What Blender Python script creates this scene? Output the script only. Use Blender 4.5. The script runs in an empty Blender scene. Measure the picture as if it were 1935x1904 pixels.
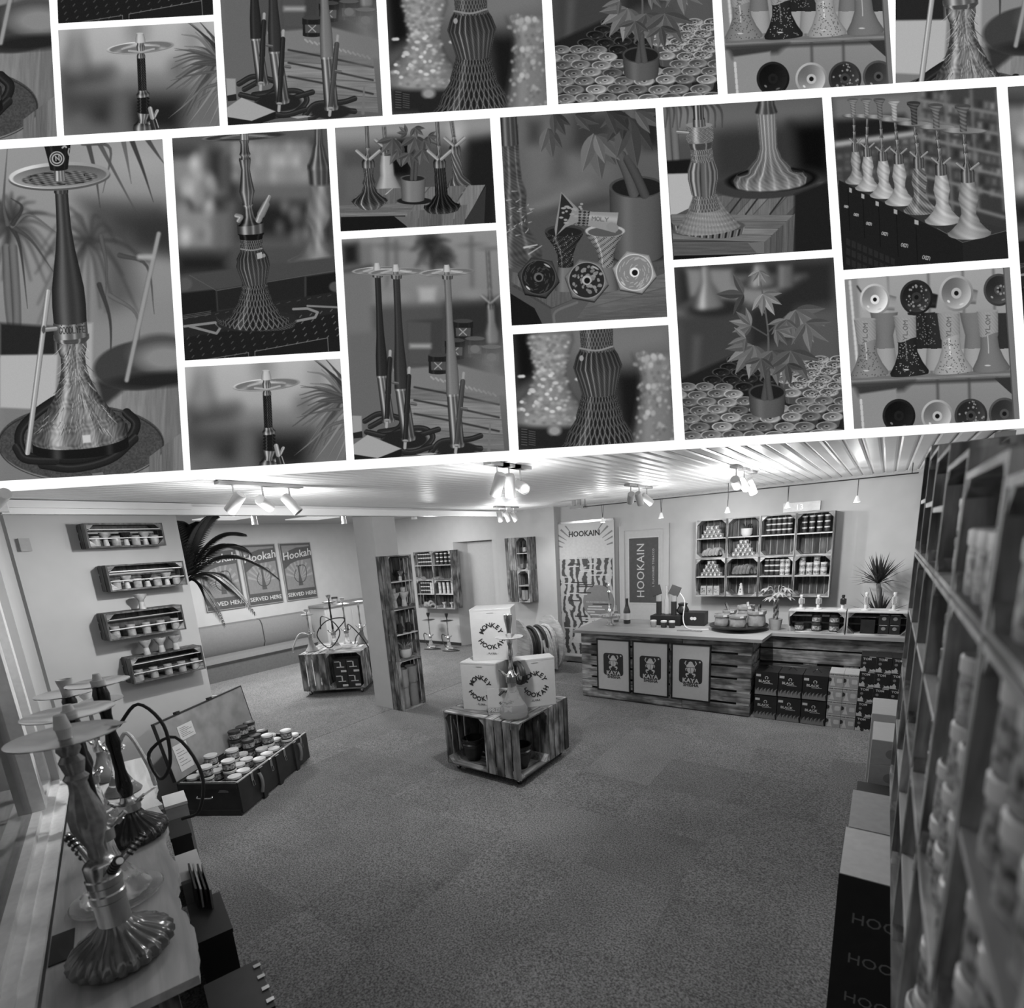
import bpy, bmesh, math, random
import numpy as np
from mathutils import Vector, Matrix, Euler
random.seed(7)
sc = bpy.context.scene
C = sc.collection
PI = math.pi
# ---------------------------------------------------------------- camera, world, exposure
CAM_Z = 2.0; FPX = 976.0; PCX, PCY = 967.5, 1253.0
yaw, pitch, roll = math.radians(35.94), math.radians(13.16), math.radians(-3.63)
fwd = Vector((-math.sin(yaw)*math.cos(pitch), math.cos(yaw)*math.cos(pitch), -math.sin(pitch)))
r0 = Vector((math.cos(yaw), math.sin(yaw), 0)); u0 = r0.cross(fwd)
right = math.cos(roll)*r0+math.sin(roll)*u0; up = -math.sin(roll)*r0+math.cos(roll)*u0
CAM_M = Matrix(((right.x, up.x, -fwd.x, 0), (right.y, up.y, -fwd.y, 0), (right.z, up.z, -fwd.z, CAM_Z), (0, 0, 0, 1)))
cd = bpy.data.cameras.new('camera'); cam = bpy.data.objects.new('camera', cd); C.objects.link(cam); cam.matrix_world = CAM_M
cd.sensor_fit = 'HORIZONTAL'; cd.sensor_width = 36; cd.lens = FPX/1935*36; cd.shift_y = (PCY-952)/1935; cd.clip_start = .02; cd.clip_end = 200
cd.dof.use_dof = True; cd.dof.focus_distance = 4.2; cd.dof.aperture_fstop = cd.lens/8.5
sc.camera = cam
wd = bpy.data.worlds.new('world'); sc.world = wd; wd.use_nodes = True
wd.node_tree.nodes['Background'].inputs[0].default_value = (.8, .8, .8, 1); wd.node_tree.nodes['Background'].inputs[1].default_value = .54
vs = sc.view_settings; vs.view_transform = 'Standard'; vs.look = 'None'; vs.gamma = 1; vs.use_curve_mapping = False; vs.exposure = 0
K_SPOT, K_LOUNGE, K_PEND = 1.0, 1.0, 1.0
def light(name, kind, loc, energy, size=.08, aim=None, angle=80, blend=.7, spread=None):
    l = bpy.data.lights.new(name, kind); l.energy = energy
    if kind == 'AREA': l.size = size; l.shape = 'SQUARE'
    else: l.shadow_soft_size = size
    if kind == 'SPOT': l.spot_size = math.radians(angle); l.spot_blend = blend
    o = bpy.data.objects.new(name, l); C.objects.link(o); o.location = loc
    if aim is not None: o.rotation_euler = (Vector(aim)-Vector(loc)).to_track_quat('-Z', 'Y').to_euler()
    return o
# lounge ceiling panels and the hall luminaire (large lamps; the small ones are made with their fittings)
light('lounge_panel_light', 'AREA', (-7.55, 4.1, 2.6), 95*K_LOUNGE, .6, (-7.55, 4.1, 0)); light('lounge_panel_light', 'AREA', (-7.55, 5.6, 2.6), 80*K_LOUNGE, .6, (-7.55, 5.6, 0))
light('back_room_light', 'POINT', (-6.6, 6.9, 2.2), 22, .1)
# ---------------------------------------------------------------- materials (grey scale, all node based)
def nmat(name, rough=.6, metal=0., v=None):
    m = bpy.data.materials.new(name); m.use_nodes = True; b = m.node_tree.nodes['Principled BSDF']
    b.inputs['Roughness'].default_value = rough; b.inputs['Metallic'].default_value = metal
    if v is not None: b.inputs['Base Color'].default_value = (v, v, v, 1)
    return m, m.node_tree, b
def N(t, kind, **kw):
    n = t.nodes.new(kind)
    for k, v in kw.items():
        if k.startswith('i_'): n.inputs[k[2:].replace('_', ' ')].default_value = v
        else: setattr(n, k, v)
    return n
def ramp(t, fac, stops):
    r = t.nodes.new('ShaderNodeValToRGB'); t.links.new(fac, r.inputs[0]); e = r.color_ramp.elements
    while len(e) < len(stops): e.new(.5)
    for i, (p, v) in enumerate(stops): e[i].position = p; e[i].color = (v, v, v, 1)
    return r
def coords(t, kind='Object', scale=(1, 1, 1), rnd=True):
    tc = N(t, 'ShaderNodeTexCoord'); mp = N(t, 'ShaderNodeMapping'); mp.inputs['Scale'].default_value = scale; t.links.new(tc.outputs[kind], mp.inputs[0])
    if rnd:
        oi = N(t, 'ShaderNodeObjectInfo'); a = N(t, 'ShaderNodeMath', operation='MULTIPLY'); a.inputs[1].default_value = 37.; t.links.new(oi.outputs['Random'], a.inputs[0]); t.links.new(a.outputs[0], mp.inputs['Location'])
    return mp.outputs[0]
def plain(name, v, rough=.6, metal=0., var=.06, scale=30, bump=0.):
    m, t, b = nmat(name, rough, metal); n = N(t, 'ShaderNodeTexNoise'); n.inputs['Scale'].default_value = scale; t.links.new(coords(t), n.inputs['Vector'])
    r = ramp(t, n.outputs['Fac'], [(.3, v*(1-var)), (.7, v*(1+var))]); t.links.new(r.outputs[0], b.inputs['Base Color'])
    if bump:
        k = N(t, 'ShaderNodeBump'); k.inputs['Strength'].default_value = bump; k.inputs['Distance'].default_value = .01; t.links.new(n.outputs['Fac'], k.inputs['Height']); t.links.new(k.outputs[0], b.inputs['Normal'])
    return m
def wood(name, lo, hi, axis=2, rough=.65, char=0., sc_=1.):
    """boards with long grain; char > 0 gives scorched dark clouds"""
    m, t, b = nmat(name, rough); s = [8*sc_]*3; s[axis] = .9*sc_; n = N(t, 'ShaderNodeTexNoise'); n.inputs['Scale'].default_value = 4; n.inputs['Detail'].default_value = 6; n.inputs['Distortion'].default_value = .6
    t.links.new(coords(t, 'Object', s), n.inputs['Vector']); r = ramp(t, n.outputs['Fac'], [(.32, lo), (.5, (lo+hi)*.5), (.68, hi)])
    out = r.outputs[0]
    oi = N(t, 'ShaderNodeObjectInfo'); mr = N(t, 'ShaderNodeMapRange'); mr.inputs['To Min'].default_value = .5; mr.inputs['To Max'].default_value = 1.35; t.links.new(oi.outputs['Random'], mr.inputs[0])
    mx = N(t, 'ShaderNodeMixRGB', blend_type='MULTIPLY'); mx.inputs[0].default_value = 1; t.links.new(out, mx.inputs[1]); t.links.new(mr.outputs[0], mx.inputs[2]); out = mx.outputs[0]
    if char:
        s2 = [5.]*3; s2[axis] = 3.; n2 = N(t, 'ShaderNodeTexNoise'); n2.inputs['Scale'].default_value = 1.6; n2.inputs['Detail'].default_value = 3; t.links.new(coords(t, 'Object', s2), n2.inputs['Vector'])
        r2 = ramp(t, n2.outputs['Fac'], [(.38, 1-char), (.6, 1)]); m2 = N(t, 'ShaderNodeMixRGB', blend_type='MULTIPLY'); m2.inputs[0].default_value = 1; t.links.new(out, m2.inputs[1]); t.links.new(r2.outputs[0], m2.inputs[2]); out = m2.outputs[0]
    t.links.new(out, b.inputs['Base Color']); k = N(t, 'ShaderNodeBump'); k.inputs['Strength'].default_value = .25; k.inputs['Distance'].default_value = .004; t.links.new(n.outputs['Fac'], k.inputs['Height']); t.links.new(k.outputs[0], b.inputs['Normal'])
    return m
def glassy(name, v=.8, rough=.05, trans=.85):
    m, t, b = nmat(name, rough, 0, v); b.inputs['Transmission Weight'].default_value = trans; b.inputs['IOR'].default_value = 1.3
    n = N(t, 'ShaderNodeTexNoise'); n.inputs['Scale'].default_value = 60; t.links.new(coords(t), n.inputs['Vector']); k = N(t, 'ShaderNodeBump'); k.inputs['Strength'].default_value = .3; k.inputs['Distance'].default_value = .004; t.links.new(n.outputs['Fac'], k.inputs['Height']); t.links.new(k.outputs[0], b.inputs['Normal'])
    return m
def emit(name, v, s=1.):
    m = bpy.data.materials.new(name); m.use_nodes = True; t = m.node_tree; b = t.nodes['Principled BSDF']; b.inputs['Base Color'].default_value = (v, v, v, 1); b.inputs['Emission Color'].default_value = (1, 1, 1, 1); b.inputs['Emission Strength'].default_value = s; return m
def carpet(name, v):
    m, t, b = nmat(name, .95); n = N(t, 'ShaderNodeTexNoise'); n.inputs['Scale'].default_value = 100; n.inputs['Detail'].default_value = 4; co = coords(t, 'Object'); t.links.new(co, n.inputs['Vector'])
    r = ramp(t, n.outputs['Fac'], [(.34, v*.45), (.66, v*1.7)]); n2 = N(t, 'ShaderNodeTexNoise'); n2.inputs['Scale'].default_value = 3; t.links.new(co, n2.inputs['Vector']); r2 = ramp(t, n2.outputs['Fac'], [(.3, .85), (.7, 1.05)])
    oi = N(t, 'ShaderNodeObjectInfo'); mr = N(t, 'ShaderNodeMapRange'); mr.inputs['To Min'].default_value = .88; mr.inputs['To Max'].default_value = 1.1; t.links.new(oi.outputs['Random'], mr.inputs[0])
    a = N(t, 'ShaderNodeMixRGB', blend_type='MULTIPLY'); a.inputs[0].default_value = 1; t.links.new(r.outputs[0], a.inputs[1]); t.links.new(r2.outputs[0], a.inputs[2])
    c = N(t, 'ShaderNodeMixRGB', blend_type='MULTIPLY'); c.inputs[0].default_value = 1; t.links.new(a.outputs[0], c.inputs[1]); t.links.new(mr.outputs[0], c.inputs[2]); t.links.new(c.outputs[0], b.inputs['Base Color'])
    k = N(t, 'ShaderNodeBump'); k.inputs['Strength'].default_value = .5; k.inputs['Distance'].default_value = .006; t.links.new(n.outputs['Fac'], k.inputs['Height']); t.links.new(k.outputs[0], b.inputs['Normal']); return m
MT = dict(
    wall=plain('wall_paint', .43, .9, var=.03, scale=6, bump=.05), ceil=plain('ceiling_metal', .8, .4, var=.02, scale=4), white=plain('white_lacquer', .78, .5), carpet=carpet('carpet', .148), lino=carpet('lounge_carpet', .148),
    crate=wood('scorched_crate_wood', .12, .4, 2, char=.8), crate_pale=wood('weathered_crate_wood', .14, .52, 2, char=.6), crate_x=wood('scorched_crate_wood_level', .14, .5, 0, char=.6), crate_in=wood('dark_shaded_crate_wood', .025, .16, 2, char=.6), pale=wood('pale_board', .3, .5, 0), pale_y=wood('pale_board_long', .26, .48, 1),  # crate_in puts interior shade into inner slat colour; pillar crates are dark wood
    pallet=wood('scorched_pallet', .08, .46, 0, char=.7), top=wood('counter_top', .36, .5, 0, .4, sc_=.6), bench=wood('live_edge_bench', .34, .52, 0, sc_=.6), olive=plain('trunk_paint', .02, .45, var=.3, scale=8, bump=.1), ply=plain('plywood_lid', .22, .8, var=.2, scale=7),
    black=plain('black_card', .008, .5, var=.2), coal=plain('coal_carton', .012, .4), steel=plain('steel', .55, .25, 1., var=.05), chrome=plain('chrome', .7, .12, 1., var=.02), blackm=plain('black_metal', .015, .3), rubber=plain('hose_rubber', .012, .55),
    clear=glassy('clear_glass', .95), smoke=glassy('smoked_glass', .25, .08, .5), amber=plain('ribbed_vase', .16, .14, .35, var=.1), dkvase=plain('dark_vase', .035, .18, .2, var=.1), clay=plain('glazed_clay', .3, .3, var=.3), clay2=plain('pale_clay', .42, .5, var=.2), silic=plain('silicone', .5, .5), stemdk=plain('dark_resin', .012, .2, var=.3), bronze=plain('amber_resin', .26, .15, .35, var=.25),
    card=plain('white_card', .48, .6, var=.02), carton=plain('grey_carton', .3, .7, var=.06), paper=plain('paper', .5, .8, var=.03), kraft=plain('washable_paper_bag', .2, .8, var=.12, bump=.3), print_dk=plain('dark_print', .02, .6), print_md=plain('grey_print', .18, .6), print_lt=plain('light_print', .48, .6), poster=plain('poster_ground', .055, .6, var=.1), poster2=plain('poster_mid', .17, .6, var=.08), poster3=plain('poster_ray', .24, .6),
    lid=plain('white_lid', .5, .4, var=.02), lidg=plain('grey_lid', .3, .4), tin=plain('dark_tin', .03, .4, var=.3), tinlab=plain('tin_label', .2, .5, var=.95, scale=60), leaf=plain('leaf', .03, .5, var=.4, scale=15), leafl=plain('pale_leaf', .2, .5, var=.2), bark=plain('bark', .12, .8, var=.3), soil=plain('soil', .02, .9), potw=plain('white_pot', .5, .5), potg=plain('grey_pot', .24, .6),
    sofa=plain('sofa_cloth', .15, .8, var=.05, bump=.1), sofa2=plain('sofa_base_veneer', .1, .6, var=.1), rope1=plain('pale_rope', .4, .8, var=.2), rope2=plain('dark_rope', .02, .6), lamp=emit('lamp_glow', .3, .9), panel=emit('ceiling_panel', .3, .5), pend=emit('pendant_glass', .3, .45), door=plain('door_leaf', .42, .6, var=.03), frame=plain('window_frame', .65, .5), digit=emit('clock_digit', .3, .8))
def banner_mat():
    m, t, b = nmat('banner_print', .6); w = N(t, 'ShaderNodeTexWave'); w.inputs['Scale'].default_value = 2.6; w.inputs['Distortion'].default_value = 9; w.inputs['Detail'].default_value = 4; w.inputs['Detail Scale'].default_value = 1.6; co = coords(t, 'Object', rnd=False); t.links.new(co, w.inputs['Vector'])
    r = ramp(t, w.outputs['Fac'], [(.35, .05), (.42, .38), (.7, .42)]); r.color_ramp.interpolation = 'CONSTANT'; t.links.new(r.outputs[0], b.inputs['Base Color']); return m
MT['banner'] = banner_mat()
def pane_mat():
    m = bpy.data.materials.new('window_pane'); m.use_nodes = True; t = m.node_tree; t.nodes.remove(t.nodes['Principled BSDF']); o = t.nodes['Material Output']
    a = N(t, 'ShaderNodeBsdfTransparent'); a.inputs[0].default_value = (.8, .8, .8, 1); g = N(t, 'ShaderNodeBsdfGlossy'); g.inputs['Roughness'].default_value = .02; f = N(t, 'ShaderNodeFresnel'); f.inputs[0].default_value = 1.6; x = N(t, 'ShaderNodeMixShader')
    t.links.new(f.outputs[0], x.inputs[0]); t.links.new(a.outputs[0], x.inputs[1]); t.links.new(g.outputs[0], x.inputs[2]); t.links.new(x.outputs[0], o.inputs[0]); return m
MT['pane'] = pane_mat()
# ---------------------------------------------------------------- mesh helpers
class MB:
    def __init__(s): s.v = []; s.f = []
    def add(s, vs_, fs):
        n = len(s.v); s.v += [tuple(p) for p in vs_]; s.f += [tuple(n+i for i in f) for f in fs]; return s
    def box(s, x0, y0, z0, x1, y1, z1, M_=None):
        P = [(x, y, z) for z in (z0, z1) for y in (y0, y1) for x in (x0, x1)]
        if M_ is not None: P = [M_ @ Vector(p) for p in P]
        return s.add(P, [(0, 2, 3, 1), (4, 5, 7, 6), (0, 1, 5, 4), (2, 6, 7, 3), (0, 4, 6, 2), (1, 3, 7, 5)])
    def prism(s, pts, a, b, axis='y', M_=None):
        """polygon in the plane across axis, from a to b; pts are (x,z) for y, (x,y) for z, (y,z) for x"""
        mk = {'y': lambda p, t: (p[0], t, p[1]), 'z': lambda p, t: (p[0], p[1], t), 'x': lambda p, t: (t, p[0], p[1])}[axis]; n = len(pts)
        P = [mk(p, a) for p in pts]+[mk(p, b) for p in pts]
        if M_ is not None: P = [M_ @ Vector(p) for p in P]
        return s.add(P, [tuple(range(n))[::-1], tuple(range(n, 2*n))]+[(i, (i+1) % n, n+(i+1) % n, n+i) for i in range(n)])
    def lathe(s, prof, seg=20, cap=True, fl=None, M_=None):
        """prof = [(r, z)]; fl(z_index_fraction, angle) scales the radius for ribs"""
        P = []; n = len(prof); F = []
        for j, (r, z) in enumerate(prof):
            for i in range(seg):
                a = 2*PI*i/seg; q = r*(fl(z, a) if fl else 1); P.append((q*math.cos(a), q*math.sin(a), z))
        for j in range(n-1):
            for i in range(seg): k = (i+1) % seg; F.append((j*seg+i, j*seg+k, (j+1)*seg+k, (j+1)*seg+i))
        if cap:
            if prof[0][0] > 1e-4: F.append(tuple(range(seg))[::-1])
            if prof[-1][0] > 1e-4: F.append(tuple((n-1)*seg+i for i in range(seg)))
        if M_ is not None: P = [M_ @ Vector(p) for p in P]
        return s.add(P, F)
    def tube(s, pts, r, seg=8, smooth=True, r1=None, cap=True):
        P = [Vector(p) for p in pts]
        if smooth and len(P) > 2:
            Q = [2*P[0]-P[1]]+P+[2*P[-1]-P[-2]]; o = []
            for i in range(1, len(Q)-2):
                for k in range(5):
                    t = k/5; a, b, c, d = Q[i-1], Q[i], Q[i+1], Q[i+2]; o.append(.5*(2*b+(c-a)*t+(2*a-5*b+4*c-d)*t*t+(3*b-a-3*c+d)*t**3))
            P = o+[P[-1]]
        V = []; F = []; n = len(P); nrm = None
        for j, p in enumerate(P):
            d = (P[min(j+1, n-1)]-P[max(j-1, 0)]).normalized()
            if nrm is None: nrm = d.orthogonal().normalized()
            nrm = (nrm-d*nrm.dot(d)).normalized(); b = d.cross(nrm); q = r+(0 if r1 is None else (r1-r)*j/(n-1))
            V += [p+q*(math.cos(2*PI*i/seg)*nrm+math.sin(2*PI*i/seg)*b) for i in range(seg)]
        for j in range(n-1):
            for i in range(seg): k = (i+1) % seg; F.append((j*seg+i, j*seg+k, (j+1)*seg+k, (j+1)*seg+i))
        if cap: F += [tuple(range(seg))[::-1], tuple((n-1)*seg+i for i in range(seg))]
        return s.add(V, F)
    def mesh(s, name, smooth=False):
        m = bpy.data.meshes.new(name); m.from_pydata(s.v, [], s.f); m.update()
        bm = bmesh.new(); bm.from_mesh(m); bmesh.ops.recalc_face_normals(bm, faces=bm.faces); bm.to_mesh(m); bm.free()
        if smooth:
            m.shade_smooth()
            try: m.set_sharp_from_angle(angle=math.radians(38))
            except Exception: pass
        return m
def link(name, data, parent=None, loc=None, rot=None, scale=None):
    o = bpy.data.objects.new(name, data); C.objects.link(o)
    if parent is not None: o.parent = parent
    if loc is not None: o.location = loc
    if rot is not None: o.rotation_euler = rot
    if scale is not None: o.scale = scale
    return o
def setm(me, mat):
    if not me.materials: me.materials.append(MT[mat] if isinstance(mat, str) else mat)
    return me
def part(name, mb, mat, parent, loc=None, rot=None, smooth=False, scale=None):
    me = mb.mesh(name, smooth) if isinstance(mb, MB) else mb
    return link(name, setm(me, mat), parent, loc, rot, scale)
def tag(o, label, cat, group=None):
    o['label'] = label; o['category'] = cat
    if group: o['group'] = group
    return o
def thing(name, label, cat, loc=(0, 0, 0), rz=0., group=None): return tag(link(name, None, None, loc, (0, 0, rz)), label, cat, group)
def solo(name, mb, mat, label, cat, loc=None, rz=0., group=None, smooth=False, rot=None): return tag(part(name, mb, mat, None, loc, rot or (0, 0, rz), smooth), label, cat, group)
def struct(name, mb, mat, parent=None, loc=None, rot=None):
    o = part(name, mb, mat, parent, loc, rot)
    if parent is None: o['kind'] = 'structure'
    return o
def copy_tree(o, loc=None, rz=None, parent=None, scale=None):
    c = o.copy(); C.objects.link(c); c.parent = parent if parent is not None else (None if o.parent is None else o.parent)
    if loc is not None: c.location = loc
    if rz is not None: c.rotation_euler = (0, 0, rz)
    if scale is not None: c.scale = (scale,)*3
    for ch in list(o.children): copy_tree(ch, parent=c)
    return c
CACHE = {}
def cached(key, fn):
    if key not in CACHE: CACHE[key] = fn()
    return CACHE[key]
def text_mesh(s, size, mat, bold=0., ex=.0004, spacing=1., shear=0.):
    def mk():
        c = bpy.data.curves.new('lettering', 'FONT'); c.body = s; c.size = size; c.align_x = 'CENTER'; c.align_y = 'CENTER'; c.extrude = ex; c.offset = bold; c.resolution_u = 2; c.space_character = spacing; c.shear = shear
        o = bpy.data.objects.new('lettering', c); C.objects.link(o); dg = bpy.context.evaluated_depsgraph_get(); me = bpy.data.meshes.new_from_object(o.evaluated_get(dg)); bpy.data.objects.remove(o); bpy.data.curves.remove(c)
        me.materials.clear(); me.materials.append(MT[mat]); return me
    return cached(('t', s, size, mat, bold, ex, spacing, shear), mk)
FR = (PI/2, 0, 0)      # lettering that faces local -Y
def letter(parent, s, size, mat, x, y, z, rot=FR, name='lettering', **kw): return link(name, text_mesh(s, size, mat, **kw), parent, (x, y, z), rot)
def flat(parent, name, pts, mat, y, t=.0008, key=None):
    """a printed shape on a local -Y face: pts are (x,z)"""
    me = cached(('f', key), lambda: setm(MB().prism(pts, -t, 0, 'y').mesh(name), mat)) if key else setm(MB().prism(pts, -t, 0, 'y').mesh(name), mat)
    return link(name, me, parent, (0, y, 0))
def rect(x0, z0, x1, z1): return [(x0, z0), (x1, z0), (x1, z1), (x0, z1)]
def circ(x, z, r, n=20, a0=0, a1=360): return [(x+r*math.cos(math.radians(a0+(a1-a0)*i/(n if a1-a0 == 360 else n-1))), z+r*math.sin(math.radians(a0+(a1-a0)*i/(n if a1-a0 == 360 else n-1)))) for i in range(n)]
def rrect(x0, z0, x1, z1, r, n=5):
    o = []
    for cx, cz, a in ((x1-r, z1-r, 0), (x0+r, z1-r, 90), (x0+r, z0+r, 180), (x1-r, z0+r, 270)): o += [(cx+r*math.cos(math.radians(a+90*i/n)), cz+r*math.sin(math.radians(a+90*i/n))) for i in range(n+1)]
    return o
# ---------------------------------------------------------------- the place: floor, walls, ceiling
floor = struct('floor', MB().box(-5.05, -3, -.1, 1.2, 9, -.004), 'carpet')
ti = 0
for i in range(10):
    for j in range(11):
        x, y = -5.02+i*.6, .15+j*.6
        part('carpet_tile', cached('tile', lambda: setm(MB().box(0, 0, -.004, .5992, .5992, 0).mesh('carpet_tile'), 'carpet')), 'carpet', floor, (x, y, 0))
struct('floor_lounge', MB().box(-10, 1, -.1, -5.05, 9, -.001), 'lino')
struct('ground_outside', MB().box(-14, -12, -.2, 6, -3.01, -.12), 'potg')
BL = lambda x: 1.07+.724*(x+4.22)
ceiling = struct('ceiling', MB().prism([(-5, 7.6), (-5, .95), (-4.4, .98), (-4.2, BL(-4.2)), (.6, BL(.6)), (.6, 7.6)], 2.516, 2.6, 'z'), 'ceil')
for i in range(56):
    x = -4.97+i*.1; y0 = max(BL(x+.1)+.02, .95)
    part('ceiling_slat', MB().prism([(x, 2.503), (x+.012, 2.497), (x+.074, 2.497), (x+.086, 2.503), (x+.086, 2.515), (x, 2.515)], y0, 7.5, 'y'), 'ceil', ceiling)
struct('ceiling_lounge', MB().box(-9.8, 1.2, 2.62, -5.12, 8.6, 2.7), 'wall')
struct('wall_back', MB().box(-4.3, 7.5, 0, .6, 7.62, 2.5), 'wall'); struct('wall_pier', MB().box(-5.45, 7.3, 0, -4.3, 7.62, 2.5), 'wall'); struct('wall_return', MB().box(-5.8, 7.62, 0, -5.45, 7.75, 2.62), 'wall')
struct('beam', MB().box(-5.14, 2.12, 2.47, -5.0, 7.3, 2.62), 'ceil'); struct('column', MB().box(-5.36, 4.26, 0, -5.01, 4.62, 2.47), 'wall')
struct('wall_left', MB().box(-5.4, 1.02, 0, -5.0, 2.12, 2.5), 'wall'); struct('trim_1', MB().box(-4.995, 1.0, 2.4, -4.9, 6.9, 2.47).box(-4.995, 1.02, 2.44, -4.86, 2.2, 2.49), 'ceil')
struct('wall_lounge', MB().box(-9.75, 1.2, 0, -9.6, 8.0, 2.62), 'wall'); struct('wall_back_room', MB().box(-9.6, 7.86, 0, -6.95, 8.0, 2.62), 'wall')
struct('wall_door_recess', MB().prism([(-6.95, 7.86), (-6.8, 8.12), (-5.6, 8.12), (-5.6, 8.25), (-6.95, 8.25)], 0, 2.62, 'z'), 'wall'); struct('wall_door_head', MB().box(-6.95, 7.86, 2.07, -5.6, 8.0, 2.62), 'wall')
d1 = struct('door_1', MB().box(-6.72, 8.08, 0, -5.86, 8.118, 2.05), 'door'); part('door_handle', MB().tube([(-5.98, 8.08, 1.02), (-5.98, 8.03, 1.02), (-6.1, 8.03, 1.02)], .01, smooth=False), 'steel', d1)
struct('baseboard_back_room', MB().box(-9.6, 7.84, 0, -6.95, 7.859, .06), 'print_dk'); struct('wall_right', MB().box(.5, 4.6, 0, .6, 7.62, 2.48).box(.5, -1, 0, .6, 4.6, 1.95), 'wall')
# window wall, at an angle to the room
WR = -math.atan2(.29, .957); WO = (-5.0, 1.0, 0)
struct('wall_window', MB().box(0, -.15, 0, 4.6, 0, .6).box(0, -.15, .6, .62, 0, 2.5).box(.62, -.15, 2.3, 4.6, 0, 2.5), 'wall', None, WO, (0, 0, WR))
w1 = struct('window_1', MB().box(.62, -.12, .6, .7, -.04, 2.3).box(.62, -.12, 2.22, 4.6, -.04, 2.3).box(.62, -.12, .6, 4.6, -.04, .68).box(1.16, -.12, .68, 1.26, -.02, 2.22).box(3.0, -.12, .68, 3.08, -.03, 2.22), 'frame', None, WO, (0, 0, WR))
for a, b in ((.7, 1.16), (1.26, 3.0), (3.08, 4.6)): part('pane', MB().box(a, -.085, .68, b, -.079, 2.22), 'pane', w1)
part('window_sill', MB().box(.6, -.06, .6, 4.6, .05, .622).box(.62, -.1, .622, 4.6, -.0, .64), 'white', w1)
solo('roller_blind', MB().tube([(.5, .05, 2.42), (1.15, .16, 2.42)], .028, 14, False).box(.44, .0, 2.38, .5, .1, 2.46), 'white', 'white roller blind tube under the ceiling above the window', 'blind', WO, WR, smooth=True)
solo('alarm_box', MB().box(-4.999, 1.06, 2.15, -4.97, 1.12, 2.24), 'carton', 'small grey alarm sensor box high on white wall beside window', 'sensor')
# front hall above the shop ceiling: bulkhead wall behind the added collage board
def cam_pt(px, py, d): return Vector((0, 0, CAM_Z))+fwd*d+right*((px-PCX)/FPX*d)+up*((PCY-py)/FPX*d)
def cam_slab(px0, py0, px1, py1, d0, d1, tilt=True):
    q = [(px0, py0[0]), (px1, py0[1]), (px1, py1), (px0, py1)]; s = 3.0
    P = []
    for d in (d0, d1):
        for x, y in q: P.append(Vector((0, 0, CAM_Z))+fwd*d+right*((x-PCX)/FPX*s)+up*((PCY-y)/FPX*s))
    return MB().add(P, [(3, 2, 1, 0), (4, 5, 6, 7), (0, 1, 5, 4), (1, 2, 6, 5), (2, 3, 7, 6), (3, 0, 4, 7)])
struct('wall_bulkhead', cam_slab(-800, (960, 745), 2600, -140, 3.06, 3.1), 'wall')
struct('ceiling_hall', MB().box(-6, -3, 5.9, 2.4, 6, 6.0), 'wall')
# back wall door with its frame
d2 = struct('door_2', MB().box(-3.28, 7.46, 0, -3.2, 7.5, 2.06).box(-2.6, 7.46, 0, -2.52, 7.5, 2.06).box(-3.28, 7.46, 2.06, -2.52, 7.5, 2.13), 'wall')
part('door_leaf', MB().box(-3.2, 7.475, 0, -2.6, 7.5, 2.06), 'door', d2)
# ---------------------------------------------------------------- lamps
def spot_row(name, label, x, y, n, dy, aims, lit, e=60, base=(.03, .1)):
    for i in range(n):
        t = thing(name, label, 'spotlight', (x, y+i*dy, 2.495), 0, 'ceiling spotlights')
        a = Vector(aims[i])-Vector((x, y+i*dy, 2.36)); q = a.to_track_quat('-Z', 'Y').to_matrix().to_4x4(); M_ = Matrix.Translation((0, 0, -.13)) @ q
        part('mount', MB().box(-.03, -.1, -.02, .03, .1, 0), 'wall', t); part('arm', MB().tube([(0, 0, -.02), (0, 0, -.1)], .006, 8, False), 'steel', t)
        can = part('lamp_can', MB().lathe([(.03, .07), (.036, .06), (.036, -.075), (.031, -.075), (.031, -.06)], 18, True, M_=M_), 'wall', t, smooth=True)
        part('lamp_lens', MB().lathe([(.0, -.066), (.03, -.066)], 14, False, M_=M_), 'lamp' if lit[i] else 'lidg', can)
        if lit[i]: p = M_ @ Vector((0, 0, -.12)); light(name+'_light', 'SPOT', Vector((x, y+i*dy, 2.495))+p, e*K_SPOT, .03, aims[i], 120, .9); light(name+'_glow', 'POINT', Vector((x, y+i*dy, 2.2)), 7, .05)  # added point light under each lit can, put in to brighten the ceiling
spot_row('spotlight', 'white can spotlight on ceiling bar facing the shelves on pillar', -3.5, 1.86, 3, .2, [(-4.9, 1.2, .9), (-5.1, 4.3, 1.6), (-2.4, 3.3, .3)], (1, 1, 0), 75)
spot_row('spotlight', 'white can spotlight on slatted ceiling ahead of the crate table', -2.05, 2.8, 3, .13, [(-3.4, 3.2, .2), (-2.5, 3.6, .6), (.1, 1.6, 1.4)], (1, 0, 1), 80)
spot_row('spotlight', 'white can spotlight on slatted ceiling above the pallet counter', -2.15, 5.2, 3, .22, [(-3.2, 7.2, 1.2), (-2.2, 6.6, 1.0), (-1.2, 6.9, 1.1)], (0, 0, 1), 70)
spot_row('spotlight', 'white can spotlight near pier with narrow crate rack', -4.4, 6.0, 3, .17, [(-4.7, 7.0, .3), (-4.0, 7.0, .5), (-3.8, 7.2, .6)], (1, 0, 1), 26)
spot_row('spotlight', 'white can spotlight glaring above the wall shelf clock', -1.05, 4.75, 3, .3, [(-1.2, 7.4, 1.5), (-.8, 7.3, 1.4), (-.6, 6.3, .8)], (1, 1, 1), 50)
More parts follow.
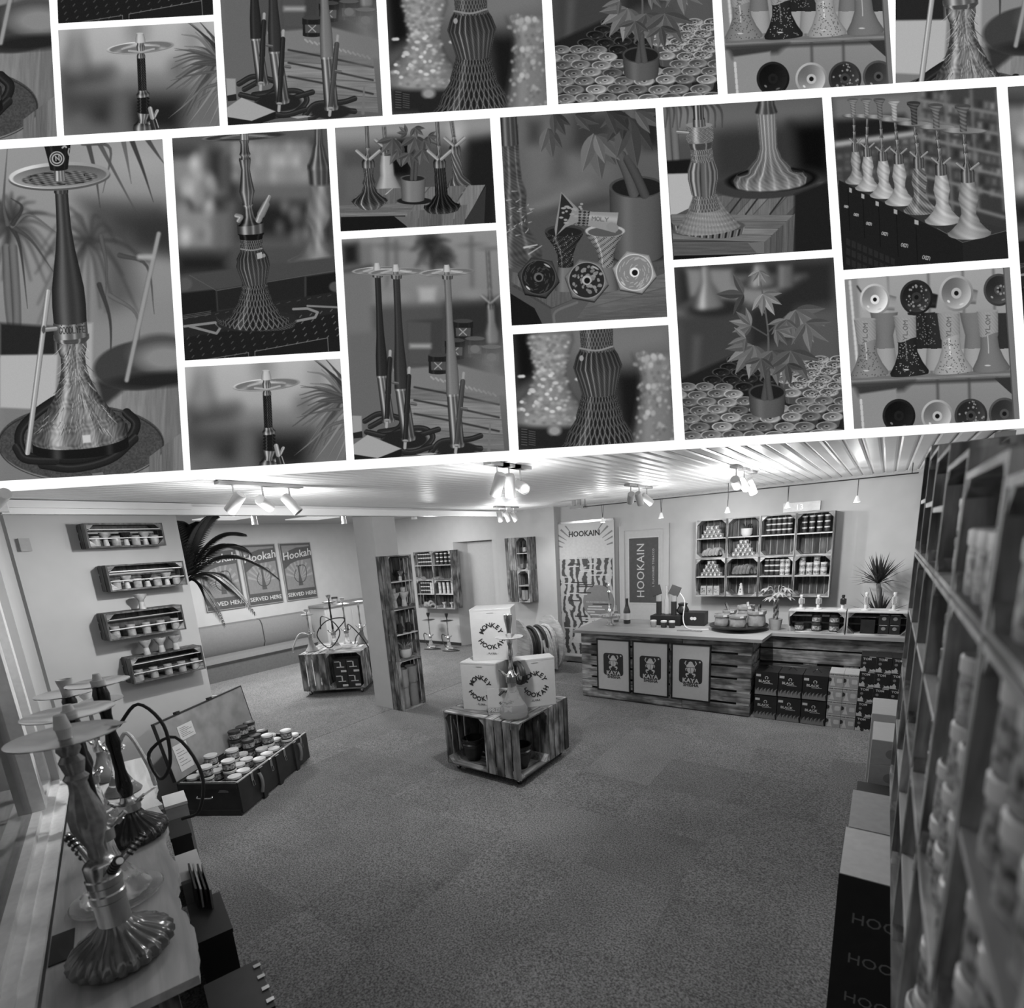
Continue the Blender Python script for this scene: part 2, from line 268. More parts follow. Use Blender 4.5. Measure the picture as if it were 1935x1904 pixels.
for y in (4.05, 5.55):
    t = thing('ceiling_spot', 'small white spotlight hanging below lounge ceiling panel', 'spotlight', (-7.2, y, 2.62), 0, 'lounge spotlights'); part('mount', MB().box(-.06, -.02, -.02, .06, .02, 0), 'white', t); part('lamp_can', MB().lathe([(.03, 0), (.035, -.02), (.04, -.13), (.03, -.13)], 14), 'white', t, (0, 0, -.03), smooth=True)
    q = solo('ceiling_light', MB().box(-.32, -.32, -.012, .32, .32, 0), 'panel', 'square bright light panel set in lounge ceiling', 'ceiling light', (-8.1, y+.05, 2.62), 0, 'lounge ceiling panels')
t = thing('ceiling_spot', 'single small lit spotlight on beam of back room', 'spotlight', (-5.3, 5.25, 2.6)); part('arm', MB().tube([(0, 0, 0), (0, 0, -.12)], .008, 8, False), 'steel', t); part('lamp_can', MB().lathe([(.025, 0), (.04, -.09), (.034, -.09)], 14), 'white', t, (0, 0, -.12), smooth=True); part('lamp_lens', MB().lathe([(0, -.085), (.034, -.085)], 12, False), 'lamp', t, (0, 0, -.12)); light('back_spot', 'SPOT', (-5.3, 5.25, 2.36), 30, .03, (-6.8, 7.4, .3), 120)
# low-voltage wire track with pendants over the counter
t = thing('cable_track', 'thin twin wire cable track strung below ceiling over counter', 'cable track', (0, 6.4, 2.4))
for dy in (0, .06): part('wire', MB().tube([(-3.35, dy, 0), (.2, dy, 0)], .004, 6, False), 'blackm', t)
part('transformer', MB().box(-3.5, -.03, -.02, -3.3, .09, .03).box(-3.46, -.04, .02, -3.42, 0, .1).box(-3.38, -.04, .02, -3.34, 0, .1), 'steel', t)
for x in (-3.3, -1.5, .15): part('hanger', MB().tube([(x, .03, 0), (x, .03, .1)], .004, 6, False), 'blackm', t)
for x in (-3.05, -2.27, -1.5, -.89, -.27):
    t = thing('pendant_lamp', 'small white glass cone pendant hanging from wire track', 'pendant lamp', (x, 6.43, 2.4), 0, 'pendants over the counter')
    part('cord', MB().tube([(0, -.03, .004), (0, 0, -.17)], .003, 6, False).tube([(0, .03, .004), (0, 0, -.17)], .003, 6, False), 'blackm', t); part('shade', MB().lathe([(.008, -.16), (.014, -.17), (.03, -.22), (.026, -.224), (0, -.2)], 16), 'pend', t, smooth=True)
    light('pendant_light', 'POINT', (x, 6.43, 2.14), 4.5*K_PEND, .03)
# ---------------------------------------------------------------- crates and shelves
def slat_mesh(kind, a, b, c, mat): return cached(('s', kind, round(a, 3), round(b, 3), round(c, 3), mat), lambda: setm(MB().box(0, 0, 0, a, b, c).mesh(kind), mat))
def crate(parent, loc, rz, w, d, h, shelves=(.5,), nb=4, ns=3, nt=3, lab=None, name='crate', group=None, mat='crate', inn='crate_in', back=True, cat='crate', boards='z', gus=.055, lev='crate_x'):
    """open towards local -Y; x across, y depth, z up; slats are single boards"""
    o = thing(name, lab, cat, loc, rz, group) if lab else link(name, None, parent, loc, (0, 0, rz)); T = .012
    def S(nm, x, y, z, a, b, c, m): link(nm, slat_mesh(nm, a, b, c, m), o, (x, y, z))
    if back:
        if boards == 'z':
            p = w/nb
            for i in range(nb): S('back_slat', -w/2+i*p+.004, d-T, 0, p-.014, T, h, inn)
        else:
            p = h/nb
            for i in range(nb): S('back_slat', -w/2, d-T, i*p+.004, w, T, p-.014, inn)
    p = d/ns
    for i in range(ns):
        for x in (-w/2, w/2-T): S('side_slat', x, i*p+.002, 0, T, p-.018, h, mat)
    p = d/nt
    for i in range(nt):
        for z in (0, h-T): S('level_slat', -w/2+T, i*p+.002, z, w-2*T, p-.013, T, lev)
    g = min(gus, h*.25)
    for sx in (-1, 1):
        for sz in (0, 1):
            x, z = sx*(w/2-T), (T if sz == 0 else h-T)
            me = cached(('g', gus, sx, sz, round(w, 3), round(d, 3), round(h, 3)), lambda: setm(MB().prism([(x, z), (x-sx*g, z), (x, z+(g if sz == 0 else -g))], .004, d-T, 'y').mesh('corner_block'), 'crate_x')); link('corner_block', me, o)
    for k in shelves:
        S('shelf_board', -w/2+T, .004, h*k, w-2*T, d-T, .014, 'pale')
    return o
def can(loc, r, h, body='tin', lid='lid', label='dark tobacco tin with white lid', group=None, lab=True, name='tobacco_tin', rz=0.):
    t = thing(name, label, 'tin', loc, rz, group)
    link('body', cached(('cb', r, h, body), lambda: setm(MB().lathe([(r*.93, 0), (r, h*.06), (r, h*.8)], 18).mesh('body', True), body)), t)
    link('lid', cached(('cl', r, h, lid), lambda: setm(MB().lathe([(r*1.04, h*.76), (r*1.05, h*.8), (r*1.05, h*.97), (r*.98, h), (r*.9, h*.985), (0, h*.985)], 18).mesh('lid', True), lid)), t)
    if lab: link('paper_label', cached(('cp', r, h), lambda: setm(MB().lathe([(r*1.012, h*.16), (r*1.012, h*.66)], 18, False).mesh('paper_label', True), 'tinlab')), t)
    return t
def clay_bowl(loc, s=1., mat='clay', label='', group=None, stem='clay2'):
    t = thing('clay_bowl', label, 'hookah bowl', loc, random.random()*6, group)
    link('foot', cached(('bf', stem), lambda: setm(MB().lathe([(.02, 0), (.021, .004), (.015, .05)], 14).mesh('foot', True), stem)), t, None, None, (s,)*3)
    link('head', cached(('bh', mat), lambda: setm(MB().lathe([(.015, .045), (.018, .06), (.036, .085), (.038, .1), (.033, .1), (.03, .088), (.008, .08), (.008, .1), (0, .1)], 16).mesh('head', True), mat)), t, None, None, (s,)*3)
    return t
# four crates on the pillar, with bowls and jars
PC = [(1.41, 1.93, 2.15, 2.33, 'topmost'), (1.48, 2.03, 1.82, 2.02, 'second from the ceiling'), (1.4, 1.95, 1.45, 1.66, 'third from the ceiling'), (1.49, 2.04, 1.08, 1.29, 'lowest')]
for i, (ya, yb, za, zb, wrd) in enumerate(PC):
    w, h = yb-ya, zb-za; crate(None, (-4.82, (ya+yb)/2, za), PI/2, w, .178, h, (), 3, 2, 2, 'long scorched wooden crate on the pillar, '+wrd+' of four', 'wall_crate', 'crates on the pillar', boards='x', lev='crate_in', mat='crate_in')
    for k in (.36, .72): solo('thin_rod', MB().box(-w/2+.013, .004, 0, w/2-.013, .012, .008), 'pale', 'thin pale rail across the crate on the pillar', 'rail', (-4.82, (ya+yb)/2, za+h*k), PI/2, 'rails of the pillar crates')
    n = 7 if i < 2 else 5
    for j in range(n):
        y = ya+.06+(w-.12)*j/(n-1)
        if i < 2 and j % 2: clay_bowl((-4.87, y, za+.0125), 1.0, 'clay' if j % 4 == 1 else 'stemdk', 'glazed clay hookah bowl inside pillar crate, '+wrd+' of four', 'bowls in pillar crates')
        else: can((-4.87, y, za+.0125), .03, .075 if i < 2 else .09, 'clay', 'potg', 'small glass jar with grey lid in pillar crate, '+wrd+' of four', 'jars in pillar crates', False, 'small_jar')
for j, (y, z, s) in enumerate(((1.68, 1.66, 1.2), (1.64, 1.29, 1.2), (1.75, 1.29, 1.2), (1.86, 1.29, 1.2))): clay_bowl((-4.87, y, z), s, 'clay', 'pale clay bowl standing alone on top of pillar crate' if j == 0 else 'pale clay bowl in a row of three on top of lowest pillar crate', 'bowls on pillar crates')
# tall rack against the column: three crates on top of each other
rack = thing('crate_rack', 'tall rack of three stacked scorched crates against white column', 'rack', (-4.79, 4.43, 0))
for k in range(3): crate(rack, (0, 0, k*.645), PI/2, .38, .215, .643, (.5,) if k else (), 3, 3, 3, gus=.03)
def mug(loc, r, h, mat, label, group, name='dark_mug'): 
    t = thing(name, label, 'cup', loc, 0, group); part('body', MB().lathe([(r*.85, 0), (r, h*.1), (r, h), (r*.9, h), (r*.88, h*.3), (0, h*.3)], 16), mat, t, smooth=True); part('handle', MB().tube([(0, r, h*.8), (0, r*1.6, h*.6), (0, r, h*.25)], r*.14), mat, t, smooth=True)
for y, r, h in ((4.33, .04, .12), (4.52, .04, .13)): mug((-4.9, y, 1.6275), r, h, 'print_dk', 'dark cup on the upper board of the column rack', 'dark cups on the rack')
clay_bowl((-4.83, 4.44, 1.6275), 1.1, 'chrome', 'shiny metal head between dark cups on rack')
for y in (4.35, 4.51): clay_bowl((-4.88, y, 1.3025), 1.8, 'clay2', 'tall pale clay head stacked in column rack', 'tall heads in the rack'); can((-4.88, y, 1.3025+.181), .03, .06, 'clay2', 'clay', 'small pale pot balanced on clay head in rack', 'pots on rack heads', False, 'small_pot')
for y in (4.35, 4.49): mug((-4.835, y, .9825), .035, .12, 'blackm', 'black glossy tankard on middle board of rack', 'black tankards on the rack')
for y in (4.34, 4.48): solo('glass_funnel', MB().lathe([(.05, 0), (.015, .1), (.012, .19), (.02, .2)], 14, True), 'clear', 'clear glass funnel in the middle crate of rack', 'glass', (-4.925, y, .9825), 0, 'glass funnels on rack', True)
def succulent(loc, s, label, pm='potw'):
    t = thing('potted_plant', label, 'potted plant', loc); part('pot', MB().lathe([(.05*s, 0), (.07*s, .03*s), (.072*s, .1*s), (.062*s, .1*s), (.06*s, .08*s), (0, .08*s)], 18), pm, t, smooth=True); m = MB()
    for i in range(14):
        a = i*2.4; l = .05+.04*((i*7) % 5)/5; c = (math.cos(a)*.03*s, math.sin(a)*.03*s); part('leaf', MB().tube([(c[0], c[1], .08*s), (c[0]*1.6, c[1]*1.6, (.1+l*.6)*s), (c[0]*(2+l*12), c[1]*(2+l*12), (.1+l)*s)], .008*s, 6, True, .002*s), 'leafl' if pm == 'potw' and s > 1 else 'leaf', t, smooth=True)
    return t
succulent((-4.88, 4.44, .66), 1.1, 'succulent in round pale pot in the column rack')
def paper_sack(loc, r, h, label, group, mat='kraft', seed=0, cat='paper bag', cuff=True, rz=0.):
    rr = random.Random(seed); t = thing('paper_bag', label, cat, loc, rz, group); seg = 20
    f = lambda z, a: 1+.10*max(abs(math.cos(a)), abs(math.sin(a)))**6+.03*math.sin(a*5+z*40+seed)+.02*math.sin(a*9-z*70)
    part('body', MB().lathe([(r*.9, 0), (r, .01), (r*1.02, h*.35), (r*.96, h*.7), (r*1.03, h), (r*.95, h), (r*.9, h*.75), (0, h*.7)], seg, True, f), mat, t, smooth=True)
    if cuff: part('cuff', MB().lathe([(r*1.06, h*.78), (r*1.08, h*.8), (r*1.09, h*1.01), (r*1.04, h*1.02)], seg, False, f), mat, t, smooth=True); part('tag', MB().box(-.02, -.002, h*.84, .02, 0, h*.98), 'print_lt', t, (0, -r*1.18, 0))
    return t
for i, (y, z, h) in enumerate(((4.345, .0125, .27), (4.505, .0125, .3), (4.345, .285, .24), (4.505, .315, .22))): paper_sack((-4.89, y, z), .065 if z < .1 else .075, h, 'crumpled grey paper sack in lowest crate of rack', 'sacks in the rack', 'print_md' if i % 2 else 'potg', i, cuff=False)
# wall shelf of eight crates behind the counter
ws = thing('crate_shelf', 'wall shelf of eight scorched crates behind the counter', 'shelf', (0, 7.2, 0)); WX = [-2.07+.3925*(i+.5) for i in range(4)]; WZ = (1.13, 1.63)
for i in range(4):
    for j in range(2): crate(ws, (WX[i], 0, WZ[j]), 0, .388, .29, .498, (.5,), 5, 3, 3)
def ztop(j, half): return WZ[j]+(.014 if half == 0 else .264)
for i, j in ((2, 1), (3, 1), (2, 0)):
    cols = 5 if i == 2 else 4
    for r in range(3):
        for k in range(cols):
            x = WX[i]-.118+.236*k/(cols-1)
            if (i, j) == (2, 0) and k > 2: can((x, 7.3, ztop(j, 1)+r*.066), .028, .064, 'lid', 'lid', 'plain white tobacco tin stacked on wall shelf over counter', 'white tins on the wall shelf', True, 'white_tin')
            else: can((x, 7.3, ztop(j, 1)+r*.066), .028, .064, 'tin', 'lid', 'black tobacco tin with white lid on wall shelf over counter', 'black tins on the wall shelf', False)
for k, n in enumerate((3, 2, 3, 2)):
    for r in range(n): can((WX[3]-.114+.076*k, 7.3, ztop(0, 1)+r*.074), .034, .072, 'lid', 'lid', 'larger white tin in the lower corner crate of wall shelf', 'large white tins on wall shelf', True, 'white_tin')
def cube_box(loc, s, label, group, rz=0.):
    t = thing('cube_carton', label, 'box', loc, rz, group); link('body', cached(('cc', s), lambda: setm(MB().box(-s/2, -s/2, 0, s/2, s/2, s).mesh('body'), 'tinlab')), t); link('print', cached(('ccp', s), lambda: setm(MB().box(-s*.3, -.0006, s*.3, s*.05, 0, s*.6).mesh('print'), 'print_lt')), t, (0, -s/2, 0)); link('print', cached(('ccq', s), lambda: setm(MB().box(s*.14, -.0006, s*.1, s*.4, 0, s*.8).mesh('print'), 'print_dk')), t, (0, -s/2, 0))
for i, j, half, rows in ((0, 1, 1, (5, 4, 3)), (1, 1, 0, (5, 4, 3, 2)), (0, 0, 1, (5, 4, 3, 2))):
    for r, n in enumerate(rows):
        for k in range(n): cube_box((WX[i]+(k-(n-1)/2)*.056, 7.28, ztop(j, half)+r*.051), .05, 'small patterned cube carton in pyramid on wall shelf', 'cube cartons on the wall shelf')
succulent((WX[1]+.02, 7.3, ztop(1, 1)), .95, 'spiky succulent in pale pot on wall shelf')
def scarf(loc, label, mat, seed):
    rr = random.Random(seed); t = thing('draped_sack', label, 'fabric', loc)
    for k in range(5): x = -.09+k*.042; h = .06+.07*rr.random(); part('fold', MB().tube([(x-.03, -.02, .027), (x, -.03, h), (x+.04, .02, h*.7+.01), (x+.06, .03, .022)], .026, 8, True, .018), mat, t, smooth=True)
scarf((WX[0], 7.3, ztop(1, 0)), 'grey cloth sack folded in wall shelf crate', 'potg', 3); scarf((WX[1], 7.3, ztop(0, 1)), 'dark cloth sack folded in wall shelf crate', 'bark', 5)
for k in range(3): t = thing('printed_pouch', 'pale printed pouch standing in corner crate of wall shelf', 'pouch', (WX[0]-.1+.085*k, 7.27, ztop(0, 0)), 0, 'pouches on the wall shelf'); part('body', MB().prism([(-.038, 0), (.038, 0), (.035, .12), (-.035, .12)], -.015, .015, 'y'), 'carton', t); part('print', MB().box(-.025, -.0165, .03, .025, -.0152, .09), 'tinlab', t)
t = thing('lighthouse_figure', 'small white lighthouse figure in lower crate of wall shelf', 'figurine', (WX[1]-.02, 7.28, ztop(0, 0))); part('tower', MB().lathe([(.04, 0), (.036, .02), (.02, .1), (.024, .104), (.024, .112), (.015, .112)], 16), 'card', t, smooth=True); part('lantern', MB().lathe([(.015, .112), (.015, .135), (.02, .136), (0, .16)], 12), 'card', t, smooth=True)
for z in (.035, .07): part('window', MB().box(-.005, -.04, z, .005, -.02, z+.014), 'print_dk', t)
t = thing('digital_clock', 'digital clock with glowing numerals above wall shelf', 'clock', (-.88, 7.46, 2.15)); part('case', MB().box(-.2, 0, 0, .2, .04, .11), 'frame', t); letter(t, '13', .09, 'digit', -.02, -.002, .05)
# narrow rack on the pier
pr = thing('pier_rack', 'narrow rack of scorched crates hung on white pier', 'rack', (-4.875, 7.03, 0))
for k in range(2): crate(pr, (.11, 0, 1.03+k*.52), 0, .22, .27, .518, (.5,), 3, 3, 3); crate(pr, (-.22, .135, 1.03+k*.52), -PI/2, .26, .215, .518, (), 3, 3, 3)
for k, (z, n) in enumerate(((1.06, 3), (1.58, 3), (1.84, 2))):
    for q in range(n): solo('small_carton', MB().box(-.028, -.03, 0, .028, .03, .16 if k == 0 else .07), ('carton', 'print_md', 'print_dk')[(q+k) % 3], 'small carton standing upright in the pier rack', 'box', (-4.82+q*.062, 7.12, z), 0, 'cartons in pier rack')
# shelf of four crates in the back room
bs = thing('crate_shelf', 'wall shelf of four crates in the back room', 'shelf', (0, 7.6, 0)); BX = (-7.56, -7.06); BZ = (.79, 1.36)
for i in range(2):
    for j in range(2): crate(bs, (BX[i], 0, BZ[j]), 0, .498, .255, .568, (.5,), 6, 3, 3)
for i in range(2):
    for j in range(2):
        for r in range(3):
            for k in range(6 if i == 0 else 4):
                w = (j == 0 and (k > 3 or i == 1))
                can((BX[i]-.165+.33*k/(5 if i == 0 else 3), 7.68, BZ[j]+.3+r*.075), .03, .072, 'lid' if w else 'tin', 'lid', 'white tin stacked on back room shelf' if w else 'dark tin with white lid on back room shelf', 'white tins of the back room' if w else 'dark tins of the back room', False, 'white_tin' if w else 'tobacco_tin')
scarf((BX[0], 7.68, BZ[0]+.014), 'pale cloth bundle in low crate of back room shelf', 'clay', 9)
for x in (-7.15, -6.95): clay_bowl((x, 7.68, BZ[0]+.014), 1.1, 'card', 'white clay head in low crate of back room shelf', 'white heads in back room')
# ---------------------------------------------------------------- hookahs
VASE = {
    'bell': [(.085, 0), (.1, .008), (.1, .02), (.075, .05), (.045, .1), (.03, .16), (.026, .2), (.03, .22)],
    'drop': [(.06, 0), (.085, .015), (.095, .05), (.08, .09), (.045, .15), (.03, .2), (.028, .24), (.032, .25)],
    'cone': [(.09, 0), (.095, .01), (.06, .06), (.035, .12), (.026, .2), (.03, .22)],
    'ribbed': [(.09, 0), (.135, .012), (.155, .045), (.145, .075), (.11, .105), (.065, .14), (.048, .17), (.045, .19)],
    'tube': [(.045, 0), (.05, .01), (.046, .03), (.042, .2), (.04, .22)]}
def hookah(loc, H, label, vase='bell', vm='clear', sm='steel', tr=.1, bowl=True, hose=None, group=None, vs_=1., stem_r=.011, ports=4, tray=True, rz=0., bm_='clay', name='hookah', fl=None, tm=None, seg=24, hosem='rubber', hr=None, knobs=True, trayz=.86, grommet=False):
    t = thing(name, label, 'hookah', loc, rz, group); P = [(r*vs_, z*vs_) for r, z in VASE[vase]]; vt = P[-1][1]; k = H
    part('vase', MB().lathe(P, seg, True, fl), vm, t, smooth=True)
    part('collar', MB().lathe([(P[-1][0]*1.15, vt-.012*vs_), (P[-1][0]*1.2, vt), (P[-1][0]*1.2, vt+.03*vs_), (P[-1][0]*.8, vt+.045*vs_), (stem_r*1.2, vt+.07*vs_)], 18), 'steel', t, smooth=True)
    z0, z1 = vt+.06*vs_, H*trayz; pr = []; n = 13
    for i in range(n):
        f = i/(n-1); r = stem_r*(1+(.35 if knobs and i % 4 == 2 else 0)+(.5 if knobs and i in (1, 11) else 0)); pr.append((r, z0+(z1-z0)*f))
    part('stem', MB().lathe(pr, 14), sm, t, smooth=True)
    for i in range(ports):
        a = 2*PI*i/max(ports, 1)+.5; c, s = math.cos(a), math.sin(a); b = P[-1][0]*.9; part('port', MB().tube([(c*b*.7, s*b*.7, vt+.02*vs_), (c*(b+.05*vs_), s*(b+.05*vs_), vt+.07*vs_)], .008*vs_, 8, False).tube([(c*(b+.02*vs_), s*(b+.02*vs_), vt+.038*vs_), (c*(b+.035*vs_), s*(b+.035*vs_), vt+.054*vs_)], .011*vs_, 8, False), 'steel', t, smooth=True)
    if tray: part('tray', MB().lathe([(stem_r, z1-.004), (tr*.6, z1-.004), (tr, z1+.01), (tr, z1+.013), (tr*.6, z1), (stem_r, z1)], 32), tm or 'steel', t, smooth=True)
    if bowl: part('bowl', MB().lathe([(stem_r*1.1, z1), (stem_r*1.2, z1+(H-z1)*.4), (.034, z1+(H-z1)*.8), (.036, H), (.03, H), (.02, H-.02), (0, H-.02)], 18), bm_, t, smooth=True)
    elif grommet: part('grommet', MB().lathe([(stem_r*1.2, z1), (stem_r*1.3, z1+(H-z1)*.4), (.02, z1+(H-z1)*.45), (.014, H), (0, H)], 16), 'silic', t, smooth=True)
    if hose: part('hose', MB().tube(hose, hr or (.0085 if hosem == 'rubber' else .012), 8), hosem, t, smooth=True)
    return t
rib = lambda n, tw: (lambda z, a: 1+.035*math.sin(n*a+tw*z))
# ---------------------------------------------------------------- crate table on castors with the boxes (middle of the shop)
def castor(parent, x, y, z=.06):
    w = part('castor', MB().lathe([(.022, -.012), (.026, -.006), (.026, .006), (.022, .012)], 14, True, M_=Matrix.Rotation(PI/2, 4, 'X')), 'blackm', parent, (x, y, .027), smooth=True); part('fork', MB().box(-.014, -.018, .0, .014, .018, .035), 'steel', w)
def pinwheel(root, w, d, h, z0, mir=1, **kw):
    """four crates around the middle, side w+d"""
    S = (w+d)/2
    for k in range(4):
        a = k*PI/2; c, s = math.cos(a), math.sin(a); lx, ly = mir*(-S+w/2), -S
        crate(root, (lx*c-ly*s, lx*s+ly*c, z0), a, w, d, h, (), 4, 4, 4, **kw)
    part('base_board', MB().box(-S+.03, -S+.03, z0-.014, S-.03, S-.03, z0-.001), 'crate_x', root)
    for x in (-1, 1):
        for y in (-1, 1): castor(root, x*(S-.07), y*(S-.07))
ct = thing('crate_table', 'display table of four scorched crates on castors', 'table', (-2.71, 3.61, 0)); pinwheel(ct, .465, .35, .498, .07)
TZ = .568
for x, y in ((-2.93, 3.36), (-2.45, 3.42)):
    t = thing('black_pot', 'black ribbed clay pot inside the crate table', 'pot', (x, y, .084), 0, 'pots in the crate table'); part('body', MB().lathe([(.06, 0), (.065, .02), (.085, .07), (.095, .13), (.1, .135), (.1, .16), (.09, .17), (.09, .19), (.1, .195), (.1, .21), (.088, .21), (.08, .1), (0, .1)], 22), 'blackm', t, smooth=True)
def arc_text(parent, s, r, size, z, mat, y, lower=False, step=13.):
    n = len(s)
    for i, ch in enumerate(s):
        a = math.radians((90+(n-1)/2*step-i*step) if not lower else (270-(n-1)/2*step+i*step)); tilt = (a-PI/2) if not lower else (a+PI/2)
        letter(parent, ch, size, mat, r*math.cos(a), y, z+r*math.sin(a), (PI/2, -tilt, 0), bold=.0015)
def flora_box(loc, rz, label, s=(.35, .33, .42)):
    w, d, h = s; t = thing('hookah_carton', label, 'box', loc, rz); part('body', MB().box(-w/2, 0, 0, w/2, d, h), 'card', t); part('lid', MB().box(-w/2-.002, -.002, h-.012, w/2+.002, d+.002, h+.002), 'card', t)
    arc_text(t, 'MONKEY', .085, .058, h*.5, 'print_dk', -.003, False, 27); arc_text(t, 'HOOKAH', .11, .058, h*.5, 'print_dk', -.003, True, 24); letter(t, '- FLORA -', .024, 'print_dk', 0, -.003, h*.13); part('tab', MB().box(-.03, -.003, h-.035, .03, -.001, h-.03), 'carton', t)
TD = math.radians(27)
flora_box((-2.8, 3.37, TZ), math.radians(12), 'white hookah carton standing on crate table beside glass hookah', (.37, .33, .43)); flora_box((-2.42, 3.67, TZ), math.radians(46), 'white hookah carton on crate table, behind dark hose ring', (.36, .17, .43)); flora_box((-2.74, 3.5, TZ+.434), TD, 'white hookah carton on top of two like it', (.36, .3, .45))
t = thing('price_card', 'white acrylic price card standing before the cartons', 'card', (-2.54, 3.385, TZ), math.radians(32)); part('sheet', MB().box(-.16, 0, 0, .16, .006, .23), 'card', t); part('stand', MB().box(-.16, 0, -.0, .16, .06, .004), 'carton', t); flat(t, 'print_bar', rect(-.155, .012, .155, .06), 'print_md', -.0004); letter(t, 'PREMIUM', .05, 'print_lt', -.05, -.0016, .036, bold=.001)
arc_text(t, 'MONKEY', .06, .028, .14, 'print_dk', -.001, False, 22); arc_text(t, 'HOOKAH', .066, .028, .14, 'print_dk', -.001, True, 20)
hookah((-2.43, 3.335, TZ), .87, 'clear glass hookah with steel stem on crate table', 'drop', 'clear', 'chrome', .115, True, [(.02+.085*math.cos(i*.45), .05-.05*math.cos(i*.45)+.002*i, .37+.085*math.sin(i*.45)) for i in range(29)], None, 1.3, .016, 4, True, 0, 'chrome', tm='lidg', trayz=.78, hr=.017)
# ---------------------------------------------------------------- second crate table, in the lounge opening
D2 = math.radians(35); c2 = thing('crate_table', 'crate display table with dark cartons and hookahs beside column', 'table', (-6.62, 4.72, 0), D2); pinwheel(c2, .52, .38, .54, .08, -1)
def d2(x, y, z=.622): return (-6.62+x*math.cos(D2)-y*math.sin(D2), 4.72+x*math.sin(D2)+y*math.cos(D2), z)
# dark cartons in its front opening
for i in range(2):
    for j in range(2):
        p = d2(.115+i*.185, -.42, .093+j*.212); t = thing('engine_carton', 'black carton with pale line print in the crate table beside column', 'box', p, D2, 'black cartons in second table'); part('body', MB().box(-.09, 0, 0, .09, .2, .21), 'coal', t); part('print', MB().box(-.075, -.001, .17, 0, 0, .182).box(.0, -.001, .09, .018, 0, .175).box(-.05, -.001, .09, .06, 0, .102), 'print_lt', t); part('sticker', MB().box(.005, -.001, .02, .085, 0, .05), 'print_lt', t)
for (x, y, H, kw) in ((-.34, -.2, .62, dict(vase='cone', vm='potg', tm='steel', hose=[(.03, .0, .22), (-.1, -.1, .28), (-.2, -.16, .1), (-.22, -.15, .02)], hosem='rope1', label='grey hookah with pale hose on crate table beside column')), (-.02, -.12, .8, dict(vase='bell', vm='clear', sm='blackm', tm='blackm', bm_='chrome', hose=[(.03, 0, .25), (.2, .0, .44), (.0, -.2, .45), (-.16, -.22, .25), (0, -.24, .06), (.17, -.22, .25), (.1, -.2, .42), (-.12, -.05, .5), (-.2, .05, .3)], label='hookah with black stem and looped black hose beside column')), (.14, -.02, .74, dict(vase='cone', vm='clear', bm_='clay2', hose=[(.03, 0, .25), (.1, -.15, .36), (.3, -.3, .2), (.42, -.36, .02)], label='clear glass hookah with pale bowl on crate table beside column')), (.3, .2, .74, dict(vase='cone', vm='smoke', bowl=False, hose=[(0, .02, .2), (-.06, -.1, .12), (-.08, -.15, .02)], label='smoked glass hookah without bowl beside white column'))):
    hookah(d2(x, y, .621), H, tr=.1, rz=D2, **kw)
# ---------------------------------------------------------------- lounge: sofa, posters, palm, cabinet
so = thing('sofa', 'long grey upholstered bench sofa along the lounge wall', 'sofa', (-9.3, 0, 0))
for ya, yb in ((2.2, 5.0), (5.02, 5.95)):
    part('backrest', MB().prism([(-.28, .38), (-.02, .38), (.06, .5), (.05, .82), (0, .9), (-.12, .92), (-.28, .88)], ya, yb, 'y'), 'sofa', so, smooth=True)
part('seat', MB().prism([(-.28, .28), (.26, .28), (.3, .32), (.28, .39), (-.28, .42)], 2.2, 5.95, 'y'), 'sofa', so); part('base', MB().box(-.28, 2.2, 0, .26, 5.95, .28), 'sofa2', so)
SPARK = [-9.585, 'x']
for i, y in enumerate((4.44, 5.2, 5.97)):
    t = thing('hookah_poster', 'dark retro poster lettered Hookah served here, '+('partly hidden by palm', 'between two like it', 'beside the white column')[i], 'poster', (-9.57, y+.16, 1.14), PI/2, 'posters on the lounge wall'); w, h = .69, 1.12
    part('sheet', MB().box(-w/2, 0, 0, w/2, .012, h), 'poster3', t); flat(t, 'border', rect(-w/2+.015, .015, w/2-.015, h-.015), 'poster', 0, key='pb'); flat(t, 'panel', rect(-w/2+.045, .22, w/2-.045, h-.05), 'poster2', -.0009, key='pp')
    for k in range(9):
        a0, a1 = math.radians(8+k*19), math.radians(16+k*19); R = .3; flat(t, 'ray', [(0, .42), (R*math.cos(a0), min(.42+R*1.3*math.sin(a0), h-.06)), (R*math.cos(a1), min(.42+R*1.3*math.sin(a1), h-.06))], 'poster3', -.0018, key=('ry', k))
    flat(t, 'ribbon', [(-.3, .62), (-.16, .72), (.0, .77), (.3, .8), (.3, 1.04), (0, 1.02), (-.16, .97), (-.3, .87)], 'poster', -.0027, key='rb'); letter(t, 'Hookah', .2, 'print_lt', 0, -.0042, .89, (PI/2, -.12, 0), bold=.002, shear=.2)
    letter(t, 'SERVED HERE', .105, 'print_lt', 0, -.002, .11, bold=.001)
    flat(t, 'figure', [(-.05, .28), (.05, .28), (.03, .42), (.018, .5), (.018, .66), (.06, .66), (.06, .675), (-.06, .675), (-.06, .66), (-.018, .66), (-.018, .5), (-.03, .42)], 'poster', -.0036, key='fg')
    part('hose_line', cached('hl', lambda: setm(MB().tube([(.02, -.004, .68), (.14, -.004, .66), (.16, -.004, .5), (.08, -.004, .36), (-.06, -.004, .36), (-.12, -.004, .47), (-.06, -.004, .6)], .007, 6).mesh('hose_line'), 'poster')), 'poster', t)
pl = thing('palm', 'tall feathery palm standing behind the pillar edge', 'palm', (-6.45, 2.62, 0)); part('pot', MB().lathe([(.18, 0), (.24, .4), (.22, .4), (.2, .36), (0, .36)], 24), 'potw', pl, smooth=True); part('trunk', MB().tube([(0, 0, .36), (.02, .02, 1.2), (0, .05, 1.75)], .035, 10, True, .02), 'bark', pl, smooth=True)
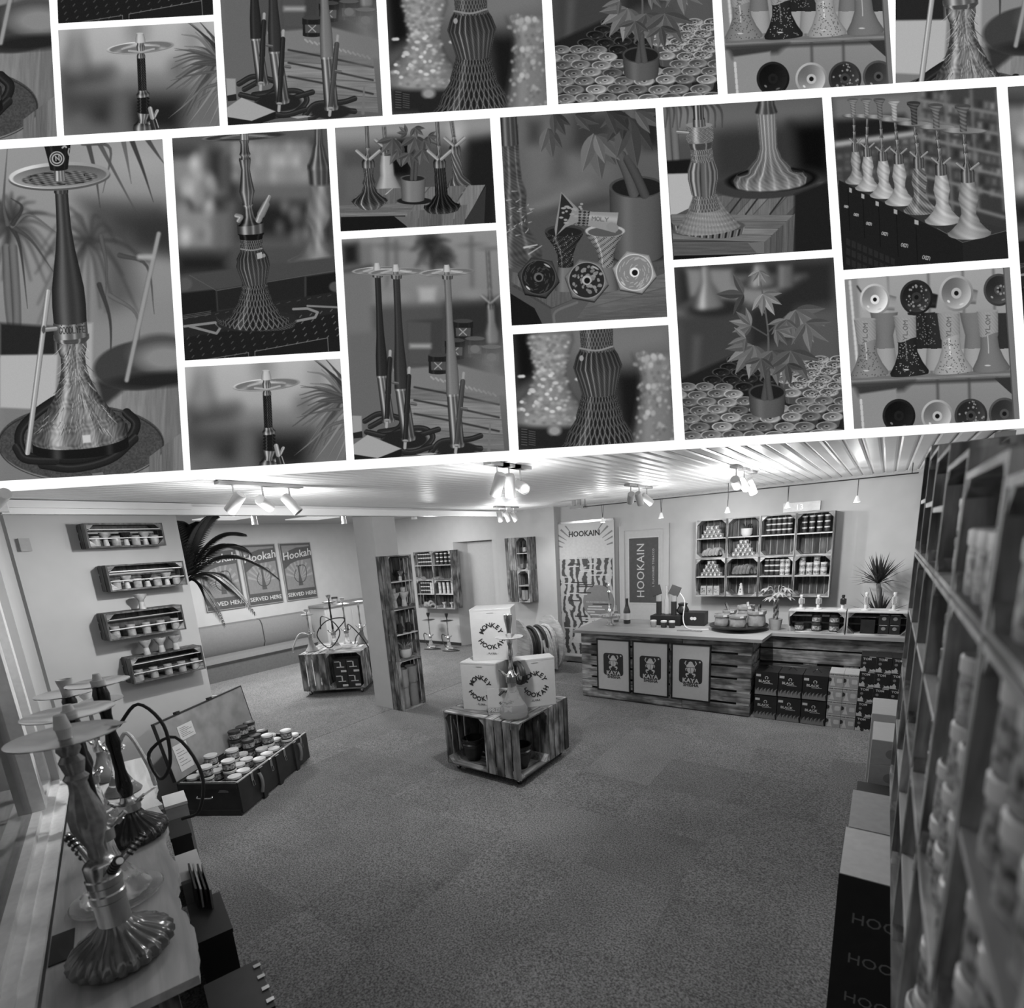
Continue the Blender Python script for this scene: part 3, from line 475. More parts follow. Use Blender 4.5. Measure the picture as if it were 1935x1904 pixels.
def frond(parent, base, tip, rise, n, ll, mat='leaf'):
    b, e = Vector(base), Vector(tip); m = MB(); mid = (b+e)/2+Vector((0, 0, rise)); Q = [b*(1-t)**2+2*mid*t*(1-t)+e*t*t for t in [i/n for i in range(n+1)]]; f = part('frond', MB().tube(Q, .006, 5, False, .002), mat, parent); side = (e-b).cross(Vector((0, 0, 1))).normalized()
    for i in range(2, n):
        d = (Q[i+1]-Q[i-1]).normalized(); l = ll*math.sin(PI*(.25+.7*i/n))
        for s in (-1, 1):
            tipp = Q[i]+(side*s*.72+d*.62+Vector((0, 0, -.28))).normalized()*l; w = d*.015; h = (Q[i]+tipp)/2+Vector((0, 0, .02)); m.add([Q[i]-w*.5, Q[i]+w*.5, h+w, tipp, h-w], [(0, 1, 2, 4), (4, 2, 3)])
    part('leaflet', m, mat, f)['kind'] = 'stuff'
for tip, rise in (((.25, .72, 2.28), .45), ((.3, .38, 2.5), .35), ((.1, -.15, 2.45), .35), ((.45, .95, 1.72), .65), ((.5, .55, 1.35), .6), ((.25, .3, 1.25), .5), ((.1, .85, 2.05), .55), ((-.4, .2, 2.3), .4), ((.2, .15, 2.4), .4)): frond(pl, (0, .05, 1.75), tip, rise, 38, .34)
t = thing('side_cabinet', 'low white cabinet by the lounge wall behind hookahs', 'cabinet', (-9.3, 6.9, 0)); part('body', MB().box(-.28, -.65, 0, .2, .62, .95), 'wall', t); part('top', MB().box(-.28, -.68, .95, .24, .65, .99), 'potg', t)
for y in (-.62, 0): part('door', MB().box(.2, y+.02, .05, .215, y+.6, .9), 'wall', t)
can((-9.2, 6.6, .99), .06, .14, 'lidg', 'tin', 'dark canister standing on low lounge cabinet', None, False, 'canister')
# two hookahs on the floor of the back room
for x in (-7.46, -6.96): hookah((x, 7.5, 0), .72, 'clear glass hookah with black bowl on back room floor', 'cone', 'clear', 'steel', .13, True, [(.03, 0, .2), (-.12, -.03, .3), (-.14, -.03, .18), (.0, -.06, .03), (.25, -.06, .012), (.34, -.1, .012), (.2, -.2, .012), (.02, -.22, .012)], 'floor hookahs in back room', .95, .01, 2, True, 0, 'blackm', trayz=.78)
# ---------------------------------------------------------------- cable drum, banner, door poster
sp = thing('cable_drum', 'wooden cable drum wound with dark and pale ropes', 'cable drum', (-4.34, 6.62, .43), math.radians(60))
for s in (-1, 1):
    fl_ = part('flange', MB().lathe([(.0, -.02), (.43, -.02), (.43, .02), (0, .02)], 36, True, M_=Matrix.Translation((s*.28, 0, 0)) @ Matrix.Rotation(PI/2, 4, 'Y')), 'pale_y', sp, smooth=True)
    for k in range(6): a = k*PI/3+.3; part('bolt', MB().box(-.012, -.01, -.01, .012, .01, .01), 'blackm', fl_, (s*.3, .3*math.cos(a), .3*math.sin(a)))
part('core', MB().lathe([(.2, -.27), (.2, .27)], 24, True, M_=Matrix.Rotation(PI/2, 4, 'Y')), 'pale_y', sp)
for k in range(12):
    x = -.242+k*.044; R = .245+.02*((k*5) % 3); dk = k in (2, 3, 4, 6, 7); part('rope_turn', MB().tube([(x, R*math.cos(a), R*math.sin(a)) for a in [i*PI/12 for i in range(25)]], .024, 8, False, cap=False), 'rope2' if dk else 'rope1', sp, smooth=True)
for k in range(6): x = .02+k*.035; part('rope_end', MB().tube([(x, -.25, .1), (x+.01, -.3, -.1), (x+.03, -.27, -.3-.015*k)], .02, 8), 'rope1', sp, smooth=True)
bn = thing('roll_banner', 'tall printed roll-up banner headed HOOKAIN beside the door', 'banner', (-3.84, 7.42, 0)); part('sheet', MB().box(-.5, -.004, .1, .5, .004, 2.24), 'card', bn); part('foot', MB().box(-.5, -.06, .02, .5, .06, .1).box(-.4, -.1, 0, -.34, .1, .02).box(.34, -.1, 0, .4, .1, .02), 'steel', bn); part('top_rail', MB().box(-.5, -.01, 2.23, .5, .01, 2.26), 'steel', bn)
flat(bn, 'print_field', rect(-.47, .14, .47, 1.68), 'banner', -.0044); letter(bn, 'HOOKAIN', .115, 'print_dk', 0, -.006, 2.06, bold=.004)
for k in range(15):
    a = math.radians(12+k*11.2); 
    if 4 < k < 10: continue
    r0_, r1_ = .28, .52; P = [(min(max(r_*math.cos(a+d), -.48), .48), min(1.8+r_*math.sin(a+d)*.85, 2.2)) for r_, d in ((r0_, 0), (r1_+.06, -.03), (r1_+.06, .03))]; flat(bn, 'print_ray', P, 'print_md', -.0046)
flat(bn, 'print_hill', circ(0, 1.68, .43, 24, 0, 180), 'print_lt', -.005); letter(bn, 'o o o o o o o o', .04, 'print_md', 0, -.006, 1.7)
rr = random.Random(3)
for k in range(34): x = -.42+.55*rr.random(); z = .3+1.3*rr.random(); flat(bn, 'print_line', rect(x, z, x+.1+.22*rr.random(), z+.018), 'print_lt' if k % 3 else 'print_dk', -.0056)
flat(bn, 'print_disc', circ(.22, 1.0, .27, 26), 'print_md', -.0052); flat(bn, 'print_mound', [(-.3, .32), (.4, .32), (.2, .62), (.08, .7), (-.1, .62)], 'print_lt', -.0058); letter(bn, 'FULL FLAVOURED TOBACCO', .03, 'print_lt', .2, -.0066, 1.0)
dp = thing('door_poster', 'dark vertical sign lettered HOOKAIN on the door', 'sign', (-2.9, 7.472, .98)); part('sheet', MB().box(-.24, -.002, 0, .24, .002, .98), 'print_lt', dp); flat(dp, 'ground', rect(-.225, .015, .225, .965), 'poster', -.0022); letter(dp, 'HOOKAIN', .165, 'print_lt', -.04, -.0035, .49, (PI/2, -PI/2, 0), spacing=1.05); letter(dp, 'FULL FLAVOURED TOBACCO', .04, 'print_lt', .15, -.0035, .49, (PI/2, -PI/2, 0), spacing=1.25)
# ---------------------------------------------------------------- pallet counter
co = thing('pallet_counter', 'sales counter built of scorched pallets under pale worktop', 'counter', (0, 5.75, 0))
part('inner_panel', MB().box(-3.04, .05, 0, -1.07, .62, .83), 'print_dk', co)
for xa, xb in ((-3.06, -1.78), (-1.775, -1.05)):
    for k in range(6):
        z = .012+k*.139; part('plank', slat_mesh('plank', xb-xa, .022, .112 if k < 5 else .12, 'pallet'), 'pallet', co, (xa, 0, z))
        if k < 5:
            for x in ((xa, xa+.5, xb-.14) if xb-xa > 1 else (xa+.08, xb-.14)): part('pallet_block', slat_mesh('pallet_block', .13, .06, .024, 'pale'), 'pale', co, (x, .008, z+.113))
for x in (-3.06, -1.075):
    for k in range(6): part('end_plank', slat_mesh('end_plank', .022, .6, .112, 'pallet'), 'pallet', co, (x, .024, .012+k*.139))
wt = solo('worktop', MB().prism([(-3.15, 5.7), (-.95, 5.7), (-.93, 6.12), (.3, 6.12), (.3, 6.7), (-3.22, 6.7)], .835, .87, 'z'), 'top', 'pale wooden worktop lying along the whole pallet counter', 'worktop')
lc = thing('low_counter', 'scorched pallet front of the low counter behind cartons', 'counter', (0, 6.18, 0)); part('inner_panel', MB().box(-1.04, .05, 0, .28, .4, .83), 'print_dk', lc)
for k, z in enumerate((.01, .2, .39, .55, .7)): part('plank', slat_mesh('plank', 1.32, .022, .13 if k < 4 else .125, 'pallet'), 'pallet', lc, (-1.045, 0, z))
for x in (-.62, -.25, .1):
    for z in (.145, .335, .525): part('pallet_block', slat_mesh('pallet_block', .13, .06, .05, 'crate'), 'crate', lc, (x, .01, z))
def kaya(x, wh):
    t = thing('scarab_sign', 'framed white sign with black scarab logo on counter, '+wh, 'sign', (x, 5.742, .12), 0, 'scarab signs on counter'); part('sheet', cached('ks', lambda: setm(MB().box(-.205, -.006, .01, .205, 0, .64).mesh('sheet'), 'card')), 'card', t)
    part('sign_frame', cached('kf', lambda: setm(MB().box(-.22, -.012, -.005, -.203, .004, .655).box(.203, -.012, -.005, .22, .004, .655).box(-.203, -.012, -.005, .203, .004, .012).box(-.203, -.012, .638, .203, .004, .655).mesh('sign_frame'), 'black')), 'black', t)
    flat(t, 'logo_ground', rrect(-.13, .2, .13, .48, .035), 'print_dk', -.0062, key='k1')
    for i, P in enumerate(([(-.055, .375), (.055, .375), (.05, .4), (.03, .425), (0, .432), (-.03, .425), (-.05, .4)], circ(0, .425, .03, 12), [(-.003, .37), (-.04, .365), (-.045, .33), (-.03, .295), (-.003, .285)], [(.003, .37), (.04, .365), (.045, .33), (.03, .295), (.003, .285)], [(-.06, .395), (-.05, .385), (-.068, .425), (-.052, .46), (-.065, .462), (-.082, .425)], [(.06, .395), (.05, .385), (.068, .425), (.052, .46), (.065, .462), (.082, .425)], [(-.045, .37), (-.068, .35), (-.062, .318), (-.054, .32), (-.056, .345), (-.045, .352)], [(.045, .37), (.068, .35), (.062, .318), (.054, .32), (.056, .345), (.045, .352)], [(-.02, .29), (-.06, .285), (-.066, .26), (-.045, .228), (-.035, .235), (-.05, .258), (-.02, .272)], [(.02, .29), (.06, .285), (.066, .26), (.045, .228), (.035, .235), (.05, .258), (.02, .272)], circ(.1, .452, .01, 12))): flat(t, 'logo_mark', [(x_ if i == 10 else x_*.86, z_ if i == 10 else .46+(z_-.462)*.82) for x_, z_ in P], 'print_lt', -.0072, key=('km', i))
    letter(t, 'KAYA', .066, 'print_lt', 0, -.0078, .23, bold=.003, spacing=1.1); letter(t, 'SHISHA', .05, 'print_dk', .005, -.0068, .178, bold=.002, spacing=1.05)
for x, wh in ((-2.62, 'beside the cable drum end'), (-2.15, 'middle of three'), (-1.68, 'beside the coal cartons')): kaya(x, wh)
CZ = .87
t = thing('cake_stand', 'tiered glass stand with tall finial on the counter', 'stand', (-2.85, 6.15, CZ)); part('foot', MB().lathe([(.06, 0), (.062, .01), (.03, .03), (.025, .07), (.035, .1)], 18), 'chrome', t, smooth=True); part('dish', MB().lathe([(.03, .1), (.11, .105), (.15, .13), (.15, .136), (.1, .115), (.02, .115)], 26, True, lambda z, a: 1+.03*math.sin(a*12)), 'clear', t, smooth=True); part('finial', MB().lathe([(.02, .115), (.012, .16), (.03, .19), (.012, .22), (.014, .4), (.024, .43), (.01, .46), (.018, .5), (.006, .53), (0, .57)], 14), 'chrome', t, smooth=True)
for k in range(9): a = k*.7; solo('wrapped_sweet', MB().lathe([(.0, 0), (.016, .006), (.018, .014), (.008, .024), (0, .026)], 8), ('steel', 'carton', 'print_md')[k % 3], 'small wrapped sweet lying on the glass stand', 'sweet', (-2.85+.085*math.cos(a), 6.15+.085*math.sin(a), CZ+.116), 0, 'sweets on glass stand', True)
def bottle(loc, r, h, label, mat='tin', neck='carton'):
    t = thing('bottle', label, 'bottle', loc); part('body', MB().lathe([(r*.9, 0), (r, .01), (r, h*.5), (r*.5, h*.7), (r*.33, h*.78), (r*.33, h*.9)], 18), mat, t, smooth=True); part('foil', MB().lathe([(r*.55, h*.68), (r*.37, h*.8), (r*.4, h*.97), (r*.36, h), (0, h)], 16), neck, t, smooth=True); part('paper_label', MB().lathe([(r*1.01, h*.16), (r*1.01, h*.42)], 18, False), 'print_lt', t, smooth=True)
bottle((-2.69, 6.34, CZ), .045, .33, 'dark sparkling wine bottle with black foil on counter', 'tin', 'blackm'); bottle((-2.88, 6.42, CZ), .035, .22, 'small dark bottle behind glass stand on counter', 'smoke', 'carton')
dv = thing('vape_station', 'black stand with two filled tubes and angled screens on counter', 'device', (-2.12, 6.42, CZ)); part('base', MB().box(-.24, -.12, 0, .14, .1, .12), 'black', dv)
for x in (-.17, .02): tb = part('tube', MB().lathe([(.035, .12), (.035, .29)], 16), 'dkvase', dv, (x, 0, 0), smooth=True); part('tube_cap', MB().lathe([(.036, .29), (.036, .36)], 16), 'lidg', tb, smooth=True); part('screen', MB().box(-.06, -.01, -.06, .06, .01, .06), 'print_dk', dv, (x*1.25, .02, .42), (-.3, .35 if x > 0 else -.35, 0))
part('bottle_body', MB().lathe([(.03, .12), (.032, .3), (.02, .34), (.02, .46), (.024, .48)], 16), 'clear', dv, (-.075, .02, 0), smooth=True)
t = thing('small_carton_box', 'black carton with pale ring logo beside vape stand', 'box', (-1.84, 6.36, CZ), .05); part('body', MB().box(-.13, 0, 0, .13, .2, .16), 'black', t); flat(t, 'print', circ(-.02, .09, .02, 16), 'print_lt', -.0002); flat(t, 'print', circ(.015, .09, .02, 16), 'print_lt', -.0002)
solo('rolled_bag', MB().lathe([(.03, 0), (.07, .03), (.075, .06), (.05, .11), (.06, .14), (.03, .15)], 14), 'blackm', 'crumpled black pouch on the vape stand base', 'pouch', (-2.0, 6.46, CZ+.12), 0, None, True); solo('charging_cable', MB().tube([(-2.0, 6.35, CZ+.4), (-1.93, 6.3, CZ+.3), (-1.93, 6.25, CZ+.1), (-1.85, 6.14, CZ+.012), (-1.7, 6.1, CZ+.006), (-1.6, 6.14, CZ+.006)], .006, 6), 'lid', 'white charging cable hanging down onto the worktop', 'cable', smooth=True)
for i, x in enumerate((-2.27, -2.14, -2.04)): can((x, 6.17, CZ), .036, .085, 'lidg' if i == 0 else 'tin', 'lid', 'small grey jar with white lid before vape stand' if i == 0 else 'small black jar with white lid before vape stand', 'jars before vape stand', False, 'small_jar')
t = thing('counter_mat', 'dark lettered mat lying flat on the worktop', 'mat', (-1.78, 6.0, CZ)); part('sheet', MB().box(-.13, -.05, 0, .13, .05, .003), 'print_md', t); letter(t, 'HOOKAIN', .06, 'print_dk', 0, 0, .0036, (0, 0, 0), bold=.002)
t = thing('turntable', 'round black turntable tray carrying paper bags', 'tray', (-1.3, 6.25, CZ)); part('plate', MB().lathe([(.28, .04), (.31, .045), (.31, .06), (0, .06)], 36), 'blackm', t, smooth=True); part('foot', MB().lathe([(.1, 0), (.1, .01), (.07, .04)], 24), 'blackm', t, smooth=True)
for i, (x, y, r, h) in enumerate(((-1.45, 6.12, .072, .13), (-1.27, 6.08, .08, .13), (-1.1, 6.18, .085, .17), (-1.42, 6.33, .065, .15), (-1.25, 6.38, .08, .2))): paper_sack((x, y, CZ+.06), r, h, 'grey paper bag with folded rim on black turntable', 'bags on the turntable', 'kraft', i, rz=.6)
for i, (x, y) in enumerate(((-1.12, 6.16), (-1.08, 6.22), (-1.25, 6.38), (-1.22, 6.36), (-1.43, 6.33))): solo('metal_tongs', MB().box(-.012, -.004, 0, .012, .004, .1).box(-.012, .006, 0, .012, .012, .1), 'chrome', 'pair of steel tongs poking from a paper bag', 'tongs', (x, y, CZ+.2), i*.7, 'tongs in bags', rot=(.2, .15*(i-2), i))
def money_tree(loc, label, s=1.):
    t = thing('potted_tree', label, 'potted plant', loc); part('pot', MB().lathe([(.055*s, 0), (.075*s, .13*s), (.07*s, .13*s), (.065*s, .11*s), (0, .11*s)], 20), 'potg', t, smooth=True)
    for k in range(3): part('trunk', MB().tube([(.02*s*math.cos(2.1*k+j*1.3), .02*s*math.sin(2.1*k+j*1.3), (.11+j*.05)*s) for j in range(6)], .012*s, 8), 'bark', t, smooth=True)
    for k in range(9):
        a = k*.72; e = Vector((math.cos(a)*.1*s, math.sin(a)*.1*s, (.4+.05*(k % 3))*s)); st = part('stalk', MB().tube([(0, 0, .36*s), e*.6+Vector((0, 0, .2*s)), e], .004*s, 5), 'leafl', t)
        for q in range(4):
            b = a-.9+q*.6; d = Vector((math.cos(b)*.1*s, math.sin(b)*.1*s, -.05*s)); n = Vector((-math.sin(b), math.cos(b), 0))*.022*s; part('leaf', MB().add([e, e+d*.5+n+Vector((0, 0, .012*s)), e+d, e+d*.5-n+Vector((0, 0, .012*s))], [(0, 1, 2), (0, 2, 3)]), 'leafl', st)
money_tree((-.93, 6.32, CZ), 'small braided money tree in grey pot on worktop', .95)
# crates lying on the low counter, with tins, and five tanks on top
bxr = [thing('display_crate', 'long dark crate with five small jars lying on low counter', 'crate', (-.53, 6.2, CZ)), thing('display_crate', 'long dark crate with black cartons lying on low counter', 'crate', (.0, 6.2, CZ))]
for o in bxr:
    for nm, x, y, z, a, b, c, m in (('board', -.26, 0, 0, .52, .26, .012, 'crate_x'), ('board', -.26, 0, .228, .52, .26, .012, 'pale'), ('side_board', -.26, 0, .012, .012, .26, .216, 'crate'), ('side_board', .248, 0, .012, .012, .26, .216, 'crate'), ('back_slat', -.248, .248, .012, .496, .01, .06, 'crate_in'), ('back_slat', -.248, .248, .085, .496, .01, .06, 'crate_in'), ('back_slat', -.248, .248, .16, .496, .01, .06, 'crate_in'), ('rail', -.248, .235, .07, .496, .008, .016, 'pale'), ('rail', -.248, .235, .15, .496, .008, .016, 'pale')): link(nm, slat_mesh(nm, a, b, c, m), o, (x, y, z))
    for sx in (-1, 1):
        for z, s in ((.012, 1), (.228, -1)): part('corner_block', MB().prism([(sx*.248, z), (sx*.248-sx*.06, z), (sx*.248, z+s*.06)], .002, .2, 'y'), 'crate', o)
for x, n in ((-.69, 1), (-.53, 2), (-.37, 2)):
    for r in range(n): can((x, 6.29, CZ+.012+r*.09), .045, .088, 'tin', 'tin', 'squat dark jar with pale sticker in low counter crate', 'jars in the low counter crate', True, 'dark_jar')
solo('plain_black_carton', MB().box(-.06, 0, 0, .06, .15, .14), 'black', 'plain black carton in crate on the low counter', 'box', (-.08, 6.24, CZ+.0125))
for i in range(2):
    for j in range(2): t = thing('ring_carton', 'black carton with pale ring print on the low counter', 'box', (.05+i*.09, 6.24, CZ+.0125+j*.1), 0, 'ring cartons'); part('body', MB().box(-.043, 0, 0, .043, .12, .098), 'black', t); flat(t, 'ring_print', circ(0, .055, .018, 16), 'print_md', -.0002, key='rp'); flat(t, 'line_print', rect(-.035, .088, .03, .091), 'print_lt', -.0002, key='rl')
for i, x in enumerate((-.69, -.53, -.31, -.11, .12)):
    dk = i == 2; lab = 'black' if dk else 'clear glass'; t = thing('vape_tank', ('black metal' if dk else ('tall clear' if i > 2 else 'clear'))+' vaporizer tank on round stand over low counter crates', 'vaporizer tank', (x, 6.32, CZ+.24), 0, None if dk else 'vaporizer tanks'); s = 1.2 if i > 2 else 1.
    part('stand', MB().lathe([(.04, 0), (.04, .006), (.015, .012), (.015, .05*s)], 20), 'lid', t, smooth=True); part('tank', MB().lathe([(.016, .052*s), (.026, .06*s), (.026, .11*s), (.016, .118*s)], 16), 'blackm' if dk else 'clear', t, smooth=True); part('core', MB().lathe([(.01, .054*s), (.01, .112*s)], 10), 'blackm' if dk else 'chrome', t); part('mouthpiece', MB().lathe([(.012, .118*s), (.012, .13*s), (.016, .132*s), (.014, .152*s), (0, .152*s)], 14), 'blackm' if dk else 'lid', t, smooth=True)
    for k in range(3): a = k*2.1; part('post', MB().tube([(.027*math.cos(a), .027*math.sin(a), .055*s), (.027*math.cos(a), .027*math.sin(a), .115*s)], .003, 6, False), 'blackm' if dk else 'lid', t)
# dragon plants in the corner
def dragon(loc, h, L, n, label, seed, pm='potw'):
    rr = random.Random(seed); t = thing('dragon_tree', label, 'potted plant', loc); part('pot', MB().lathe([(.1, 0), (.13, .25), (.12, .25), (.11, .22), (0, .22)], 20), pm, t, smooth=True); part('trunk', MB().tube([(0, 0, .2), (.03, 0, h*.6), (-.01, 0, h)], .022, 8), 'bark', t, smooth=True)
    for i in range(n):
        a = i*2.399; e = .15+1.25*rr.random(); l = L*(.75+.35*rr.random()); d = Vector((math.cos(a)*math.cos(e), math.sin(a)*math.cos(e), math.sin(e))); b = Vector((-.01, 0, h)); tip = b+d*l+Vector((0, 0, -.16*l*(1.3-e))); mid = b+d*l*.5; sd = Vector((-math.sin(a), math.cos(a), 0))*.013
        part('leaf', MB().add([b-sd*.4, b+sd*.4, mid+sd, tip, mid-sd, mid+Vector((0, 0, -.006))], [(0, 1, 2, 4), (4, 2, 3), (0, 4, 5), (5, 2, 1)]), 'leaf', t)
dragon((-.02, 7.1, .5), .8, .36, 60, 'dark spiky dragon tree rising above the low counter corner', 2); dragon((.02, 7.0, .5), .42, .36, 46, 'shorter dark dragon plant at low counter corner', 5)
# cartons before the low counter
def coal(x, z, label):
    t = thing('coal_carton', label, 'box', (x, 5.78, z), 0, 'coal cartons'); part('body', cached('cob', lambda: setm(MB().box(-.108, 0, 0, .108, .3, .255).mesh('body'), 'coal')), 'coal', t); letter(t, 'BLACK', .036, 'print_lt', -.02, -.0008, .15, bold=.001); part('ring_print', cached('cor', lambda: setm(MB().prism(circ(0, .19, .017, 18, -60, 240)+circ(0, .19, .011, 18, -60, 240)[::-1], -.0008, 0, 'y').mesh('ring_print'), 'print_lt')), 'print_lt', t); flat(t, 'sticker', rect(-.1, .2, -.055, .225), 'print_lt', -.0001, key='cos'); flat(t, 'line_print', rect(-.03, .127, .06, .131), 'print_lt', -.0001, key='col')
    for k in range(6): q = -.09+k*.034; flat(t, 'flame_print', [(q-.018, .005), (q+.02, .005), (q+.012, .05), (q+.022+.004*(k % 2), .082), (q, .06), (q-.006, .035), (q-.016, .07)], 'print_md', -.0001, key=('cof', k))
    if z > .1: part('handle', cached('coh', lambda: setm(MB().tube([(-.04, .15, .256), (0, .15, .285), (.04, .15, .256)], .004, 6).mesh('handle'), 'blackm')), 'blackm', t)
for i in range(3):
    wh = ('touching the pallet counter', 'in the middle', 'touching the pale cartons')[i]; coal(-.905+i*.222, .0, 'black coal carton with flame print, lower row, '+wh); coal(-.905+i*.222, .262, 'black coal carton with flame print, upper row, '+wh)
for i in range(2):
    for j in range(4):
        t = thing('nation_carton', 'pale printed tobacco carton, '+('bottom', 'second', 'third', 'top')[j]+' layer beside the '+('coal cartons', 'TOM cartons')[i], 'box', (-.285+i*.122, 5.78, j*.141), 0, 'pale cartons before low counter'); part('body', cached('nb', lambda: setm(MB().box(-.06, 0, 0, .06, .25, .139).mesh('body'), 'carton')), 'carton', t); flat(t, 'title_band', rect(-.06, .108, .06, .137), 'print_lt', -.0001, key='n1'); letter(t, 'ONE NATION', .019, 'print_dk', 0, -.0012, .122, bold=.0006); flat(t, 'flask_print', [(-.05, .01), (-.005, .01), (-.02, .06), (-.02, .09), (-.034, .09), (-.034, .06)], 'print_lt', -.0001, key='n2'); flat(t, 'badge_print', rrect(.005, .04, .05, .085, .01), 'print_lt', -.0001, key='n3'); flat(t, 'dark_print', circ(-.06, .07, .022, 10, -90, 90), 'print_dk', -.0002, key='n4')
for i in range(3):
    for j in range(5):
        t = thing('mountain_carton', 'black carton lettered TOM with pale mountains, '+('floor', 'second', 'third', 'fourth', 'top')[j]+' layer at low counter', 'box', (-.04+i*.121, 5.78, j*.15), 0, 'TOM cartons'); part('body', cached('tb', lambda: setm(MB().box(-.0595, 0, 0, .0595, .25, .148).mesh('body'), 'coal')), 'coal', t); letter(t, 'TOM', .03, 'print_lt', -.01, -.001, .122, bold=.0008); flat(t, 'mountain_print', [(-.059, .002), (.059, .002), (.059, .02), (.045, .03), (.03, .02), (.01, .03), (-.01, .022), (-.03, .055), (-.045, .03), (-.059, .035)], 'print_lt', -.0001, key='m1'); flat(t, 'disc_print', circ(0, .018, .016, 14), 'print_dk', -.001, key='m2'); flat(t, 'bean_print', circ(-.03, .082, .013, 12), 'print_md', -.0001, key='m3'); flat(t, 'strip_print', rect(.005, .14, .055, .146), 'print_lt', -.0001, key='m4')
# ---------------------------------------------------------------- ammunition trunk full of tins
TR = math.radians(29); tk = thing('wooden_trunk', 'long dark military trunk standing open on the carpet', 'trunk', (-4.53, 2.12, 0), TR)
def tl(x, y, z): return (-4.53+x*math.cos(TR)-y*math.sin(TR), 2.12+x*math.sin(TR)+y*math.cos(TR), z)
for nm, a in (('front_board', (-.265, -.55, .02, .265, -.53, .28)), ('rear_board', (-.265, .53, .02, .265, .55, .28)), ('side_board', (-.265, -.53, .02, -.245, .53, .28)), ('side_board', (.245, -.53, .02, .265, .53, .28)), ('bottom_board', (-.245, -.53, .02, .245, .53, .035))): part(nm, MB().box(*a), 'olive', tk)
part('rim', MB().box(-.245, -.54, .2805, .245, -.532, .288).box(.246, -.55, .2805, .262, .55, .288), 'pale_y', tk)
for y in (-.25, .0, .3): part('batten', MB().box(.265, y-.025, 0, .28, y+.025, .28), 'olive', tk)
part('skid', MB().box(-.25, -.557, .0, .25, -.55, .05).box(-.25, -.557, .235, .25, -.55, .28), 'olive', tk)
for y in (-.38, -.1, .12, .42): b = part('buckle', MB().box(.265, y-.015, .22, .275, y+.015, .29), 'steel', tk); part('ring', MB().tube([(.278, y-.012, .22), (.282, y-.012, .18), (.282, y+.012, .18), (.278, y+.012, .22)], .003, 6, False), 'steel', b)
for y in (-.3, .35): part('strap_handle', MB().tube([(.285, y, .25), (.3, y, .2), (.3, y, .14), (.285, y, .08)], .014, 8), 'sofa', tk, smooth=True)
part('end_handle', MB().tube([(-.1, -.556, .17), (-.09, -.57, .16), (.02, -.57, .16), (.03, -.556, .17)], .006, 8), 'steel', tk, smooth=True); part('sticker', MB().prism([(.08, .2), (.17, .2), (.17, .215), (.14, .225), (.1, .225)], -.5515, -.5505, 'y'), 'print_md', tk)
LM = Matrix.Translation((-.262, 0, .285)) @ Matrix.Rotation(math.radians(-9), 4, 'Y')
ld = part('lid', MB().box(-.022, -.55, .01, 0, .55, .5, LM), 'ply', tk); part('lid_edge', MB().box(-.026, -.555, .5, .004, .555, .511, LM).box(-.026, -.555, .01, .004, -.55, .5, LM).box(-.026, .55, .01, .004, .555, .5, LM), 'olive', ld)
for y in (-.3, .1): part('hasp', MB().box(-.02, y-.02, .505, .01, y+.02, .53, LM), 'blackm', ld)
for k in range(5): part('hinge', MB().box(-.04, -.5+k*.02-.02, .05+k*.1, -.022, -.5+k*.02+.02, .08+k*.1, LM), 'blackm', ld)
for n, a in (('note', (.002, -.36, .29, .004, -.19, .41)), ('price_list', (.002, -.47, .06, .004, -.32, .28))):
    s_ = part(n, MB().box(*a, LM), 'paper', ld)
    for k in range(6): z = a[2]+(a[5]-a[2])*(.2+.12*k); part('print_line', MB().box(.0042, a[1]+.02, z, .0048, a[4]-.02-.03*(k % 3), z+.005, LM), 'print_md', s_)
rr = random.Random(11); part('inner_board', MB().box(-.244, -.529, .12, .244, .529, .13), 'crate_x', tk)
for i in range(4):
    for j in range(9):
        x, y = -.18+i*.12, -.46+j*.115; dk = (i < 2 and 5 <= j <= 7); n = 2
        if dk or (i, j) in ((0, 2), (1, 3), (3, 7), (2, 6), (1, 0), (2, 1)): n = 3
        if rr.random() < .2 and n == 2: n = 1
        if dk and i == 0: n = 4
        for r in range(n):
            can(tl(x, y, .131+r*.088), .05, .086, 'tin', 'tin' if dk else 'lid', 'all black tobacco tin piled in open trunk' if dk else 'tobacco tin with white lid piled in open trunk', 'black tins in the trunk' if dk else 'white lidded tins in the trunk', True, 'tobacco_tin', rr.random()*6)
# ---------------------------------------------------------------- window bench with hookahs
wx, wy = Vector((.957, -.29, 0)), Vector((.29, .957, 0)); W0 = Vector(WO)
def wl(x, y, z): return W0+wx*x+wy*y+Vector((0, 0, z))
def live_edge(x0, x1, seed):
    r = random.Random(seed); n = 40; E = [(x0+(x1-x0)*i/n, .49+.012*math.sin(i*.45+seed)+.012*r.random()) for i in range(n+1)]; return [(x0, .06), (x1, .06)]+E[::-1]
bn_ = thing('bench', 'live-edge wooden bench along the shop window', 'bench', WO, WR); part('plank', MB().prism(live_edge(.45, 1.5, 2), .57, .6, 'z'), 'bench', bn_); part('plank', MB().prism(live_edge(1.505, 3.16, 5), .565, .6, 'z'), 'bench', bn_)
for x in (.6, 1.4, 2.4, 3.05): part('leg', MB().box(x-.03, .1, 0, x+.03, .16, .565).box(x-.03, .36, 0, x+.03, .42, .565), 'crate', bn_)
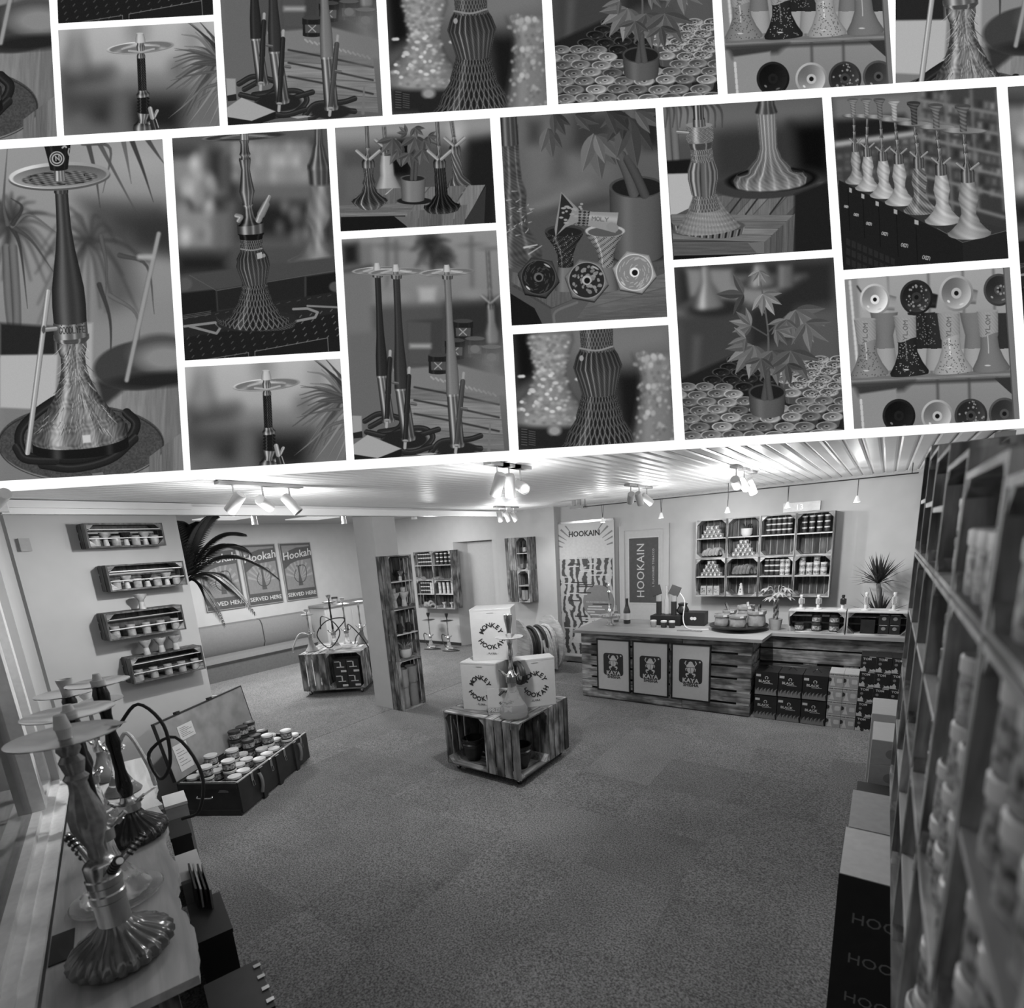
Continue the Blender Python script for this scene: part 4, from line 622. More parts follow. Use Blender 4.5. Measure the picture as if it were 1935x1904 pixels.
# foremost hookah: ribbed vase, steel barrel, amber stem
h1 = thing('hookah', 'large hookah with twisted ribbed vase and amber stem on bench', 'hookah', wl(2.87, .29, .6), .4)
part('vase', MB().lathe([(.09, 0), (.13, .008), (.158, .035), (.16, .055), (.145, .078), (.115, .1), (.08, .122), (.056, .15), (.05, .16)], 120, True, lambda z, a: 1+.045*math.sin(24*a+22*z)*(1 if z < .14 else .3)), 'amber', h1, smooth=True)
part('barrel', MB().lathe([(.052, .15), (.05, .16), (.05, .25), (.054, .255), (.054, .28), (.05, .285), (.05, .31), (.054, .315), (.054, .34), (.05, .345), (.05, .39), (.044, .4), (.03, .41)], 28), 'steel', h1, smooth=True)
for a, l in ((2.9, .14), (-.35, .15), (1.2, .1)):
    c, s = math.cos(a), math.sin(a); pt = part('port', MB().tube([(c*.035, s*.035, .35), (c*(.05+l*.5), s*(.05+l*.5), .35+l*.45), (c*(.05+l), s*(.05+l), .35+l*.75)], .014, 12, True, .011), 'steel', h1, smooth=True)
    for k in range(5): f = .35+.13*k; part('ring', MB().tube([(c*(.05+l*f), s*(.05+l*f), .35+l*(.02+.78*f)), (c*(.05+l*f)+c*.006, s*(.05+l*f)+s*.006, .355+l*(.02+.78*f))], .0165, 12, False), 'blackm', pt)
part('stem', MB().lathe([(.018, .4), (.026, .43), (.024, .46), (.034, .49), (.05, .54), (.052, .58), (.04, .63), (.028, .67), (.026, .7), (.036, .72), (.026, .735), (.032, .76), (.036, .78), (.024, .8), (.034, .82), (.03, .845), (.018, .86)], 48, True, lambda z, a: 1+.03*math.sin(9*a)*(1 if .46 < z < .7 else .2)), 'bronze', h1, smooth=True)
part('tray', MB().lathe([(.02, .852), (.06, .845), (.15, .868), (.152, .872), (.06, .851), (.02, .858)], 40), 'steel', h1, smooth=True); part('grommet', MB().lathe([(.017, .85), (.02, .89), (.024, .895), (.016, .94), (.012, .942), (0, .94)], 18), 'silic', h1, smooth=True); part('price_sticker', MB().box(.05, .09, .872, .11, .13, .8735), 'print_lt', h1)
hookah(wl(2.42, .28, .6225), .86, 'crystal glass hookah with wide cut-glass foot on bench', 'bell', 'clear', 'stemdk', .15, False, None, None, 1.25, .02, 3, True, .6, 'clay', tm='chrome', seg=48, grommet=True, trayz=.95, fl=rib(16, 0))
solo('glass_dish', MB().lathe([(.06, 0), (.15, .006), (.17, .02), (.165, .022), (.14, .012), (0, .01)], 40, True, lambda z, a: 1+.02*math.sin(20*a)), 'clear', 'round cut-glass dish under crystal hookah on bench', 'dish', wl(2.42, .28, .6005), 0, None, True)
hookah(wl(1.87, .37, .6), .9, 'dark hookah with black ribbed vase and hanging hose on bench', 'ribbed', 'dkvase', 'stemdk', .13, False, [(.02, .03, .62), (.1, .1, .72), (.2, .14, .6), (.2, .13, .4), (.1, .12, .3), (.0, .15, .42), (.14, .22, .5), (.26, .24, .3), (.24, .2, .1), (.14, .16, .05)], None, .95, .024, 3, True, .2, 'clay', tm='chrome', seg=96, grommet=True, trayz=.94, fl=lambda z, a: 1+.035*math.sin(22*a+24*z))
hookah(wl(1.5, .22, .6), .84, 'clear glass hookah with black carved stem on bench', 'cone', 'clear', 'blackm', .14, True, None, None, 1.15, .022, 2, True, 0, 'clay2', tm='chrome', trayz=.9)
hookah(wl(1.1, .33, .6), .7, 'clear hookah with pale hose at far end of bench', 'cone', 'clear', 'steel', .12, False, [(.02, .02, .3), (.12, .06, .4), (.2, .1, .2), (.12, .14, .02)], None, 1.1, .014, 2, True, 0, 'clay2', tm='steel', hosem='rope1', grommet=True)
hookah(wl(.78, .25, .6), .62, 'small hookah with steel stem nearest the pillar on bench', 'drop', 'smoke', 'steel', .12, True, None, None, .9, .012, 2, True, 0, 'clay2', tm='card')
solo('folded_towel', MB().box(-.1, -.035, 0, .1, .035, .006), 'print_dk', 'flat dark leaflet lying on bench under hookahs', 'leaflet', wl(2.64, .1, .6005), WR)
# cartons under and before the bench
for x, y, a, b, h, m, lab in ((2.98, .6, .3, .2, .3, 'olive', 'dark clasped wooden box on floor before bench end'), (2.45, .58, .34, .14, .36, 'black', 'black carton standing before the bench, between clasped box and leaning boards'), (2.0, .56, .3, .1, .42, 'carton', 'grey carton standing on floor before the bench'), (1.55, .56, .26, .1, .45, 'coal', 'dark carton standing before bench by the trunk'), (1.2, .58, .2, .12, .5, 'carton', 'pale carton block at bench end beside trunk')):
    t = thing('floor_carton', lab, 'box', wl(x, y, 0), WR); part('body', MB().box(-a/2, -b/2, 0, a/2, b/2, h-.02), m, t); part('lid', MB().box(-a/2-.003, -b/2-.003, h-.02, a/2+.003, b/2+.003, h), m if m != 'carton' else 'card', t)
    if m == 'olive':
        for k in range(4): part('clasp', MB().box(-a/2+.03+k*.075, b/2-.02, h, -a/2+.05+k*.075, b/2+.008, h+.006), 'steel', t)
for k in range(4): solo('leaning_board', MB().box(-.14, -.004, 0, .14, .004, .46), ('print_dk', 'carton', 'black', 'print_md')[k], 'thin dark board leaning on the bench edge', 'board', wl(2.2+k*.02, .53+.018*k, 0), WR, 'boards at the bench', rot=(-.06, 0, WR))
# ---------------------------------------------------------------- shelf beside the camera, with tins
sh = thing('side_shelf', 'tall wall shelf of scorched crates crammed with tins', 'shelf', (.1, 0, 0)); COLS = [(.42, .8), (.8, 1.2), (1.2, 1.6), (1.6, 2.0), (2.0, 2.4), (2.4, 2.78)]; TOPS = (2.04, 2.07, 2.11, 2.16, 2.2, 2.24)
for i, (ya, yb) in enumerate(COLS):
    for z, h in ((.86, .5), (1.36, .5), (1.86, TOPS[i]-1.86)):
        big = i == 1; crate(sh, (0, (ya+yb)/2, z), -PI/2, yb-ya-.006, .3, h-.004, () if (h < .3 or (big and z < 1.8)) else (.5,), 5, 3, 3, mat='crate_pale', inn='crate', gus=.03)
        halves = ((0,) if h < .3 else (0, h*.5)) if not (big and h > .3) else (0,)
        row = {.86: 'bottom', 1.36: 'middle', 1.86: 'top'}[z]; nth = ('sixth', 'fifth', 'fourth', 'third', 'second', 'first')[i]
        for hz in halves:
            n = (3 if i < 2 else 4) if i < 3 else 2; hh = .105 if i < 2 else .08; cr = (.044 if i == 0 else .047) if i < 2 else .031; room = (h if len(halves) == 1 else h*.5)-.03; m = max(1, int(room/(hh+.002)))
            for k in range(n):
                for r in range(min(m, 5)):
                    if (k*3+r*5+i) % 11 == 0 and r > 0: break
                    wht = big or (i == 0 and z > 1.0) or (i+k) % 3 == 0
                    can((.155, yb-.097-(yb-ya-.194)*k/(2 if i < 2 else 3), z+.0122+hz+(.0022 if hz else 0)+r*(hh+.001)), cr, hh, 'lidg' if wht else 'tin', 'lid' if wht else 'tin', ('grey tin with white lid' if wht else 'black tin')+' in '+row+' row of side shelf, '+nth+' crate counting from counter', 'white lidded tins of the side shelf' if wht else 'black tins of the side shelf', True, 'shelf_tin')
# cartons on the floor along that shelf
def side_carton(y0, y1, z0, z1, m, lab, x0=-.035, txt=None, top=None, group=None):
    t = thing('side_carton', lab, 'box', (x0, y0, z0), 0, group); part('body', MB().box(0, 0, 0, .36, y1-y0-.004, z1-z0-.004), m, t)
    if top: part('top_flap', MB().box(.002, .002, z1-z0-.004, .358, y1-y0-.006, z1-z0-.001), top, t)
    if txt:
        for k, s in enumerate(txt): letter(t, s, .06, 'print_md', .19, -.001, (z1-z0)*.78-k*.17)
    return t
side_carton(1.98, 2.34, .0, .77, 'black', 'tall black carton lettered HOOKAIN under the side shelf', -.04, ('HOOKAIN', 'HOOKAIN', 'HOOKAIN'), 'print_lt'); side_carton(2.36, 2.74, 0, .76, 'carton', 'grey topped carton behind the black lettered carton', -.03, None, 'carton')
side_carton(2.78, 2.98, 0, .56, 'card', 'white carton edge between tall grey carton and black carton', .0, None, 'card'); side_carton(3.05, 3.4, 0, .52, 'black', 'black carton with curled print under far end of shelf', -.02, None, 'print_dk')
for k in range(5): t = side_carton(3.5, 3.85, k*.15, k*.15+.15, 'carton', 'grey ring-printed carton, '+('bottom', 'second from floor', 'middle', 'second from top', 'topmost')[k]+' of five by shelf end', .03, None, 'card', 'stack of grey cartons'); flat(t, 'ring_print', circ(.1, .07, .03, 16), 'print_md', -.0004, key='rg'); flat(t, 'ring_print', circ(.17, .07, .03, 16), 'print_md', -.0004, key='rg2')
for k in range(3): side_carton(4.1, 4.5, k*.24, k*.24+.24, 'card', 'white carton, '+('lowest', 'middle', 'topmost')[k]+' in stack beyond the grey ring cartons', .02, None, 'card', 'white cartons by counter')
# ---------------------------------------------------------------- photo prints of the added collage board
# every print is drawn here with plain numpy: no file is read
RES = 1.25
class Pic:
    """one printed photograph; coordinates are print units (sc units per millimetre-like cell), origin off"""
    def __init__(s, x0, y0, x1, y1, sc, ox, oy, seed=1):
        s.box = (x0, y0, x1, y1); s.sc = sc; s.w = int((x1-x0)*RES); s.h = int((y1-y0)*RES)
        gx = (x0 + (np.arange(s.w)+.5)/RES - ox)*sc; gy = (y0 + (np.arange(s.h)+.5)/RES - oy)*sc
        s.X, s.Y = np.meshgrid(gx.astype(np.float32), gy.astype(np.float32))
        s.a = np.zeros((s.h, s.w), np.float32); s.px = sc/RES; s.r = np.random.RandomState(seed)
    def win(s, xa, ya, xb, yb):
        X0, Y0 = s.X[0, 0], s.Y[0, 0]; q = s.px
        i0 = max(0, int((ya-Y0)/q)-2); i1 = min(s.h, int((yb-Y0)/q)+3)
        j0 = max(0, int((xa-X0)/q)-2); j1 = min(s.w, int((xb-X0)/q)+3)
        return (slice(i0, i1), slice(j0, j1)) if i1 > i0 and j1 > j0 else None
    def put(s, w, m, v): s.a[w] = s.a[w]*(1-m) + v*m
    def fill(s, a, b=None):
        b = a if b is None else b
        t = (s.Y-s.Y.min())/(s.Y.max()-s.Y.min()); s.a[:] = a+(b-a)*t
    def noise(s, cell, seed=0, ax=1., ay=1.):
        r = np.random.RandomState(seed+17); nx = int((s.X.max()-s.X.min())/cell*ax)+3; ny = int((s.Y.max()-s.Y.min())/cell*ay)+3
        g = r.rand(ny, nx).astype(np.float32)
        fx = (s.X-s.X.min())/cell*ax; fy = (s.Y-s.Y.min())/cell*ay; ix = fx.astype(int); iy = fy.astype(int); fx = fx-ix; fy = fy-iy
        fx = fx*fx*(3-2*fx); fy = fy*fy*(3-2*fy)
        return (g[iy, ix]*(1-fx)+g[iy, ix+1]*fx)*(1-fy)+(g[iy+1, ix]*(1-fx)+g[iy+1, ix+1]*fx)*fy
    def blur(s, sig, w=None):
        sg = sig/s.px; n = int(sg*2.6)+1; k = np.exp(-.5*(np.arange(-n, n+1)/max(sg, .01))**2); k /= k.sum()
        for ax in (0, 1):
            p = np.pad(s.a, [(n, n) if i == ax else (0, 0) for i in (0, 1)], mode='edge'); o = np.zeros_like(s.a); L = s.a.shape[ax]
            for i, kk in enumerate(k): o += kk*(p[i:i+L] if ax == 0 else p[:, i:i+L])
            s.a = o
    def poly(s, pts, v, soft=1., tex=None):
        P = np.array(pts, np.float32); m = s.px*soft*2
        w = s.win(P[:, 0].min()-m, P[:, 1].min()-m, P[:, 0].max()+m, P[:, 1].max()+m)
        if w is None: return
        X, Y = s.X[w], s.Y[w]; d2 = np.full(X.shape, 1e12, np.float32); ins = np.zeros(X.shape, bool); n = len(P)
        for i in range(n):
            ax, ay = P[i]; bx, by = P[(i+1) % n]; ex, ey = bx-ax, by-ay; L = ex*ex+ey*ey+1e-9
            t = np.clip(((X-ax)*ex+(Y-ay)*ey)/L, 0, 1); d2 = np.minimum(d2, (X-ax-t*ex)**2+(Y-ay-t*ey)**2)
            c = (ay > Y) != (by > Y)
            if ey != 0: ins ^= c & (X < ex*(Y-ay)/ey+ax)
        d = np.sqrt(d2)*np.where(ins, -1, 1); cov = np.clip(.5-d/(s.px*soft), 0, 1)
        s.put(w, cov, v if tex is None else v*tex[w])
    def ell(s, cx, cy, rx, ry, v, ang=0., soft=1., ring=None, tex=None):
        R = max(rx, ry)+s.px*soft*2; w = s.win(cx-R, cy-R, cx+R, cy+R)
        if w is None: return
        c, n = math.cos(math.radians(ang)), math.sin(math.radians(ang)); X, Y = s.X[w]-cx, s.Y[w]-cy
        u, q = (X*c+Y*n)/rx, (-X*n+Y*c)/ry; rr = np.sqrt(u*u+q*q)+1e-6; sc = min(rx, ry)
        cov = np.clip(.5-(rr-1)*sc/(s.px*soft), 0, 1)
        if ring: cov = cov*np.clip(.5+(rr-ring)*sc/(s.px*soft), 0, 1)
        if callable(v): v = v(u, q, rr)
        s.put(w, cov, v if tex is None else v*tex[w])
    def tube(s, pts, r0, r1=None, v=.3, edge=None, hi=None, soft=1., smooth=True):
        P = np.array(pts, np.float32); r1 = r0 if r1 is None else r1
        if smooth and len(P) > 2:
            Q = np.vstack([2*P[0]-P[1], P, 2*P[-1]-P[-2]]); out = []
            for i in range(1, len(Q)-2):
                for t in np.linspace(0, 1, 7)[:-1]:
                    a, b, c, d = Q[i-1], Q[i], Q[i+1], Q[i+2]
                    out.append(.5*(2*b+(c-a)*t+(2*a-5*b+4*c-d)*t*t+(3*b-a-3*c+d)*t**3))
            P = np.array(out+[P[-1]], np.float32)
        m = max(r0, r1)+s.px*soft*2; w = s.win(P[:, 0].min()-m, P[:, 1].min()-m, P[:, 0].max()+m, P[:, 1].max()+m)
        if w is None: return
        X, Y = s.X[w], s.Y[w]; best = np.full(X.shape, 1e9, np.float32); sd = np.zeros_like(best); n = len(P)-1
        for i in range(n):
            ax, ay = P[i]; bx, by = P[i+1]; ex, ey = bx-ax, by-ay; L = ex*ex+ey*ey+1e-9
            t = np.clip(((X-ax)*ex+(Y-ay)*ey)/L, 0, 1); dx, dy = X-ax-t*ex, Y-ay-t*ey; r = r0+(r1-r0)*(i+t)/n
            d = np.sqrt(dx*dx+dy*dy)-r; k = d < best; best = np.where(k, d, best)
            sd = np.where(k, (dx*(-ey)+dy*ex)/math.sqrt(L)/np.maximum(r, .01), sd)
        cov = np.clip(.5-best/(s.px*soft), 0, 1); val = v
        if edge is not None: val = edge+(v-edge)*np.sqrt(np.clip(1-sd*sd, 0, 1))
        if hi is not None: val = val+hi*np.exp(-((sd+.35)/.22)**2)
        s.put(w, cov, val)
    def lathe(s, base, top, prof, shade, k=.25, soft=1.):
        """solid of revolution: prof = [(t, r)] from base (t 0) to top (t 1); k = how far it is seen from above"""
        bx, by = base; ex, ey = top[0]-bx, top[1]-by; L = math.hypot(ex, ey); ex /= L; ey /= L
        T = np.array([p[0] for p in prof])*L; R = np.array([p[1] for p in prof], float); m = R.max()*1.5
        xs = [bx-m, bx+m, top[0]-m, top[0]+m]; ys = [by-m, by+m, top[1]-m, top[1]+m]
        w = s.win(min(xs), min(ys), max(xs), max(ys))
        if w is None: return
        X, Y = s.X[w]-bx, s.Y[w]-by; h0 = X*ex+Y*ey; u = -X*ey+Y*ex; h = h0
        for i in range(3):
            r = np.interp(h, T, R); n = np.clip(u/np.maximum(r, .01), -1, 1); h = h0+k*r*np.sqrt(1-n*n)
        r = np.interp(h, T, R); d = np.abs(u)-r
        cov = np.clip(.5-d/(s.px*soft), 0, 1)*np.clip(.5+(h-T[0])/(s.px*soft), 0, 1)*np.clip(.5+(T[-1]-h)/(s.px*soft), 0, 1)
        n = np.clip(u/np.maximum(r, .01), -1, 1)
        slope = np.interp(h, (T[1:]+T[:-1])/2, np.diff(R)/np.maximum(np.diff(T), 1e-6)) if len(T) > 2 else 0
        s.put(w, cov, shade(n, h/L, u, slope))
    def tray(s, cx, cy, rx, ry, ang=-3.5, v=.55, rim=.7, inner=.62):
        s.ell(cx, cy+ry*.12, rx, ry, rim*.62, ang)
        s.ell(cx, cy, rx, ry, lambda u, q, r: rim-.12*u+.15*np.exp(-((u+.3)/.25)**2), ang)
        s.ell(cx, cy+ry*.05, rx*.95, ry*.9, lambda u, q, r: v+.18*np.exp(-((u-q*.6-.35)/.2)**2)+.12*np.exp(-((u+.5+q*.5)/.18)**2)-.1*(r > inner), ang)
    def leaf(s, x, y, dx, dy, wd, v, rib=True, soft=1., bend=0.):
        P = []; L = math.hypot(dx, dy); nx, ny = -dy/L, dx/L
        f = [(t, math.sin(math.pi*t**.8)*wd) for t in np.linspace(0, 1, 9)]
        c = [(x+dx*t+nx*bend*math.sin(math.pi*t), y+dy*t+ny*bend*math.sin(math.pi*t)) for t, _ in f]
        P = [(cx+nx*w_, cy+ny*w_) for (cx, cy), (_, w_) in zip(c, f)]+[(cx-nx*w_, cy-ny*w_) for (cx, cy), (_, w_) in list(zip(c, f))[::-1]]
        s.poly(P, v, soft)
        s.poly([(cx, cy) for cx, cy in c]+[(cx-nx*w_, cy-ny*w_) for (cx, cy), (_, w_) in list(zip(c, f))[::-1]], v*.82, soft)
        if rib: s.tube(c, s.px*.4, v=v*1.22, smooth=False)
    def blade(s, pts, wd, v, soft=1.): s.tube(pts, wd, s.px*.2, v=v, edge=v*.7, soft=soft)
    def grain(s, amp=.012):
        s.a = np.where(s.a > .3, s.a*1.06-.018, s.a); s.a += (s.r.rand(*s.a.shape).astype(np.float32)-.5)*amp*2
G_ = lambda x, c, w: np.exp(-((x-c)/w)**2)
def steel(lo=.3, hi=.75, f=1.):
    return lambda n, h, u, sl: lo*.55+(hi-lo*.55)*(.75*G_(n, -.45, .2)+.45*G_(n, .2, .1)+.35*G_(n, .75, .12))+.12*np.clip(sl, -1, 1)*f+.12*(1-n*n)
def matt(v, hl=.1): return lambda n, h, u, sl: v*(.55+.5*np.sqrt(1-n*n))+hl*G_(n, -.4, .22)+.05*np.clip(sl, -1, 1)
def dark(v=.15, hl=.2): return lambda n, h, u, sl: v+hl*G_(n, -.5, .1)+hl*.5*G_(n, .6, .07)
def glass(v=.35, e=.2, hl=.3): return lambda n, h, u, sl: v*(1-.5*np.abs(n)**3)+e*np.abs(n)**6+hl*G_(n, -.55, .1)+hl*.6*G_(n, .45, .06)+.06*np.sin(h*60+n*4)
def lattice(nu, nv, v=.12, line=.5):
    def f(n, h, u, sl):
        p = np.arcsin(np.clip(n, -1, 1)); a = np.abs((p*nu+h*nv) % 1-.5); b = np.abs((p*nu-h*nv) % 1-.5)
        l = np.exp(-(np.minimum(a, b)/.09)**2); return v+(line-v)*l*(.55+.45*np.sqrt(1-n*n))+.12*G_(n, -.5, .12)+.18*np.exp(-((a-.25)**2+(b-.25)**2)/.006)
    return f
def flute(nu, tw, v=.4, d=.14, hl=.2):
    def f(n, h, u, sl):
        p = np.arcsin(np.clip(n, -1, 1)); c = np.sin(p*nu+h*tw); return v*(.75+.3*np.sqrt(1-n*n))+d*.5*c+.1*np.sin(p*nu*2.3+h*90)*np.sin(h*37)*.4+hl*.75*np.clip(c, 0, 1)**6*(G_(n, -.45, .25)+.5)+.06*np.clip(sl, -1, 1)
    return f
FONT = {'A': '06 30 66|14 54', 'C': '61 40 20 02 04 26 46 65', 'D': '00 06 36 64 62 30 00', 'E': '60 00 06 66|03 43', 'F': '60 00 06|03 43', 'G': '61 40 20 02 04 26 46 64 34', 'H': '00 06|60 66|03 63', 'I': '30 36', 'K': '00 06|60 03 66', 'L': '00 06 66', 'M': '06 00 33 60 66', 'N': '06 00 66 60', 'O': '20 40 62 64 46 26 04 02 20', 'S': '61 40 20 02 23 43 65 46 26 05', 'V': '00 36 60', 'Y': '00 33 60|33 36', 'X': '00 66|60 06', 'Z': '00 60 06 66', 'c': '62 42 23 24 46 66', 'o': '22 42 63 65 46 26 05 03 22', 'n': '06 02 42 63 66', 'e': '04 64 43 22 03 05 26 66'}
def words(s, t, x, y, w, h, r, v, ang=0., gap=1.3):
    c, n = math.cos(math.radians(ang)), math.sin(math.radians(ang))
    for i, ch in enumerate(t):
        for st in FONT.get(ch, '').split('|'):
            q = [(int(k[0])/6*w+i*w*gap, int(k[1])/6*h) for k in st.split()]
            if len(q) > 1: s.tube([(x+a*c-b*n, y+a*n+b*c) for a, b in q], r, v=v, smooth=False)
def planks(s, pts, v, n, dirn, seed=0):
    """a board surface: a quad cut into n boards with dark joints; pts TL TR BR BL, boards run along dirn (0 across, 1 down)"""
    P = [np.array(p, float) for p in pts]; g = (s.noise(50, seed, 9 if dirn else .5, .5 if dirn else 9)*.14+s.noise(23, seed+5, 9 if dirn else .4, .4 if dirn else 9)*.12)+.87
    for i in range(n):
        a, b = (i+.04)/n, (i+.96)/n; k = .88+.24*((i*37+seed*11) % 10)/10
        if dirn == 0: q = [P[0]+(P[3]-P[0])*a, P[1]+(P[2]-P[1])*a, P[1]+(P[2]-P[1])*b, P[0]+(P[3]-P[0])*b]
        else: q = [P[0]+(P[1]-P[0])*a, P[0]+(P[1]-P[0])*b, P[3]+(P[2]-P[3])*b, P[3]+(P[2]-P[3])*a]
        s.poly(q, v*k, tex=g)
def pot(s, cx, top, bot, rx, rb, ry, v, soil=.14):
    s.lathe((cx, bot), (cx, top), [(0, rb), (1, rx)], matt(v, .06), k=ry/rx)
    s.ell(cx, top, rx, ry, v*.8, 0); s.ell(cx, top+2, rx*.9, ry*.85, soil, 0)
def bowl_top(s, cx, cy, rx, v, dk, ry=None, speck=None, seed=0, hole=.18):
    """a clay head seen into its mouth"""
    ry = ry or rx; r_ = np.random.RandomState(seed)
    s.ell(cx, cy, rx, ry, lambda u, q, r: v*(1.0-.14*(u+q)), 0)
    s.ell(cx, cy, rx*.86, ry*.86, lambda u, q, r: dk*(.8+.25*(u+q)+.25*r), 0)
    if speck is not None:
        for i in range(34):
            a, d = r_.rand()*6.28, math.sqrt(r_.rand())*.85; z = rx*(.03+.05*r_.rand()); s.ell(cx+rx*d*math.cos(a), cy+ry*d*math.sin(a), z, z*ry/rx, speck, 0)
    s.ell(cx, cy, rx*.3, ry*.3, dk*1.25, 0); s.ell(cx, cy, rx*hole, ry*hole, .1, 0)
    s.ell(cx-rx*.45, cy+ry*.45, rx*.1, ry*.06, min(.8, v+.3), 40); s.ell(cx+rx*.3, cy+ry*.6, rx*.14, ry*.05, min(.75, v+.25), -20)
def crown(s, cx, cy, L, v, n, seed, wd=5, soft=1., sag=.5, a0=0, a1=360):
    r = np.random.RandomState(seed)
    for i in range(n):
        a = math.radians(a0+(a1-a0)*(i+r.rand()*.8)/n); l = L*(.6+.5*r.rand()); dx, dy = math.cos(a)*l, -math.sin(a)*l
        s.blade([(cx, cy), (cx+dx*.5, cy+dy*.55), (cx+dx, cy+dy+l*sag*(.4+r.rand()*.8))], wd, v*(.7+.6*r.rand()), soft)
def palmate(s, x, y, L, a0, n, v, spread=150, wd=.13, soft=1., rib=True):
    for i in range(n):
        a = math.radians(a0-spread/2+spread*i/max(n-1, 1)); l = L*(1-.25*abs(i-(n-1)/2)/n*2)
        s.leaf(x, y, math.cos(a)*l, math.sin(a)*l, l*wd, v*(.85+.3*((i*7) % 5)/5), rib, soft)

def pic_a():
    s = Pic(0, 258, 350, 915, 2.885, 0, 260, 1); s.fill(.56, .46)
    s.poly([(420, 330), (900, 350), (980, 620), (600, 640)], .3, 40); s.poly([(640, 440), (1000, 400), (1000, 660), (650, 560)], .2, 40)
    s.poly([(560, 560), (700, 520), (760, 900), (560, 1000)], .34, 60); s.ell(780, 130, 200, 70, .6, 0, 50); s.poly([(450, 1000), (1010, 880), (1010, 1320), (450, 1200)], .5, 60)
    s.blur(22); crown(s, 60, 470, 260, .3, 26, 3, 13, 8); crown(s, 480, 560, 330, .3, 26, 5, 10, 8, .7); s.blur(6)
    planks(s, [(480, 1330), (1010, 1330), (1010, 1880), (300, 1880)], .47, 5, 1, 2); s.poly([(0, 1450), (520, 1380), (520, 1900), (0, 1900)], .45, 30)
    s.poly([(530, 1320), (680, 1370), (560, 1470)], .2, 12); s.blur(3)
    for x in (0, 70): s.tube([(35+x*.5, 600), (48+x*.6, 900), (85+x*.1, 1170)], 22, v=.42, edge=.2, soft=5)
    s.poly([(0, 1010), (300, 1030), (305, 1190), (0, 1190)], .15, 10); s.poly([(0, 1185), (315, 1180), (300, 1430), (210, 1480), (0, 1470)], .66, 6); s.poly([(460, 1010), (505, 1010), (500, 1350), (450, 1320)], .62, 8)
    for i, (a, b, c) in enumerate([((60, 480), (110, 600), (150, 930)), ((60, 480), (170, 560), (290, 730)), ((40, 470), (20, 350), (40, 60)), ((70, 480), (160, 420), (310, 520)), ((70, 470), (120, 380), (60, 330)), ((480, 30), (520, 200), (545, 380)), ((530, 10), (620, 180), (760, 440)), ((670, 10), (690, 110), (715, 250)), ((720, 20), (780, 180), (835, 350)), ((800, 5), (850, 80), (900, 150)), ((550, 540), (580, 700), (575, 870)), ((600, 860), (740, 960), (760, 1150)), ((540, 800), (600, 1000), (600, 1280)), ((650, 640), (800, 700), (840, 960)), ((450, 30), (600, 60), (560, 300))]):
        s.blade([a, b, c], 13, .24+.05*(i % 4), 3)
    s.ell(770, 1240, 260, 135, .24, -6, 6); s.ell(880, 1180, 190, 110, .3, 0, 14); s.ell(900, 1200, 150, 70, .5, 0, 24); s.ell(860, 1320, 250, 40, .14, -4, 14)
    s.tube([(690, 1320), (770, 950), (864, 525)], 13, v=.56, edge=.4, soft=5); s.tube([(760, 650), (825, 650)], 14, v=.6, soft=8)
    s.ell(440, 1660, 452, 205, .27, 0, 1.5, tex=1+(s.noise(7, 3)-.5)*.3); s.ell(440, 1672, 452, 205, .16, 0, 1.5, ring=.985)
    planks(s, [(810, 1740), (1010, 1590), (1010, 1880), (810, 1880)], .42, 3, 1, 4)
    s.tube([(300, 1430), (200, 1500), (115, 1590), (110, 1680), (160, 1740), (320, 1755), (520, 1740), (690, 1650), (740, 1560), (690, 1500)], 26, v=.14, edge=.08, hi=.08)
    s.tube([(230, 1780), (400, 1800), (600, 1750), (730, 1640)], 25, v=.15, edge=.08, hi=.08); s.tube([(90, 1690), (140, 1750), (300, 1760)], 24, v=.15, edge=.08, hi=.07)
    n1 = s.noise(24, 5, 3, 1); n2 = s.noise(9, 8)
    s.lathe((440, 1695), (432, 1580), [(0, 262), (1, 262)], dark(.1, .15), k=.2)
    w = [(0, 262), (.12, 262), (.2, 235), (.32, 170), (.45, 118), (.6, 82), (.72, 68), (.82, 66), (.9, 80), (1, 82)]
    s.lathe((436, 1640), (388, 1095), w, lambda n, h, u, sl: .42+.07*np.sin(u*.13+h*40+3*np.sin(h*31))*np.sin(u*.21-h*53+2*np.sin(u*.07))+.05*np.sin(n*11+h*3)+.2*G_(n, -.5, .14)+.16*G_(n, .3, .07)-.2*np.abs(n)**4, k=.22)
    for i in range(150):
        a, b = s.r.rand()*2-1, s.r.rand(); y = 1600-b*480; x = 436-(b*40)+a*np.interp(b, [0, .3, .6, 1], [225, 130, 62, 66]); L = 20+30*s.r.rand(); s.tube([(x, y), (x+a*L*.6+5*(s.r.rand()-.5), y+L*.6), (x+a*L*1.1, y+L)], 1.3, .5, v=(.6+.2*s.r.rand()) if i % 3 else .2)
    s.poly([(448, 1622), (492, 1618), (496, 1660), (452, 1664)], .74, 3); s.ell(345, 1690, 40, 8, .5, 0, 3)
    s.lathe((390, 1110), (388, 1068), [(0, 84), (.3, 97), (1, 97)], glass(.28, .2, .4), k=.18); s.lathe((388, 1085), (380, 1000), [(0, 92), (1, 92)], steel(.42, .7), k=.18)
    words(s, 'GOODLYFE', 322, 1036, 14, 34, 1.8, .16, -4)
    for x in (335, 372, 416, 448): s.ell(x, 1023-(x-335)*.09, 3, 3, .12)
    s.lathe((382, 1003), (333, 275), [(0, 90), (.12, 92), (.25, 88), (.4, 70), (.55, 52), (.7, 40), (.85, 36), (1, 35)], lambda n, h, u, sl: .2+.16*G_(n, -.35, .3)+.06*G_(n, .5, .2)-.07*np.abs(n)**3, k=.18)
